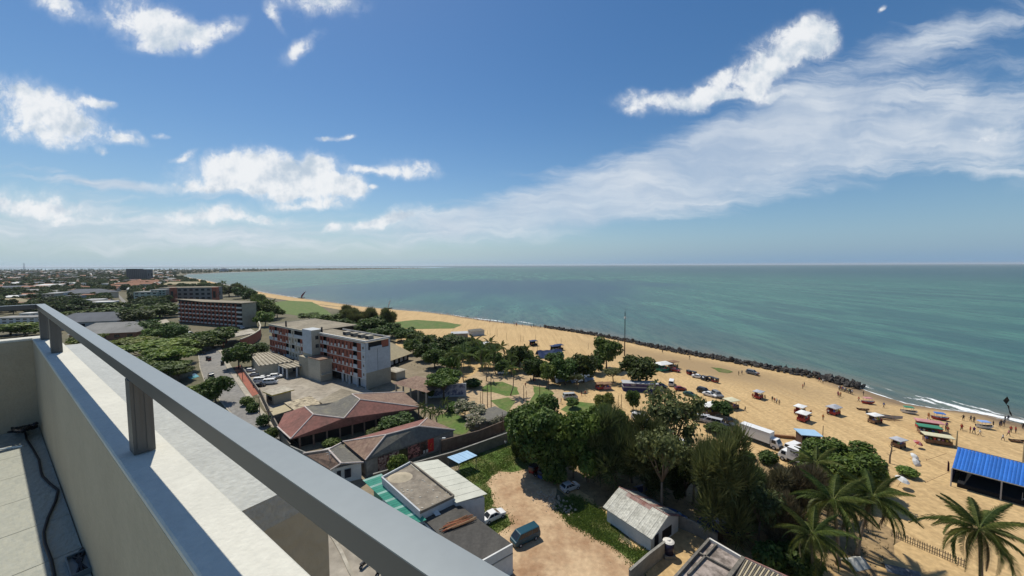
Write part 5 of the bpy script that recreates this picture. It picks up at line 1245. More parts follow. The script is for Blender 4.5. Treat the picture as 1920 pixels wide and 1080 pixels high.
# ------------------------------------------------------------------ sea wall of boulders
m_rock = M('sea_rock',(.034,.032,.031),var=.35,scale=.8,col2=(.075,.067,.06),fine=3,bump=.4,isl=.35)
def rock_mesh(seed):
    r = random.Random(seed); bm = bmesh.new(); bmesh.ops.create_icosphere(bm, subdivisions=1, radius=1)
    for v in bm.verts: v.co *= 1+.32*r.uniform(-1,1); v.co.z *= .75
    me = bpy.data.meshes.new('rock'); bm.to_mesh(me); bm.free(); me.materials.append(m_rock); return me
RK = [rock_mesh(i) for i in range(7)]
wall_px = [(1612,727),(1580,718),(1540,709),(1500,701.5),(1460,694),(1420,687),(1380,679),(1340,671.5),(1300,665),(1260,658),(1220,650),(1180,641),(1140,633),(1100,626),(1060,619.5),(1022,613.5)]
WP = [flat(x,y,-.6) for x,y in wall_px]
bw = thing('breakwater','dark sea wall of piled boulders running along the water edge','sea wall',(WP[7].x,WP[7].y,0))
seglen = [(b-a).length for a,b in zip(WP,WP[1:])]; TL = sum(seglen)
def along(s):
    for (a,b),l in zip(zip(WP,WP[1:]),seglen):
        if s <= l: return a.lerp(b,s/l), (b-a).normalized()
        s -= l
    return WP[-1], (WP[-1]-WP[-2]).normalized()
rr = random.Random(4); o0 = bw.location
for i in range(300):
    t = (i+rr.random())/300; t = t**1.25; p, d = along(TL*t); nr = Vector((-d.y,d.x,0)); wd = 2.6 if t < .45 else 1.7
    q = rr.gauss(0,.5); q = max(-1,min(1,q)); s_ = rr.uniform(.6,1.1)*(1.0 if t < .5 else .9)
    o = link('rock', RK[i%7], bw); o.location = (p+nr*q*wd-o0)+Vector((0,0,.9*(1-abs(q))+rr.uniform(-.2,.3))); o.location.z = -.7+1.15*(1-abs(q))+rr.uniform(-.1,.35)
    o.rotation_euler = (rr.random()*6,rr.random()*6,rr.random()*6); o.scale = (s_*1.25,s_,s_)
bm = bmesh.new()
for i in range(900):
    t = rr.random(); p, d = along(TL*t); nr = Vector((-d.y,d.x,0)); q = rr.uniform(-1.2,1.2); wd = 2.6 if t < .45 else 1.7; s_ = rr.uniform(.3,.65)
    me = RK[i%7].copy(); me.transform(Matrix.Translation(p+nr*q*wd-o0+Vector((0,0,-.3+.7*(1-min(1,abs(q)))+.6+o0.z)))@Matrix.Rotation(rr.random()*6,4,'Z')@Matrix.Scale(s_,4)); bm.from_mesh(me); bpy.data.meshes.remove(me)
me = bpy.data.meshes.new('small_rocks'); bm.to_mesh(me); bm.free(); me.materials.append(m_rock); o = link('small_rocks', me, bw); o['kind'] = 'stuff'

# ------------------------------------------------------------------ vehicles
def paint(name, col, rough=.3): return M('paint_'+name, col, rough=rough, var=.08, scale=.6, spec=.5)
PW = paint('white',(.72,.72,.71)); PS = paint('silver',(.42,.43,.44)); PG = paint('grey',(.16,.165,.17)); PK = paint('black',(.02,.02,.022)); PT_ = paint('teal',(.012,.060,.090)); PR = paint('red',(.22,.02,.02)); PB = paint('blue',(.03,.07,.22)); PGR = paint('green',(.02,.07,.035)); PC_ = paint('cream',(.55,.48,.35))
m_tyre = M('tyre',(.018,.018,.018),rough=.9,var=.2); m_rim = M('rim_metal',(.35,.35,.36),rough=.4,spec=.5,var=.1); m_lamp = M('lamp_lens',(.7,.7,.66),rough=.15,spec=.6,var=.05); m_tail = M('tail_lens',(.35,.015,.015),rough=.2,spec=.5,var=.05); m_vglass = GLASS('vehicle_glass',(.018,.022,.028),.06); m_chas = M('chassis_black',(.03,.03,.03),var=.2)
def wheel(par, x, y, r=.32, w=.2):
    s_ = 1 if y > 0 else -1
    t = MB().cyl((0,-w/2*s_,0),(0,w/2*s_,0),r,r,14).build('wheel', m_tyre, par, False, ); t.location = (x,y,r)
    MB().cyl((0,w/2*s_,0),(0,(w/2+.015)*s_,0),r*.58,r*.5,10).build('rim', m_rim, t)
def loft(mb, secs, m=0):
    """secs: list of (x, [(y,z)...]) closed sections"""
    n = len(secs[0][1]); vs = []; fs = []
    for x, c in secs: vs += [(x,y,z) for y,z in c]
    for i in range(len(secs)-1):
        for j in range(n): fs.append((i*n+j,i*n+(j+1)%n,(i+1)*n+(j+1)%n,(i+1)*n+j))
    fs += [tuple(range(n))[::-1], tuple(range((len(secs)-1)*n,len(secs)*n))]; mb.add(vs, fs, m)
def sec(w, z0, zb, zt): return [(-w*.92,z0),(w*.92,z0),(w,z0+.15),(w,zb),(w*.93,zt),(-w*.93,zt),(-w,zb),(-w,z0+.15)]
def cabin(root, b, t, z0, z1, body_mat, pillars=True):
    """tapered greenhouse: b,t=(x0,x1,half width)"""
    mb = MB(); mb.frustum((b[0],b[1],-b[2],b[2]),(t[0],t[1],-t[2],t[2]),z0,z1-.05); mb.frustum((t[0]-.03,t[1]+.03,-t[2]-.02,t[2]+.02),(t[0]+.08,t[1]-.08,-t[2]+.1,t[2]-.1),z1-.048,z1); mb.build('cabin', body_mat, root)
    def gl(nm, c0, c1, c2, c3, out, div=1):
        c = [Vector(v) for v in (c0,c1,c2,c3)]; o_ = Vector(out)*.012; mid = sum(c,Vector())/4
        c = [mid+(v-mid)*.86+o_ for v in c]; 
        for k in range(div):
            a,b_ = k/div+.015*(div>1), (k+1)/div-.015*(div>1)
            MB().quad(c[0].lerp(c[1],a),c[0].lerp(c[1],b_),c[3].lerp(c[2],b_),c[3].lerp(c[2],a)).build(nm, m_vglass, root)
    h = z1-.05
    gl('windscreen',(b[1],-b[2],z0),(b[1],b[2],z0),(t[1],t[2],h),(t[1],-t[2],h),(1,0,.4)); gl('rear_window',(b[0],b[2],z0),(b[0],-b[2],z0),(t[0],-t[2],h),(t[0],t[2],h),(-1,0,.4))
    dv_ = 3 if (b[1]-b[0]) > 2.6 else 2
    gl('side_window',(b[0],-b[2],z0),(b[1],-b[2],z0),(t[1],-t[2],h),(t[0],-t[2],h),(0,-1,.2),dv_); gl('side_window',(b[1],b[2],z0),(b[0],b[2],z0),(t[0],t[2],h),(t[1],t[2],h),(0,1,.2),dv_)
def lamps(root, xf, xr, w, z):
    for y in (-w,w): MB().box(xf-.03,xf+.03,y-.16,y+.16,z-.07,z+.07).build('headlight', m_lamp, root); MB().box(xr-.03,xr+.03,y-.14,y+.14,z-.06,z+.1).build('tail_light', m_tail, root)
def make_car(kind_):
    o = thing('parked_car','car','car'); mb = MB()
    if kind_ == 'sedan':
        loft(mb,[(-2.15,sec(.72,.42,.70,.84)),(-2.05,sec(.80,.28,.78,.92)),(-1.2,sec(.84,.24,.80,.95)),(1.0,sec(.84,.24,.78,.92)),(1.85,sec(.80,.26,.66,.78)),(2.15,sec(.70,.36,.56,.66))]); mb.build('body',PW,o); cabin(o,(-1.55,1.05,.80),(-.85,.25,.60),.90,1.42,PW); lamps(o,2.06,-2.08,.58,.62); ax = 1.32
    elif kind_ == 'hatch':
        loft(mb,[(-1.9,sec(.72,.40,.85,.98)),(-1.8,sec(.78,.28,.86,1.0)),(.8,sec(.82,.24,.80,.95)),(1.6,sec(.78,.28,.68,.80)),(1.85,sec(.68,.38,.56,.66))]); mb.build('body',PS,o); cabin(o,(-1.75,.95,.78),(-1.35,.15,.58),.95,1.45,PS); lamps(o,1.77,-1.87,.56,.64); ax = 1.2
    elif kind_ == 'suv':
        loft(mb,[(-2.2,sec(.82,.45,1.0,1.1)),(-2.1,sec(.88,.38,1.02,1.14)),(1.0,sec(.9,.36,1.0,1.12)),(2.0,sec(.86,.4,.9,1.02)),(2.2,sec(.8,.5,.75,.85))]); mb.build('body',PK,o); cabin(o,(-2.05,1.1,.86),(-1.85,.45,.70),1.12,1.78,PK); lamps(o,2.12,-2.16,.66,.82); ax = 1.35
    else:   # van
        loft(mb,[(-2.3,sec(.80,.40,1.05,1.15)),(-2.2,sec(.85,.30,1.1,1.2)),(1.9,sec(.85,.30,1.05,1.15)),(2.25,sec(.82,.36,.85,1.0)),(2.35,sec(.74,.42,.66,.8))]); mb.build('body',PW,o); cabin(o,(-2.22,2.1,.83),(-2.1,1.35,.72),1.15,1.95,PW); lamps(o,2.27,-2.27,.62,.74); ax = 1.4
    MB().box(-1.5,1.5,-.7,.7,.18,.36).build('underbody', m_chas, o)
    wy = .78 if kind_ != 'suv' else .84
    for x in (-ax,ax):
        for y in (-wy,wy): wheel(o,x,y,.31 if kind_ != 'suv' else .37)
    return o
def make_tuk():
    o = thing('three_wheeler','three wheeler','three wheeler'); mb = MB()
    loft(mb,[(-1.25,sec(.55,.4,.85,.95)),(-.2,sec(.62,.28,.75,.85)),(.15,sec(.58,.26,.45,.5)),(.7,sec(.48,.28,.6,.85)),(1.2,sec(.22,.4,.7,.85))]); mb.build('body',PR,o)
    MB().box(-1.25,-.55,-.6,.6,.953,1.5).build('rear_hood',PK,o); MB().frustum((-1.3,.75,-.66,.66),(-1.15,.6,-.55,.55),1.503,1.68).build('roof',PK,o)
    for y in (-.52,.52): MB().cyl((.85,y*.7,.85),(.68,y,1.5),.025,None,5).build('pillar',m_chas,o)
    MB().quad((.86,-.38,.87),(.86,.38,.87),(.70,.5,1.48),(.70,-.5,1.48)).build('windscreen',m_vglass,o)
    wheel(o,-.85,-.55,.22,.12); wheel(o,-.85,.55,.22,.12); wheel(o,.95,.02,.22,.12); MB().cyl((1.2,0,.68),(1.26,0,.68),.09,.09,8).build('headlight',m_lamp,o); return o
def make_lorry(L=6.2, sign=False, Lc=PW):
    o = thing('box_truck','lorry','lorry')
    bx = MB().box(-L/2-1.2, L/2-1.2, -1.1, 1.1, 1.0, 3.5).build('cargo_box', Lc, o)
    rimb = MB()
    for y in (-1.115,1.115): rimb.box(-L/2-1.2,L/2-1.2,y-.015,y+.015,1.0,1.1); rimb.box(-L/2-1.2,L/2-1.2,y-.015,y+.015,3.4,3.52)
    rimb.build('box_rail', m_rim, o)
    MB().box(-L/2-1.1, L/2+.9, -.8, .8, .55, .95).build('chassis', m_chas, o)
    x0 = L/2-1.1; mb = MB(); loft(mb,[(x0,sec(1.0,.5,1.5,2.3)),(x0+1.1,sec(1.0,.5,1.5,2.3)),(x0+1.55,sec(.98,.5,1.4,1.55)),(x0+1.7,sec(.92,.55,1.1,1.3))]); mb.build('cab', PW, o)
    MB().quad((x0+1.57,-.82,1.55),(x0+1.57,.82,1.55),(x0+1.14,.82,2.24),(x0+1.14,-.82,2.24)).build('windscreen', m_vglass, o)
    for y in (-1.012,1.012): MB().add([(x0+.2,y,1.45),(x0+1.15,y,1.45),(x0+1.0,y*.955,2.15),(x0+.2,y*.955,2.15)],[(0,1,2,3)]).build('side_window', m_vglass, o)
    for x in (-L/2-.1, x0+.75):
        for y in (-.95,.95): wheel(o,x,y,.45,.28)
    lamps(o,x0+1.7,-L/2-1.2,.7,.8)
    if sign:
        for y in (-1.135,1.135):
            s_ = 1 if y > 0 else -1
            MB().box(-L/2-.7, L/2-1.7, min(y,y+.01*s_), max(y,y+.01*s_), 2.3, 3.0).build('side_sign', mural_mat('lorry_print',(.62,.62,.62),(.05,.05,.06),(.5,.5,.52),1.3), o)
    return o
PROTO = {k: make_car(k) for k in ('sedan','hatch','suv','van')}; PROTO['tuk'] = make_tuk(); PROTO['lorry'] = make_lorry(6.6); PROTO['lorry2'] = make_lorry(5.6, True)
PK_KIDS = {k: kids_of(v) for k, v in PROTO.items()}; used = set()
PAINTED = ('body','cabin','rear_hood')
def veh(k, px, py, fx, fy, col, label, cat=None, group=None, name=None):
    P = g(px,py); Q = flat(fx,fy) if not isinstance(fx,str) else None; d = (Q-flat(px,py)); rz = math.atan2(d.y,d.x)
    if k in used: o = copy_tree(PROTO[k], PK_KIDS[k])
    else: o = PROTO[k]; used.add(k)
    P.z = max(P.z, 0.045) if P.z > -.02 else P.z+.02
    o.location = P; o.rotation_euler = (0,0,rz)
    for c in o.children:
        if c.name.split('.')[0] in PAINTED and not (k == 'tuk' and c.name.startswith('rear_hood')):
            c.material_slots[0].link = 'OBJECT'; c.material_slots[0].material = col
    for kk in ('label','category','group'):
        if kk in o: del o[kk]
    cats = {'sedan':'car','hatch':'car','suv':'car','van':'van','tuk':'three wheeler','lorry':'lorry','lorry2':'lorry'}
    tag(o, label, cat or cats[k], group)
    o.name = name or {'sedan':'parked_car','hatch':'parked_car','suv':'parked_car','van':'parked_van','tuk':'three_wheeler','lorry':'box_truck','lorry2':'box_truck'}[k]; return o
V = veh
V('van',985,1014,958,1027,PT_,'dark teal van parked alone on the dirt lot')
V('sedan',925,973,940,966,PW,'white saloon car beside the white workshop wall')
V('hatch',1069,918,1090,910,PS,'silver hatchback at the shaded edge of the dirt lot')
V('tuk',1002,886,1010,880,PR,'red three wheeler in deep shade under the grove edge')
V('tuk',1020,896,1030,890,PB,'blue three wheeler in the shade beside the silver hatchback')
V('lorry',1428,832,1458,843,PW,'long white box truck on the sand road')
V('lorry2',1496,872,1470,861,PW,'white lorry with dark printed side next to the sea almond')
V('van',1488,846,1500,842,PW,'small white van between box truck and lorry')
CG='vehicles parked on the sand'
V('van',1314,790,1300,788,PS,'silver van with dark windscreen beside the grass patch',group=CG)
V('van',1337,796,1325,793,PS,'silver van parked behind the first silver van',group=CG)
V('suv',1358,790,1350,786,PK,'black car behind the compact sand tree',group=CG)
V('tuk',1357,806,1350,802,PR,'red three wheeler parked nearest the box truck',group=CG)
V('tuk',1373,806,1366,800,PK,'black three wheeler with cream roof beside the red one',group=CG)
V('suv',1320,737,1330,740,PK,'black jeep at the head of the parked row by the grass',group=CG)
V('sedan',1331,743,1342,746,PW,'white car second in the parked row',group=CG)
V('suv',1345,744,1352,748,PG,'dark grey car third in the parked row',group=CG)
V('van',1259,722,1262,712,PW,'white van facing the sea near the dark red car',group=CG)
V('hatch',1276,732,1290,732,PR,'dark red car beside the white van',group=CG)
V('sedan',1294,743,1304,746,PGR,'dark green car below the dark red car',group=CG)
V('tuk',1291,702,1284,699,PR,'red three wheeler at the left of the shoreward row',group=CG)
V('tuk',1299,704,1292,702,PR,'second red three wheeler of the shoreward row',group=CG)
V('sedan',1309,709,1320,711,PW,'white car in the middle of the shoreward row',group=CG)
V('tuk',1319,713,1312,711,PK,'black three wheeler right of the shoreward white car',group=CG)
V('tuk',1331,714,1324,712,PK,'black three wheeler near the right end of the shoreward row',group=CG)
V('tuk',1340,717,1333,715,PR,'dark red three wheeler ending the shoreward row',group=CG)
V('suv',1411,702,1420,704,PG,'grey pickup close to the boulder sea wall',group=CG)
V('hatch',1266,697,1276,699,PR,'dark red car beside the pale stall by the round tree',group=CG)
V('sedan',1229,727,1240,729,PW,'white car at the end of the striped stall',group=CG)
V('hatch',1241,727,1250,729,PK,'black car at the end of the striped stall',group=CG)
V('van',1069,748,1085,747,PS,'silver van under the small tree on the park road')
V('sedan',943,701,955,700,PW,'white car half hidden by the park palms')
V('suv',1010,706,1020,706,PK,'dark car under the trees behind the park')
for i,(x,y,k,c,lab) in enumerate([(1287,861,'sedan',PW,'white car glimpsed through the sparse trees, bright roof'),(1325,898,'hatch',PS,'silver car under the tall round casuarina'),(1262,848,'sedan',PW,'white car behind the twisted sparse tree'),(1270,838,'van',PW,'white van behind the pale limbed tree'),(1200,790,'van',PW,'white van showing between the crowns of the grove'),(1245,812,'suv',PG,'grey car in the shade behind the casuarinas'),(1265,975,'hatch',PB,'blue car just behind the white shed')]):
    V(k,x,y,x+12,y+4,c,lab)
HG='vehicles in the hotel yard'
for x,y,k,c,lab in [(489,717,'van',PW,'white van at the left front of the hotel yard group'),(507,720,'van',PW,'white minibus nearest the guard house'),(494,711,'sedan',PW,'white car at the left back of the hotel yard group'),(506,711,'sedan',PW,'white car in the middle of the hotel yard group'),(518,709,'suv',PW,'white jeep at the right back of the hotel yard group'),(487,725,'hatch',PK,'dark car beside the red paving in the yard'),(478,705,'sedan',PS,'silver car near the annex wall in the yard'),(471,697,'hatch',PW,'white car near the annex corner'),(570,782,'sedan',PK,'dark car by the flaking shed')]:
    V(k,x,y,x+14,y-1,c,lab,group=HG)
for x,y,fx,fy,k,c,lab in [(383,664,380,655,'tuk',PK,'dark three wheeler first on the road bend'),(389,675,386,664,'tuk',PK,'dark three wheeler on the road bend behind the first'),(393,676,390,665,'tuk',PR,'red three wheeler on the road bend'),(396,708,391,697,'suv',PK,'dark car driving up the road past the round tree'),(417,684,412,674,'tuk',PK,'dark three wheeler at the far kerb'),
   (225,590,227,580,'sedan',PK,'dark car on the far stretch of road'),(236,585,236,575,'sedan',PG,'grey car at the right edge of the far road'),(222,607,225,597,'tuk',PK,'three wheeler on the far road'),(222,566,222,560,'van',PW,'white van at the top of the far road'),
   (214,716,222,718,'sedan',PW,'white car under the near trees left of the railing gap'),(222,723,230,725,'van',PW,'white van below the railing, nearest the trees'),(208,722,214,724,'suv',PK,'black car next to the white van below the railing'),
   (302,612,308,609,'sedan',PW,'white car on the small paved court by the far hotel'),(355,628,362,626,'van',PW,'white van in front of the far hotel'),(455,616,460,614,'hatch',PW,'white car below the ramp coping')]:
    V(k,x,y,fx,fy,c,lab)
def motorbike(px,py,rz,label,col):
    o = thing('motorcycle',label,'motorcycle',g(px,py,.045),rz)
    for x in (-.62,.62): 
        w = MB().cyl((x,-.06,.3),(x,.06,.3),.3,.3,12).build('wheel',m_tyre,o); MB().cyl((x,-.07,.3),(x,.07,.3),.13,.13,8).build('hub',m_rim,w)
    MB().box(-.3,.35,-.12,.12,.3,.62).frustum((-.05,.4,-.14,.14),(.0,.34,-.08,.08),.62,.85).build('body',col,o); MB().box(-.75,-.02,-.13,.13,.72,.82).build('seat',PK,o)
    MB().cyl((.62,0,.3),(.42,0,1.0),.035,None,5).cyl((.4,-.35,1.03),(.4,.35,1.03),.025,None,5).build('handlebar',m_chas,o); MB().cyl((.5,0,.88),(.58,0,.86),.09,.1,8).build('headlight',m_lamp,o); return o
motorbike(684,1062,R(60),'black motorcycle parked in the lane below the tower',PK); motorbike(716,1078,R(40),'second motorcycle half out of view in the lane',PW)
motorbike(1009,893,R(20),'dark motorcycle between the two shaded three wheelers',PK)
# ------------------------------------------------------------------ people
SKIN = M('skin',(.17,.095,.06),rough=.6,var=.1); HAIR = M('hair_black',(.012,.010,.010),rough=.5)
CLOTH = {n: M('cloth_'+n, c, var=.15, scale=4) for n, c in dict(white=(.62,.62,.60),red=(.38,.035,.03),blue=(.035,.07,.24),black=(.02,.02,.022),orange=(.50,.16,.03),green=(.04,.16,.07),pink=(.50,.18,.22),grey=(.18,.18,.19),yellow=(.5,.38,.05),navy=(.02,.03,.08),purple=(.14,.04,.18),tan=(.32,.24,.15)).items()}
def body_mesh(pose, seed):
    J = [(0,0,.95),(0,0,1.12),(0,0,1.30),(0,0,1.42),(0,.0,1.52),(.01,0,1.60),(0,0,1.72)]; Rr=[.15,.135,.155,.12,.055,.085,.075]; E=[(0,1),(1,2),(2,3),(3,4),(4,5),(5,6)]
    st = {'stand':(.02,-.02),'walk':(.28,-.26),'stride':(.36,-.30),'wade':(.12,-.1)}[pose]; ar = {'stand':(.02,.04),'walk':(-.22,.22),'stride':(-.3,.28),'wade':(.25,.3)}[pose]; out = .34 if pose == 'wade' else .24
    for s_, sw, aw in ((1,st[0],ar[0]),(-1,st[1],ar[1])):
        b=len(J); J += [(sw*.1,.10*s_,.88),(sw*.55+.03,.11*s_,.50),(sw,.11*s_,.08),(sw+.14,.12*s_,.04)]; Rr += [.095,.065,.045,.04]; E += [(0,b),(b,b+1),(b+1,b+2),(b+2,b+3)]
        b=len(J); J += [(0,.19*s_,1.40),(aw*.4-.02,out*s_,1.14),(aw+.05,(out+.02)*s_,.90),(aw+.09,(out+.01)*s_,.80)]; Rr += [.06,.045,.035,.035]; E += [(3,b),(b,b+1),(b+1,b+2),(b+2,b+3)]
    me = bpy.data.meshes.new('body_skin'); me.from_pydata(J,E,[]); ob = bpy.data.objects.new('body_skin',me); COL.objects.link(ob)
    md = ob.modifiers.new('s','SKIN'); md.use_smooth_shade = True
    for i,v in enumerate(me.skin_vertices[0].data): v.radius=(Rr[i],Rr[i]); v.use_root = (i==0)
    sb = ob.modifiers.new('d','SUBSURF'); sb.levels = 1; sb.render_levels = 1
    dg = bpy.context.evaluated_depsgraph_get(); ev = ob.evaluated_get(dg); m2 = bpy.data.meshes.new_from_object(ev); m2.name='person'; bpy.data.objects.remove(ob); bpy.data.meshes.remove(me)
    m2.materials.clear()
    for _ in range(4): m2.materials.append(SKIN)
    for p in m2.polygons:
        c = p.center; p.use_smooth = True
        if c.z > 1.66 or (c.z > 1.54 and c.x < -.02): p.material_index = 3
        elif c.z > 1.47: p.material_index = 0
        elif abs(c.y) > .19 and c.z < 1.2: p.material_index = 0
        elif c.z > .93: p.material_index = 1
        elif c.z > (.52 if seed%2 else .1): p.material_index = 2
        else: p.material_index = 0
    return m2
BM = {p: [body_mesh(p,0), body_mesh(p,1)] for p in ('stand','walk','stride','wade')}
_pc = [0]; PCACHE = {}
def person(px, py, label, top='white', leg='black', pose=None, group=None, cat='person', rz=None):
    _pc[0] += 1; r = random.Random(_pc[0]*7); pose = pose or r.choice(['stand','walk','stand','stride']); k=(pose,_pc[0]%2,top,leg)
    if k not in PCACHE:
        me = BM[pose][_pc[0]%2].copy(); me.name='person'; me.materials[0]=SKIN; me.materials[1]=CLOTH[top]; me.materials[2]=CLOTH[leg]; me.materials[3]=HAIR; PCACHE[k]=me
    P = g(px,py) if not isinstance(px, Vector) else px
    o = link('person', PCACHE[k]); o.location = P; o.rotation_euler = (0,0,r.random()*6.28 if rz is None else rz); s_ = r.uniform(.93,1.05); o.scale=(s_,s_,s_); return tag(o,label,cat,group)
PP = person
PP(1397,772,'lone walker crossing the open sand, dark clothes','black','navy','stride')
PP(1306,750,'person running past the dark green car','black','tan','stride')
G1='group standing together on the sand'
for x,y,t,l,lab in [(1448,753,'black','black','person in black at the left of the standing group'),(1452,755,'red','tan','person in red in the middle of the standing group'),(1456,757,'white','black','person in white in the middle of the standing group'),(1461,759,'tan','black','person in tan at the right of the standing group')]: PP(x,y,lab,t,l,'stand',G1)
PP(1543,788,'person in orange standing near the lamp pole','orange','tan','stand')
PP(1505,729,'person in dark red, left of the pair by the sea wall','red','black','stand'); PP(1508,725,'person in blue, right of the pair by the sea wall','navy','black','stand')
PP(1573,746,'person in red at the near left of the water crowd','red','black','stand'); PP(1576,744,'person in orange at the near left of the water crowd','orange','black','stand'); PP(1571,743,'person in pink at the near left of the water crowd','pink','navy','stand')
cols = ['white','black','red','blue','grey','white','navy','yellow','white','green','black','white']
for i in range(12): PP(1573+2.2*i, 731.5+.75*i, 'bather in the row wading at the tip of the sea wall', cols[i], 'black' if i%2 else 'navy', 'wade', 'bathers at the tip of the sea wall')
PP(1619,742,'bather alone in the shallow water beyond the crowd','black','black','wade'); PP(1610,753,'person in red walking beside the pink beached boat','red','navy','walk'); PP(1657,765,'person in blue at the waterline between boats','blue','black','walk')
PP(1741,785,'person in orange behind the blue white boat','orange','red','stand'); PP(1725,800,'person in black beside the green canopy','black','black','stand')
for x,y,t,l,lab in [(1738,795,'white','black','person in white behind the pink stall'),(1744,797,'red','black','person in red behind the pink stall'),(1749,799,'white','navy','second person in white behind the pink stall'),(1755,801,'yellow','black','person in yellow at the stalls'),(1773,808,'black','black','person in black at the right of the stalls'),(1777,812,'red','navy','person in red at the right of the stalls'),(1779,832,'white','white','person in white beside the cream canopy'),(1775,803,'purple','black','person in purple behind the stalls')]: PP(x,y,lab,t,l,'stand','people round the beach stalls')
for x,y,t,l,p,lab in [(1803,806,'orange','black','walk','person in orange wading toward the surf'),(1806,789,'black','black','wade','dark bather left of the wading pair'),(1820,790,'navy','black','wade','left bather of the wading pair'),(1826,792,'black','black','wade','right bather of the wading pair'),(1803,808,'red','tan','walk','person in red on wet sand'),(1819,812,'red','black','stand','person in red in the strolling trio'),(1826,813,'purple','black','walk','person in purple in the strolling trio'),(1837,817,'white','tan','stride','person in white ending the strolling trio'),
  (1862,801,'black','black','stand','person in black right of the blue topped boat'),(1874,801,'navy','black','wade','left wader in the group before the surf'),(1877,799,'black','navy','wade','middle wader in the group before the surf'),(1882,799,'grey','black','wade','tall wader in the group before the surf'),(1884,791,'black','black','wade','far wader in the group before the surf'),(1890,790,'navy','black','wade','right wader in the group before the surf'),
  (1880,826,'white','navy','walk','person in white walking on dry sand at the edge'),(1891,818,'pink','black','walk','person in pink behind the white clad walker'),(1895,811,'red','black','stand','person in red sitting group at the far edge'),(1904,812,'red','navy','stand','second person in red at the far edge'),(1918,805,'black','black','wade','bather at the very edge of the surf')]: PP(x,y,lab,t,l,p)
for x,y,t,l,lab in [(1411,747,'red','black','person beside the grey roofed cart, left'),(1434,750,'black','black','person beside the grey roofed cart, right'),(1490,777,'red','tan','person at the left of the twin carts'),(1520,779,'orange','black','person at the right of the twin carts'),(1551,776,'red','navy','person left of the domed cart'),(1553,778,'white','black','second person left of the domed cart'),(1653,796,'red','black','person beside the catamaran cart'),(1531,829,'red','black','person in red leaning by the blue roofed kiosk'),(1380,765,'tan','black','person beside the small brown stall'),(1385,704,'black','black','person left of the grey pickup'),(1421,706,'red','black','person right of the grey pickup'),(1391,702,'grey','black','person in grey near the grey pickup'),(1242,662,'black','black','person standing below the boulder wall'),(1293,674,'black','grey','person walking below the boulder wall'),(1543,719,'white','black','person in white on the boulder wall foot'),(1536,716,'red','black','person in red on the boulder wall foot'),(1474,690,'black','black','person climbing on the boulder wall'),
   (1046,755,'red','black','person in red on the park road, left'),(1052,757,'pink','tan','person in pink on the park road, right'),(1090,742,'black','red','person in black by the park road trees'),(1097,742,'red','black','person in red by the park road trees'),(956,806,'tan','black','person at the alley gate'),(962,810,'red','navy','second person at the alley gate'),(1100,712,'red','black','person in the shade below the big round tree'),(1105,710,'black','black','second person in the shade below the big round tree'),(908,690,'black','red','person on the park sand, left'),(985,726,'red','black','person beside the leaf shaped lawn'),(995,716,'black','black','person in black behind the leaf shaped lawn'),(1003,718,'red','tan','person in red behind the leaf shaped lawn'),(948,838,'white','black','person in the alley by the wall'),(937,830,'black','black','person in the alley farther in')]: PP(x,y,lab,t,l)
rr = random.Random(12)
for i in range(54):
    t = rr.random(); x = 800+ (1012-800)*t if i > 10 else 1040-rr.random()*40
    xs = [800,850,900,960,1015,1050]; ys = [585.5,591.5,600,608,614.5,619]
    for k in range(5):
        if xs[k] <= x <= xs[k+1]: y = ys[k]+(ys[k+1]-ys[k])*(x-xs[k])/(xs[k+1]-xs[k])
    PP(x, y+rr.uniform(-1.5,2.5), 'tiny bather among the crowd along the far waterline', rr.choice(list(CLOTH)), rr.choice(['black','navy','red']), rr.choice(['wade','stand','walk']), 'bathers along the far waterline')

# ------------------------------------------------------------------ things on the beach
m_red_ = M('cart_red',(.38,.06,.05),var=.25,scale=1); m_wood = M('cart_wood',(.22,.13,.075),var=.3,scale=2); m_greyc = M('canopy_grey',(.40,.41,.44),var=.12,scale=1); m_whc = M('canopy_white',(.68,.68,.66),var=.1,scale=1); m_grc = M('canopy_green',(.05,.22,.14),var=.2,scale=1); m_crc = M('canopy_cream',(.55,.52,.36),var=.15,scale=1); m_pkc = M('canopy_pink',(.50,.24,.24),var=.2,scale=1); m_blc = M('canopy_blue',(.05,.16,.45),var=.15,scale=1); m_goods = [M('goods_%d'%i,c,var=.2) for i,c in enumerate([(.5,.08,.05),(.5,.4,.08),(.1,.25,.1),(.55,.52,.48),(.08,.12,.35),(.45,.2,.3)])]
def cart(px,py,w,d,roofm,bodym,label,rz=0.6,hgt=2.3,peak=.25,name='vendor_cart',wheels=True):
    o = thing(name,label,'stall',g(px,py),rz)
    mb = MB(); t=.06; mb.frustum((-w/2-.3,w/2+.3,-d/2-.3,d/2+.3),(-w*.3,w*.3,-d*.1,d*.1),hgt,hgt+peak); mb.box(-w/2-.3,w/2+.3,-d/2-.3,d/2+.3,hgt-.14,hgt-.002); mb.build('roof',roofm,o)
    for x in (-w/2+.05,w/2-.05):
        for y in (-d/2+.05,d/2-.05): MB().cyl((x,y,0),(x,y,hgt-.142),.035,None,5).build('post',m_wood,o)
    MB().box(-w/2,w/2,-d/2,d/2,.35,1.05).build('counter',bodym,o); r=random.Random(int(px))
    MB().box(-w/2+.1,w/2-.1,d/2-.25,d/2-.2,1.055,hgt-.2).build('back_board',bodym,o)
    for i in range(7): x=-w/2+.2+(w-.4)*i/6; s_=.1+.08*r.random(); MB().box(x-s_,x+s_,-d/2+.15,-d/2+.15+2*s_,1.053,1.053+.15+.45*r.random()).build('goods',r.choice(m_goods),o)
    if wheels:
        for x in (-w*.35,w*.35):
            for y in (-d/2-.06,d/2+.06): MB().cyl((x,y-.03,.3),(x,y+.03,.3),.3,.3,10).build('wheel',m_tyre,o)
    return o
cart(1422,747,2.4,1.8,m_greyc,m_red_,'grey roofed vendor cart with red brown counter on open sand')
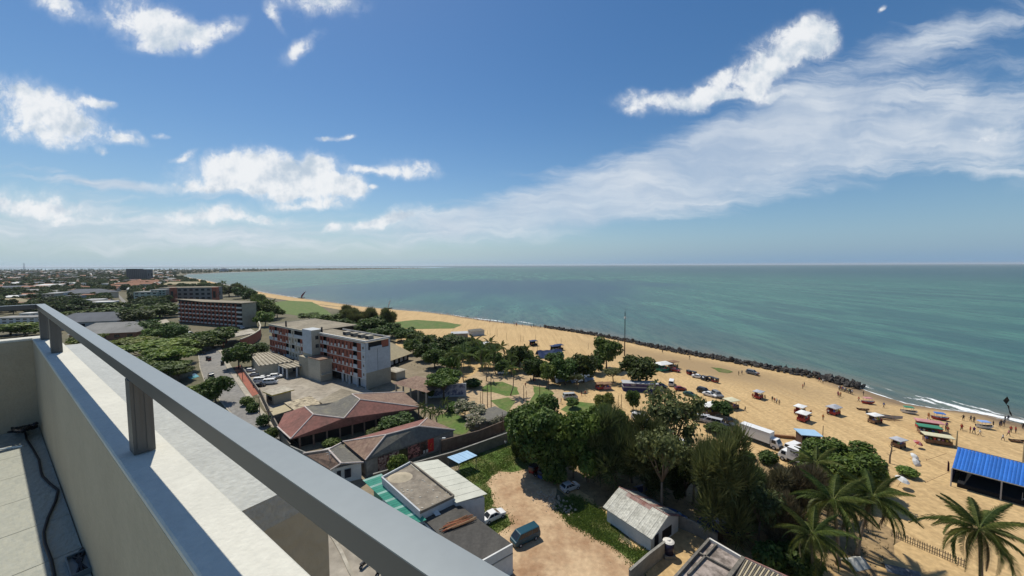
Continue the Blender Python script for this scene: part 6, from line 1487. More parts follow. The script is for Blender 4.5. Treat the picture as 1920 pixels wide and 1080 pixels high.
cart(1500,776,2.6,1.7,m_whc,m_red_,'rear white roofed cart of the twin carts',.55); cart(1506,789,3.0,1.9,m_whc,m_red_,'front white roofed cart of the twin carts hung with red goods',.55)
cart(1563,777,2.6,2.0,m_greyc,m_red_,'grey domed vendor cart on sand toward the sea wall tip',.4,2.2,.6)
cart(1640,793,2.6,1.6,m_whc,m_wood,'white canopied cart beside the outrigger boat',.2)
cart(1684,838,2.2,1.6,m_greyc,m_wood,'small grey hut cart behind the bare post on sand',.3,1.9)
cart(1741,806,4.4,1.8,m_pkc,m_red_,'long pink stall crowded with people behind the green canopy',-.5,2.3,.3,wheels=False)
cart(1741,815,3.6,1.8,m_grc,m_wood,'green canopied stall between pink stall and cream canopy',-.5,2.2,.2,wheels=False)
cart(1757,832,4.4,1.8,m_crc,m_wood,'cream topped stall nearest the blue roof',-.5,2.1,.15,wheels=False)
cart(1371,765,3.0,2.6,m_crc,m_wood,'small brown stall right of the compact sand tree',.3,2.6)
cart(1330,776,4.4,2.8,m_whc,m_wood,'white roofed stall left of the compact sand tree',.3,2.8,wheels=False)
cart(1243,694,5.5,4,m_whc,m_grc,'pale roofed stall with green side below the sea wall',.4,2.8,.7,wheels=False)
cart(1262,690,3,2.5,m_wood,m_wood,'brown stall joined to the pale roofed stall',.4,2.8,wheels=False)
def bus_stall():
    o = thing('striped_stall','long stall with dark blue panels and white stripe under the broad dark tree','stall',g(1199,732),R(-8)); L_=11.0
    MB().box(-L_/2,L_/2,-1.5,1.5,0,1.3).build('lower_panel',M('stall_navy',(.04,.04,.12),var=.2),o); MB().box(-L_/2-.02,L_/2+.02,-1.55,1.5,1.303,1.6).build('white_stripe',m_greyc,o); MB().box(-L_/2,L_/2,-1.5,1.5,1.753,2.7).build('upper_panel',M('stall_purple',(.10,.07,.20),var=.3,scale=.8,col2=(.03,.03,.05)),o)
    for i in range(6): MB().box(-L_/2+.4+i*2.1,-L_/2+1.9+i*2.1,-1.56,-1.503,1.85,2.6).build('sign_board',M('stall_sign_%d'%(i%3),[(.16,.12,.3),(.4,.38,.4),(.12,.1,.22)][i%3],var=.4,scale=1.5,col2=(.05,.04,.08)),o)
    MB().box(-L_/2-.3,L_/2+.3,-1.9,1.7,2.703,2.9).build('roof',m_greyc,o)
bus_stall()
for i,(x,y,c) in enumerate([(1125,730,m_red_),(1137,730,m_pkc)]): cart(x,y,2.6,2.0,m_wood,c,['red brown stall left of the striped stall','pink brown stall touching the striped stall'][i],.2,2.2,wheels=False)
# blue roofed kiosk
k = thing('beach_kiosk','open kiosk with pale blue roof and dark inside by the white box truck','kiosk',g(1514,832),R(-12))
MB().box(-1.8,1.8,1.2,1.35,0,2.6).box(-1.9,-1.75,-1.4,1.198,0,2.6).box(1.75,1.9,-1.4,1.198,0,2.6).build('wall',M('kiosk_wall',(.10,.06,.045),var=.3),k)
MB().box(-2.2,2.2,-1.9,1.7,2.63,2.8).build('roof',m_bluetin,k); MB().box(-1.7,1.7,-1.2,-1.0,0,1.0).build('counter',M('kiosk_counter',(.05,.10,.08),var=.3),k)
# boats
def hull_mesh(L_,B,D,mat_out,mat_in):
    mb = MB(); n=12; secs=[]
    for i in range(n+1):
        t=i/n; x=L_*(t-.5); w=B/2*math.sin(math.pi*min(.98,max(.02,t)))**.55; z0=.12*D*(2*t-1)**4*4; zt=D+.35*D*abs(2*t-1)**3
        secs.append((x,[(-w,zt),(-w*.75,z0+.25*D),(0,z0),(w*.75,z0+.25*D),(w,zt)]))
    vs=[];fs=[];mi=[]
    for x,c in secs: vs+=[(x,y,z) for y,z in c]
    for x,c in secs: vs+=[(x*.985,y*.88,z+(.07 if 0<j<4 else 0)) for j,(y,z) in enumerate(c)]
    N_=(n+1)*5
    mb.add(vs,[(i*5+j,(i+1)*5+j,(i+1)*5+j+1,i*5+j+1) for i in range(n) for j in range(4)],0)
    b=0
    for i in range(n):
        for j in range(4): mb.f.append((N_+i*5+j+1,N_+(i+1)*5+j+1,N_+(i+1)*5+j,N_+i*5+j)); mb.mi.append(1)
        for j in (0,4): mb.f.append((i*5+j,N_+i*5+j,N_+(i+1)*5+j,(i+1)*5+j)); mb.mi.append(0)
    return mb
def boat(px,py,L_,B,D,rz,mo,mi_,label,name='fishing_boat',canopy=None,outrigger=0):
    o = thing(name,label,'boat',g(px,py),rz); B=B; hull_mesh(L_,B,D,mo,mi_).build('hull',[mo,mi_],o)
    for x in (-L_*.22,0,L_*.2): MB().box(x-.12,x+.12,-B*.40,B*.40,D*.72,D*.8).build('thwart',m_wood,o)
    if canopy:
        for x in (-L_*.25,L_*.2):
            for y in (-B*.38,B*.38): MB().cyl((x,y,D*.7),(x,y,D+1.0),.03,None,5).build('post',m_rim,o)
        MB().frustum((-L_*.32,L_*.27,-B*.5,B*.5),(-L_*.28,L_*.23,-B*.35,B*.35),D+1.0,D+1.2).build('canopy',canopy,o)
    else: MB().box(-L_*.49,-L_*.45,-.2,.2,D*.8,D*1.5).build('engine',m_chas,o)
    if outrigger:
        MB().tube([(-L_*.35,outrigger,.35),(0,outrigger,.15),(L_*.35,outrigger,.4)],[.1,.17,.08],8).build('outrigger_float',m_wood,o)
        for x in (-L_*.18,L_*.18): MB().tube([(x,0,D),(x,outrigger*.5,D+.3),(x,outrigger,.3)],.06,6).build('outrigger_boom',m_wood,o)
    return o
boat(1657,783,7.5,.9,.8,R(-28),m_greyc,m_wood,'long narrow outrigger boat drawn up on the sand','outrigger_boat',outrigger=-1.9)
boat(1627,757,3.5,1.5,.75,R(-10),m_red_,m_whc,'red and white boat beached near the sea wall tip',canopy=m_pkc)
boat(1704,775,3.5,1.5,.75,R(-25),m_whc,m_dark,'white boat with green canopy at the waterline',canopy=m_grc)
boat(1762,787,3.5,1.5,.75,R(-25),m_red_,m_whc,'red and white boat with blue canopy at the waterline',canopy=m_blc)
boat(1845,803,3.5,1.5,.75,R(-15),m_whc,m_dark,'boat with blue and white canopy near the surf',canopy=M('canopy_bluewhite',(.22,.34,.62),var=.3))
boat(1907,829,3.2,1.0,.5,R(-10),m_wood,m_dark,'small dark dinghy lying on the sand at the edge','dinghy')
boat(1618,769,3.0,.9,.4,R(-15),m_wood,m_dark,'low dark dinghy lying on the sand below the red white boat','dinghy')
for px,pb,mm,lab,lean in [(566,559.5,M('sail_red',(.30,.06,.06),var=.25,scale=.5,col2=(.05,.05,.08)),'outrigger boat with dark red sail on the far beach',5),(728,579,m_whc,'outrigger boat with furled white sail on the far beach',2.5)]:
    P=g(px,pb); o=thing('sail_boat',lab,'boat',P,R(20)); hull_mesh(8,1,.9,m_wood,m_dark).build('hull',[m_wood,m_dark],o); w=2.6 if lean>3 else 1.0
    top=9.5; MB().cyl((0,0,.4),(lean,0,top),.09,.05,6).build('mast',m_wood,o)
    mb=MB(); n=8
    for i in range(n):
        t0,t1=i/n,(i+1)/n; c0=math.sin(math.pi*(.15+.8*t0))*w; c1=math.sin(math.pi*(.15+.8*t1))*w
        mb.quad((lean*t0,0,1+(top-1)*t0),(lean*t0-c0,.35*c0,1+(top-1)*t0-.2),(lean*t1-c1,.35*c1,1+(top-1)*t1-.2),(lean*t1,0,1+(top-1)*t1))
    mb.build('sail',mm,o)
# bare post, umbrellas, clutter
P=g(1668,869); o=thing('bare_tree','bare broken tree trunk standing on the sand','tree',P); mb=MB(); mb.tube([(0,0,-.1),(.1,.1,1.4),(.35,.1,2.8),(.5,.2,4.3)],[.17,.14,.12,.06],7); mb.tube([(.15,.1,1.6),(-.5,.2,2.1)],[.06,.03],5); mb.tube([(.3,.1,2.5),(.8,-.3,3.1)],[.06,.03],5); mb.tube([(.38,.1,3.1),(-.1,.4,3.9)],[.05,.02],5); mb.build('trunk',m_bark,o)
def umbrella(px,py,r_,h_,tilt,mm,label):
    o=thing('beach_umbrella',label,'umbrella',g(px,py),0); o.rotation_euler=(tilt,tilt*.6,0)
    MB().cyl((0,0,0),(0,0,h_),.03,.03,6).build('pole',m_wood,o)
    for i in range(8):
        a,b=i*math.pi/4,(i+1)*math.pi/4; MB().add([(0,0,h_),(math.cos(a)*r_*.6,math.sin(a)*r_*.6,h_-.18),(math.cos(b)*r_*.6,math.sin(b)*r_*.6,h_-.18),(math.cos(a)*r_,math.sin(a)*r_,h_-.5),(math.cos(b)*r_,math.sin(b)*r_,h_-.5)],[(0,1,2),(1,3,4,2)]).build('panel',mm if i%2 or mm is m_whc else m_red_,o)
umbrella(1706,860,.95,1.5,.7,m_whc,'white beach umbrella tipped over near the bare trunk'); umbrella(1711,869,1.1,1.2,.9,m_whc,'white beach umbrella lying open lowest of the pair'); umbrella(1714,838,.9,1.8,.4,m_pkc,'pale pink umbrella leaning above the tipped pair'); umbrella(1683,912,1.1,2.2,.3,m_whc,'white umbrella beside the sea almond canopy')
def sandbox(px,py,a,b,h_,rz,mm,name,label,cat):
    o=thing(name,label,cat,g(px,py),rz); MB().box(-a,a,-b,b,0,h_).box(-a*.9,a*.9,-b*1.05,-b*.6,h_+.003,h_+.15).build('planks',mm,o); return o
sandbox(1462,820,3.2,.45,.55,R(-14),m_timber,'log_pile','low reddish log pile behind the box truck','logs'); sandbox(1552,826,1.4,.3,.15,R(-5),m_wood,'driftwood','flat driftwood lying on the sand','driftwood')
# big blue roofed stage at the right edge
A0=g(1790,840); 
st=thing('beach_stage','big open fronted stage under a bright blue ribbed roof','stage',A0,0)
c_fl,c_bl,c_br,c_fr = [flat(*q)-Vector((A0.x,A0.y,0)) for q in ((1785,877,3.6),(1796,838,5.0),(1990,886,5.0),(1985,929,3.6))]
m_bluer=M('bright_blue_sheet',(.030,.150,.50),rough=.5,var=.15,scale=.4,col2=(.022,.115,.42),spec=.3,isl=.14,fine=2,fa=.08)
NB=26
for i in range(NB):
    a,b=i/NB+.0012,(i+1)/NB-.0012; q=[c_fl.lerp(c_fr,a),c_fl.lerp(c_fr,b),c_bl.lerp(c_br,b),c_bl.lerp(c_br,a)]; m1=q[0].lerp(q[1],.5)+Vector((0,0,.07)); m2=q[3].lerp(q[2],.5)+Vector((0,0,.07)); d_=Vector((0,0,.05))
    MB().add([q[0],m1,q[1],q[2],m2,q[3]]+[v-d_ for v in (q[0],m1,q[1],q[2],m2,q[3])],[(0,1,4,5),(1,2,3,4),(6,11,10,7),(7,10,9,8),(0,6,7,1),(1,7,8,2),(5,4,10,11),(4,3,9,10)]).build('roof_sheet',m_bluer,st)
for c in (c_fl,c_fr,c_fl.lerp(c_fr,.5),c_bl,c_br,c_bl.lerp(c_br,.5)): MB().cyl((c.x,c.y,0),(c.x,c.y,c.z-.12),.1,.1,8).build('post',m_rim,st)
MB().cyl(c_fl+Vector((0,0,-.1)),c_fr+Vector((0,0,-.1)),.1,.1,6).build('front_beam',m_greywall,st); MB().cyl(c_bl+Vector((0,0,.05)),c_br+Vector((0,0,.05)),.1,.1,6).build('ridge_beam',m_greywall,st)
m_navyc=M('navy_curtain',(.012,.016,.055),var=.25,scale=1)
d=(c_br-c_bl).to_2d().normalized(); nr=Vector((-d.y,d.x))*.05
MB().prism([tuple(c_bl.to_2d()*1+nr),tuple(c_br.to_2d()+nr),tuple(c_br.to_2d()-nr),tuple(c_bl.to_2d()-nr)],0,4.7).build('back_curtain',m_navyc,st)
dd=(c_fl-c_bl).to_2d(); nr2=Vector((-dd.normalized().y,dd.normalized().x))*.04; e_=c_bl.to_2d()+dd*.75
MB().prism([tuple(c_bl.to_2d()+nr2),tuple(e_+nr2),tuple(e_-nr2),tuple(c_bl.to_2d()-nr2)],0,3.6).build('side_curtain',m_navyc,st)
q=[c.to_2d() for c in (c_fl,c_fr,c_br,c_bl)]; cc=sum(q,Vector((0,0)))/4; MB().prism([tuple(cc+(p-cc)*.88) for p in q],0,.8).build('stage_floor',M('stage_floor_black',(.012,.012,.014),var=.2),st)
for t in (.78,.85): 
    c=c_fl.lerp(c_fr,t)+Vector((.2,.8,0)); mb=MB()
    for x in (-.3,.3):
        for y in (-.3,.3): mb.cyl((c.x+x,c.y+y,0),(c.x+x,c.y+y,2.2),.03,None,5)
    mb.box(c.x-.35,c.x+.35,c.y-.35,c.y+.35,1.1,1.15); mb.build('scaffold',m_rim,st)
for i,(x0,y0,x1,y1) in enumerate([(1780,885,1735,905),(1775,850,1737,863)]):
    a=flat(x0,y0,3.2 if i==0 else 3.5); b=g(x1,y1,.03); o=thing('guy_rope',['guy rope from the stage front corner to the sand','guy rope from the stage back corner to the sand'][i],'rope',b); MB().cyl((0,0,0),a-b,.025,None,5).build('rope',m_wood,o); MB().cyl((0,0,-.1),(-.05,0,.25),.04,None,5).build('peg',m_wood,o)
# a dark red cloth hanging at the stage corner
P=flat(1776,893); o=thing('hanging_cloth','dark red cloth hanging at the stage corner','cloth',P); MB().add([(0,0,1.0),(.5,.1,.9),(.9,.5,2.4),(.6,.5,2.9)]+[(.02,.1,1.0),(.52,.2,.9),(.92,.6,2.4),(.62,.6,2.9)],[(0,1,2,3),(7,6,5,4),(0,4,5,1),(1,5,6,2),(2,6,7,3),(3,7,4,0)]).build('cloth',M('maroon_cloth',(.09,.02,.025),var=.3),o)
# picket fence under the palms
fa,fb=flat(1672,1006),flat(1812,1066); d=fb-fa; L_=d.length; rz=math.atan2(d.y,d.x); fo=thing('picket_fence','weathered picket fence across the sand between the palms','fence',fa,rz); n=int(L_/.24); PM=MB().box(-.045,.045,-.015,.015,0,1.15).add([(-.045,-.015,1.15),(.045,-.015,1.15),(.045,.015,1.15),(-.045,.015,1.15),(0,-.015,1.25),(0,.015,1.25)],[(0,1,4),(3,5,2),(0,4,5,3),(1,2,5,4)]).mesh('picket',M('grey_wood',(.26,.22,.17),var=.3,scale=2))
for i in range(n): o=link('picket',PM,fo); o.location=(L_*i/n,0,random.uniform(-.04,.04)); o.rotation_euler.y=random.uniform(-.04,.04)
for z in (.35,.9): MB().box(0,L_,.017,.05,z-.04,z+.04).build('rail',M('grey_wood',(.26,.22,.17)),fo)
# water tubs, tarps and clutter under the grove
def tub(px,py,r_,h_,mm,label):
    o=thing('round_tub',label,'tub',g(px,py)); MB().cyl((0,0,0),(0,0,h_),r_,r_*1.05,16).build('tub_body',mm,o,False); MB().cyl((0,0,h_-.02),(0,0,h_+.06),r_*1.1,r_*1.1,16).build('cover',M('tub_blue',(.02,.035,.11),var=.2),o)
m_tubw=M('tub_side',(.10,.075,.05),var=.3)
tub(1330,1000,1.6,1.4,m_tubw,'round dark blue covered tub left of the bare casuarina trunk'); tub(1368,1006,1.9,1.7,m_tubw,'round dark blue covered tub right of the bare casuarina trunk')
def tarp(px,py,w,d_,h_,mm,label,rz=.3,name='tarpaulin'):
    r=random.Random(int(px)); o=thing(name,label,'tarpaulin',g(px,py),rz); n=8; vs=[]
    for i in range(n+1):
        for j in range(n+1): u,v=i/n-.5,j/n-.5; vs.append((u*w,v*d_,max(.02,h_*(1-1.8*abs(v))+.25*r.gauss(0,.5)*(h_*.4))))
    fs=[(i*(n+1)+j,(i+1)*(n+1)+j,(i+1)*(n+1)+j+1,i*(n+1)+j+1) for i in range(n) for j in range(n)]; MB().add(vs,fs).add([(x,y,z-.03) for x,y,z in vs],[f[::-1] for f in fs]).build('sheet',mm,o); return o
m_tarpb=M('tarp_blue_grey',(.16,.22,.32),rough=.5,var=.3,scale=.8,col2=(.35,.40,.46)); m_tarpd=M('tarp_dark_blue',(.03,.05,.12),rough=.5,var=.3,scale=.8)
tarp(1012,700,8,6,3.2,m_tarpb,'blue grey tarpaulin tent at the left of the park trees'); tarp(1063,712,12,7,4.2,m_tarpb,'long blue grey tarpaulin tent under the park trees'); tarp(1085,712,9,7,4.2,m_tarpb,'streaked tarpaulin tent beside the long one'); tarp(1030,668,12,7,3.0,m_tarpd,'dark blue covered heap at the beach edge')
tarp(1603,1058,2.6,2.2,.9,M('grey_cover',(.36,.37,.36),var=.2),'grey covered heap at the foot of the leaning palm',.2,'covered_heap'); tarp(1690,1072,3.6,1.6,.6,M('clutter_grey',(.25,.26,.28),var=.4,scale=2,col2=(.08,.08,.09)),'low grey heap on the sand below the fence',-.4,'covered_heap'); tarp(1205,915,3.0,2.0,.5,m_tarpd,'dark cover lying behind the white shed',.4)
# ------------------------------------------------------------------ poles
m_pole=M('pole_grey',(.16,.15,.14),var=.2,scale=1); m_polew=M('pole_wood',(.13,.085,.055),var=.3,scale=1)
def pole(px,pb,pt,label,r_=.12,name='pole',cat='pole',mm=None,group=None,arm=0,top=None):
    P=g(px,pb); h=rowz(P,pt)-P.z; o=thing(name,label,cat,P,0,group); MB().cyl((0,0,-.2),(0,0,h),r_,r_*.65,7).build('shaft',mm or m_pole,o)
    if arm: MB().cyl((0,0,h-.1),(arm,0,h+.1),.05,None,5).build('arm',m_pole,o); MB().box(arm-.35,arm+.35,-.14,.14,h+.05,h+.2).build('lamp_head',m_lamp,o)
    if top=='cross': MB().box(-1.0,1.0,-.06,.06,h-.8,h-.65).build('crossarm',m_polew,o)
    return o
P=g(1171,667); o=thing('lattice_mast','tall thin dark mast rising above the sea horizon line','mast',P); hM=rowz(P,585)
MB().cyl((0,0,0),(0,0,8),.28,.24,8).build('lower_shaft',m_polew,o); mb=MB()
for a in range(3):
    c,s_=math.cos(a*2.094)*.3,math.sin(a*2.094)*.3; mb.cyl((c,s_,8),(c*.8,s_*.8,hM),.05,None,5); c2,s2=math.cos((a+1)*2.094)*.3,math.sin((a+1)*2.094)*.3
    n=int((hM-8)/.6)
    for k in range(n): mb.cyl((c,s_,8+k*.6),(c2,s2,8+(k+1)*.6),.025,None,4)
mb.build('lattice',M('mast_dark',(.06,.075,.07),var=.2),o); MB().box(-.35,.35,-.35,.35,hM-3.2,hM-2.4).build('antenna',m_white,o); MB().cyl((0,0,hM),(0,0,hM+1.6),.04,None,5).build('tip',m_pole,o)
pole(1542,832,800,'thin wooden pole beside the kiosk and sea almond',.09,mm=m_polew); pole(1793,840,811,'pale thick pole behind the blue roof, left',.16,mm=m_tan); pole(1917,878,834,'pale thick pole behind the blue roof, right',.16,mm=m_tan)
pole(825,862,822,'street lamp with white head beside the mural wall',.08,'street_lamp','lamp',arm=.9)
for x,b,t,lab in [(921,769,698,'tallest park lamp pole beside the palm lawn'),(914,764,720,'dark park pole left of the tallest pole'),(905,757,728,'short park pole at the left of the row'),(901,757,735,'thin short park pole, leftmost of the row'),(982,752,723,'park pole on the sand path'),(987,757,732,'park pole with small globe beside the path pole'),(1012,752,718,'park pole on the leaf shaped lawn'),(1028,732,708,'park pole behind the leaf shaped lawn'),(942,812,772,'dark pole at the alley gate, left'),(962,815,775,'dark pole at the alley gate, right'),(1165,765,740,'pole beside the narrow dark tree'),(1159,765,742,'thin pole beside the narrow dark tree')]: pole(x,b,t,lab,.13 if t<725 else .09,'lamp_post','pole',mm=m_polew)
for x,b,t,lab in [(687,915,0,'')][:0]: pass
for x,b,t,lab in [(455,712,684,'thin pole on the red paving, left'),(445,706,690,'short pole by the red paving'),(487,775,738,'utility pole by the guard house road'),(505,810,765,'utility pole at the roadside wall'),(335,700,690,'thin pole near the small blue pool'),(352,704,690,'thin pole right of the small blue pool'),(700,640,0,'')]:
    if t: pole(x,b,t,lab,.11,'utility_pole','pole',mm=m_polew,top='cross')
FG='thin posts along the back of the beach'
for x,b,t in [(893,624,617),(901,625,618),(908,626,619),(914,627,619),(919,629,619),(932,632,617),(950,637,624),(976,640,628),(982,640,629),(1004,640,627),(1008,657,643),(1052,652,634),(1103,655,644)]: pole(x,b,t,'thin post standing along the back of the beach',.08,'post','post',mm=m_polew,group=FG)
for i in range(16): 
    pole(772+i*5.5+0.0,684+i*2.2,681.2+i*2.2,'short post of the row round the hotel garden sand',.12,'post','post',mm=m_offw,group='short garden posts')
# play frame and small clutter on the middle beach
for x,y,lab in [(1000,648,'dark vendor stall on the middle beach'),(1048,656,'cluster of dark stalls at the beach edge'),(1040,658,'second dark stall of the beach edge cluster')]: cart(x,y,3.5,2.5,m_tarpd,m_dark,lab,.4,2.6,.4,wheels=False)

# kite over the surf
d=ray(1888,752); P=Vector((0,0,EYE))+d*70; o=thing('kite','dark kite with a knotted tail flying over the surf at the right','kite',P); mb=MB(); mb.add([(0,0,.9),(.6,.1,.1),(0,.05,-.7),(-.6,.1,.1),(0,.2,.1)],[(0,3,4),(0,4,1),(1,4,2),(2,4,3)]); mb.build('sail',m_dark,o)
MB().tube([(0,0,-.7),(.5,.1,-1.0),(.7,.1,-1.8),(1.0,.1,-2.4),(1.4,.2,-2.9)],[.05,.12,.05,.14,.08],5).build('tail',m_dark,o); MB().tube([(0,0,.0),(-6,-10,-14)],.006,4).build('line',m_pole,o)
# ------------------------------------------------------------------ the town in the distance
def block(px,pb,pt,wm,dm,rz,label,wallm,roofm,floors=3,cols=6,cat='building',name='town_building',winm=None,group=None,band=None):
    P=g(px,pb); h=rowz(P,pt); o=thing(name,label,cat,P,rz,group); MB().box(-wm/2,wm/2,-dm/2,dm/2,0,h-.4).build('wall',wallm,o); MB().box(-wm/2-.4,wm/2+.4,-dm/2-.4,dm/2+.4,h-.397,h).build('roof',roofm,o)
    fh_=(h-.6)/floors; wmm=winm or m_glass
    for f in range(floors):
        for c in range(cols):
            x=-wm/2+wm*(c+.5)/cols; cw=wm/cols*.28; w=MB().box(x-cw,x+cw,-dm/2-.06,-dm/2-.003,f*fh_+fh_*.3,f*fh_+fh_*.78).build('window',wmm,o)
        if band: MB().box(-wm/2-.1,wm/2+.1,-dm/2-.12,-dm/2-.002,f*fh_+fh_*.86,f*fh_+fh_*.97).build('floor_band',band,o)
    for c in range(2):
        y=-dm/2+dm*(c+.5)/2; MB().box(wm/2+.003,wm/2+.06,y-dm*.08,y+dm*.08,h*.35,h*.6).build('window',wmm,o)
    return o
m_pgreen=M('pale_green_wall',(.36,.42,.36),var=.1,scale=.1); m_bluegrey=M('blue_grey_wall2',(.30,.34,.37),var=.12,scale=.1); m_pinkw=M('pale_pink_wall',(.48,.38,.34),var=.12,scale=.1); m_tower=M('dark_tower_wall',(.10,.11,.12),var=.2,scale=.05); m_clay=M('clay_tile_roof',(.30,.15,.09),var=.3,scale=.15,col2=(.20,.10,.065)); m_greyr2=M('grey_sheet_roof',(.26,.255,.24),var=.3,scale=.1); m_silver=M('bright_sheet_roof',(.60,.60,.58),var=.15,scale=.1); m_slate=M('slate_grey_roof',(.12,.13,.145),var=.25,scale=.1)
block(282,567,544,22,16,.32,'pale green plain block beside the far hotel, left half',m_pgreen,m_greyr2,4,4)
block(304,566,540,14,14,.32,'pale green block with windows beside the far hotel, right half',m_pgreen,m_greyr2,5,4)
block(360,562,536,58,22,.15,'long flat brown roofed building between brick piers behind the far hotel',M('dull_grey_wall',(.20,.21,.20),var=.15),m_flatroof,3,9)
for x in (326,405): block(x,566,537,5,5,.2,['red brick pier at the left of the flat brown building','red brick pier at the right of the flat brown building'][x>350],m_brick,m_brick,1,1,'pier','brick_pier')
block(254,524,501.5,30,26,.2,'dark tall apartment block, left of the far pair',m_tower,m_tower,10,6,winm=m_dark); block(273,524,502.5,26,26,.2,'dark tall apartment block, right of the far pair',m_tower,m_tower,10,5,winm=m_dark); block(264,524,513,10,20,.2,'lower dark link between the two far tall blocks',m_tower,m_tower,8,3,winm=m_dark)
def longroof(px,py,w,d,h,rz,label,roofm,wm=m_bluegrey,name='long_roof_building',group=None,ridge=True):
    o=thing(name,label,'building',g(px,py),rz,group); MB().box(-w/2,w/2,-d/2,d/2,0,h).build('wall',wm,o); mb=MB(); e=.8; rh=h+min(d*.28,5)
    mb.add([(-w/2-e,-d/2-e,h),(w/2+e,-d/2-e,h),(w/2+e,d/2+e,h),(-w/2-e,d/2+e,h),(-w/2+d*.3,0,rh),(w/2-d*.3,0,rh)],[(0,1,5,4),(1,2,5),(2,3,4,5),(3,0,4),(0,3,2,1)]); mb.build('roof',roofm,o)
    for c in range(5): x=-w/2+w*(c+.5)/5; MB().box(x-w*.04,x+w*.04,-d/2-.06,-d/2-.003,h*.3,h*.75).build('window',m_glass,o)
    return o
longroof(255,541,70,26,7,.25,'long brown clay roofed hall across the middle distance, nearer',m_clay); longroof(275,535,64,22,7,.25,'long brown clay roofed hall across the middle distance, farther',m_clay); longroof(345,541,60,20,8,.15,'long pale tan roof beside the shore trees',m_tan)
longroof(168,560,44,30,8,.2,'wide dark green grey hipped roof among trees on the left',m_slate,m_offw); longroof(188,580,22,16,5,.3,'grey green hipped roof beside the far road',m_greyr2,m_darkwall); longroof(180,612,36,26,5,.35,'large slate blue grey roof just over the railing',m_slate,m_bluegrey); longroof(218,632,30,20,4,.3,'low grey roofed house with terracotta wall below the slate roof',m_greyr2,m_clay)
block(45,604,590,26,12,.15,'white two storey house with dark windows seen under the end rail',m_white,m_greyr2,2,6); block(58,594,583,8,8,.15,'white roof room on the house under the end rail',m_white,m_white,1,1)
longroof(18,575,30,14,5,.1,'pale tan roofed house at the left edge',m_tan,m_offw)
block(112,565,545,12,10,.2,'white tower like house left of the dark hipped roof',m_white,m_white,4,2); block(78,568,548,16,12,.2,'pale three storey house in the left middle distance',m_white,m_greyr2,3,4); block(100,570,547,12,10,.2,'narrow pale house beside the tower like house',m_offw,m_greyr2,4,3); block(60,566,549,14,12,.2,'white house with open upper floor on the left',m_white,m_silver,3,3)
slabroof('poolside_shed','tan flat shed roof by the small blue pool behind the railing',[(308,695),(345,688),(362,690),(318,702)],3,m_tan,m_darkwall); 
P=[flat(*q) for q in ((350,705),(366,700),(374,706),(356,712))]; sheet('small_pool',[(350,705),(366,700),(374,706),(356,712)],.05,M('pool_water',(.10,.32,.36),rough=.1,spec=.5,var=.1),'small turquoise pool beside the road',kind='structure')
sheet('paved_court',[(288,604),(312,598),(318,604),(302,616)],.04,m_pave,'small pale paved court by the far hotel'); slabroof('yard_roof','low white flat roof by the paved court',[(228,596),(250,592),(254,594),(234,598)],3,m_white,m_offw)
slabroof('car_port','flat grey car port among the roadside trees',[(195,706),(232,700),(240,708),(200,714)],2.8,m_greyr2,m_dark)
# mast and far dome
P=g(46,509); o=thing('lattice_mast','faint tall mast above the far town horizon','mast',P); hM=rowz(P,490); mb=MB()
for a in range(4): c,s_=math.cos(a*1.571)*7,math.sin(a*1.571)*7; mb.cyl((c,s_,0),(c*.25,s_*.25,hM),.9,.6,4); 
for k in range(10):
    z=hM*k/10; w=7*(1-.75*k/10); mb.box(-w,w,-w,w,z,z+1.0)
mb.build('lattice',m_bluegrey,o)
P=g(420,509.5); hD=rowz(P,499); o=thing('domed_building','far domed temple roof on the headland','temple',P); MB().cyl((0,0,0),(0,0,hD*.45),30,26,14).build('base',m_bluegrey,o); mb=MB()
for i in range(6): a,b=i/6*1.45,(i+1)/6*1.45; mb.cyl((0,0,hD*(.45+.45*math.sin(a))),(0,0,hD*(.45+.45*math.sin(b))),24*math.cos(a),24*math.cos(b),14)
mb.cyl((0,0,hD*.88),(0,0,hD*1.05),2,.5,6); mb.build('dome',m_bluegrey,o)
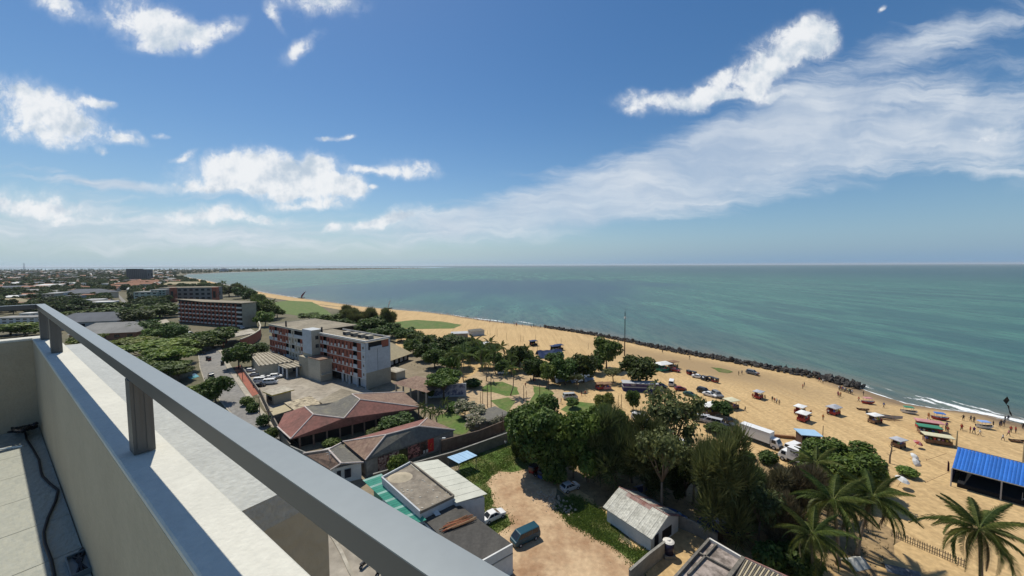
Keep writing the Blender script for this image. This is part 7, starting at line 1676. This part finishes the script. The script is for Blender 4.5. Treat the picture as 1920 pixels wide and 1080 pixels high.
# scattered houses
hr=random.Random(21)
WALLS=[m_white,m_offw,m_bluegrey,m_pinkw,m_pgreen,m_white]; ROOFS=[m_clay,m_greyr2,m_silver,m_brownroof,m_slate,m_clay,m_silver]
def house_proto(kind_):
    o=thing('town_house','house','house'); 
    if kind_=='gable':
        MB().box(-6,6,-4.5,4.5,0,4).add([(-6,-4.5,4),(-6,4.5,4),(-6,0,6.2)],[(0,1,2)]).add([(6,-4.5,4),(6,4.5,4),(6,0,6.2)],[(0,2,1)]).build('wall',m_white,o); MB().add([(-6.6,-5.2,3.8),(6.6,-5.2,3.8),(6.6,0,6.4),(-6.6,0,6.4),(6.6,5.2,3.8),(-6.6,5.2,3.8)],[(0,1,2,3),(3,2,4,5)]).build('roof',m_clay,o); nf=1; h=4; hw=4.5
    elif kind_=='hip':
        MB().box(-8,8,-6,6,0,5).build('wall',m_white,o); MB().add([(-9,-7,5),(9,-7,5),(9,7,5),(-9,7,5),(-3,0,8),(3,0,8)],[(0,1,5,4),(1,2,5),(2,3,4,5),(3,0,4),(0,3,2,1)]).build('roof',m_clay,o); nf=1; h=5; hw=6
    elif kind_=='flat':
        MB().box(-6,6,-5,5,0,8).build('wall',m_white,o); MB().box(-6.3,6.3,-5.3,5.3,8.003,8.4).build('roof',m_greyr2,o); nf=2; h=8; hw=5
    else:
        MB().box(-11,11,-6,6,0,6).build('wall',m_white,o); MB().add([(-11.5,-6.6,5.8),(11.5,-6.6,5.8),(11.5,6.6,7.4),(-11.5,6.6,7.4),(-11.5,-6.6,6.1),(11.5,-6.6,6.1),(11.5,6.6,7.7),(-11.5,6.6,7.7)],[(4,5,6,7),(0,4,7,3),(0,1,5,4),(1,2,6,5),(2,3,7,6)]).build('roof',m_silver,o); nf=1; h=6; hw=6
    for f in range(nf):
        for x in (-3.6,0,3.6): MB().box(x-.8,x+.8,-hw-.06,-hw-.003,f*h/nf+1.2,f*h/nf+2.8).build('window',m_glass,o)
    return o
HP={k:house_proto(k) for k in ('gable','hip','flat','shed')}; HK={k:kids_of(v) for k,v in HP.items()}; hused=set(); placed=[]
names={'gable':'small gabled house','hip':'hip roofed house','flat':'two storey flat roofed house','shed':'wide sheet roofed hall'}
rn={m_clay.name:'clay red',m_greyr2.name:'grey',m_silver.name:'bright pale',m_brownroof.name:'brown',m_slate.name:'slate'}
KEEP=[(322,552,480,650),(205,548,245,625),(240,495,290,530),(265,596,310,612)]
ROADX=(204,242)
def blocked(px,py):
    for x0,y0,x1,y1 in KEEP:
        if x0<px<x1 and y0<py<y1: return True
    return False
cnt=0; tries=0
while cnt<285 and tries<9000:
    tries+=1; py=510+hr.random()**1.5*72; px=hr.uniform(-40,330 if py<560 else 220)
    if blocked(px,py): continue
    P=g(px,py)
    if P.x > coast(P.y)-60 or any((P-q).length<20+P.length*.010 for q in placed): continue
    placed.append(P); k=hr.choice(list(HP)); 
    if k in hused: o=copy_tree(HP[k],HK[k])
    else: o=HP[k]; hused.add(k)
    o.location=P; o.rotation_euler=(0,0,hr.choice([.2,.5,1.8,.3])+hr.uniform(-.3,.3)); s_=1.0+.4*hr.random() if P.y<700 else 1.3+hr.random()*.9; o.scale=(s_,s_,1 if P.y<500 else 1.15)
    wm=hr.choice(WALLS); rm=hr.choice(ROOFS)
    for c in o.children:
        if c.name.startswith('wall'): c.material_slots[0].link='OBJECT'; c.material_slots[0].material=wm
        if c.name.startswith('roof'): c.material_slots[0].link='OBJECT'; c.material_slots[0].material=rm
    o.name='town_house'; tag(o,'distant %s with %s roof among the town trees'%(names[k],rn[rm.name]),'house','houses scattered through the town'); cnt+=1
# town trees: the nearest as objects, the rest as one mass
tr=random.Random(33); near=[]; far=[]
for i in range(9000):
    y=180*math.exp(tr.random()*3.5); x=tr.uniform(-1.65*y-60, coast(y)-55)
    d=ray(960,540); P=Vector((x,y,0)); v=CAMROT.transposed()@(P-Vector((0,0,EYE))); px=960+FPX*v.x/-v.z; py=540-FPX*v.y/-v.z
    if px<-80 or blocked(px,py) or (py>590) or (px>320 and y<430) or (px > 440 and y < 800): continue
    if any((P-q).length<13 for q in placed): continue
    if mnoise.noise(Vector((x*.004,y*.004,5))) < -.28 and tr.random()<.7: continue
    (near if len(near)<170 and y<520 else far).append(P)
for P in near:
    k='far' ; s_=tr.uniform(8,14); tree(k,0,0,0,0,'rounded dark tree among the houses of the town',base=P,hh=tr.uniform(6.5,11),ww=s_,group='trees among the town houses')
vs=[tuple(p) for p in far]
me=bpy.data.meshes.new('far_woodland'); me.from_pydata(vs,[],[]); fo=link('far_woodland',me); tag(fo,'dark tree canopy spreading through the far town to the horizon',kind='stuff')
ng=bpy.data.node_groups.new('scatter_trees','GeometryNodeTree'); ng.interface.new_socket('Geometry',in_out='INPUT',socket_type='NodeSocketGeometry'); ng.interface.new_socket('Geometry',in_out='OUTPUT',socket_type='NodeSocketGeometry')
gi=ng.nodes.new('NodeGroupInput'); go=ng.nodes.new('NodeGroupOutput'); ip=ng.nodes.new('GeometryNodeInstanceOnPoints'); m2p=ng.nodes.new('GeometryNodeMeshToPoints'); ri=ng.nodes.new('FunctionNodeRandomValue'); ri.data_type='FLOAT'; ri.inputs[2].default_value=7; ri.inputs[3].default_value=13
rv=ng.nodes.new('FunctionNodeRandomValue'); rv.data_type='FLOAT_VECTOR'; rv.inputs[0].default_value=(0,0,0); rv.inputs[1].default_value=(0,0,6.28)
# clump mesh made inside the tree of nodes from a hidden-free source: a joined mesh of crown faces
src=KINDS['far'][0][0]; so=bpy.data.objects.new('far_woodland_source',src)
oi=ng.nodes.new('GeometryNodeObjectInfo'); oi.inputs['Object'].default_value=so
L=ng.links.new; L(gi.outputs[0],m2p.inputs[0]); L(m2p.outputs[0],ip.inputs['Points']); L(oi.outputs['Geometry'],ip.inputs['Instance']); L(rv.outputs[0],ip.inputs['Rotation']); L(ri.outputs[1],ip.inputs['Scale']); L(ip.outputs[0],go.inputs[0])
md=fo.modifiers.new('scatter','NODES'); md.node_group=ng
# the low far headland woods along the bay
# ------------------------------------------------------------------ air
hb = MB(); hb.box(-48000, 48000, -1500, 48000, -6.5, 90)
hm = bpy.data.materials.new('haze_air'); hm.use_nodes = True; hn = hm.node_tree.nodes; hn.clear()
pv = hn.new('ShaderNodeVolumePrincipled'); pv.inputs['Color'].default_value = (.86,.93,1,1); pv.inputs['Density'].default_value = HAZE; pv.inputs['Anisotropy'].default_value = .2
ho = hn.new('ShaderNodeOutputMaterial'); hm.node_tree.links.new(pv.outputs[0], ho.inputs['Volume'])
hz_ = hb.build('haze', hm); tag(hz_, 'thin sea haze paling the distance', kind='stuff')
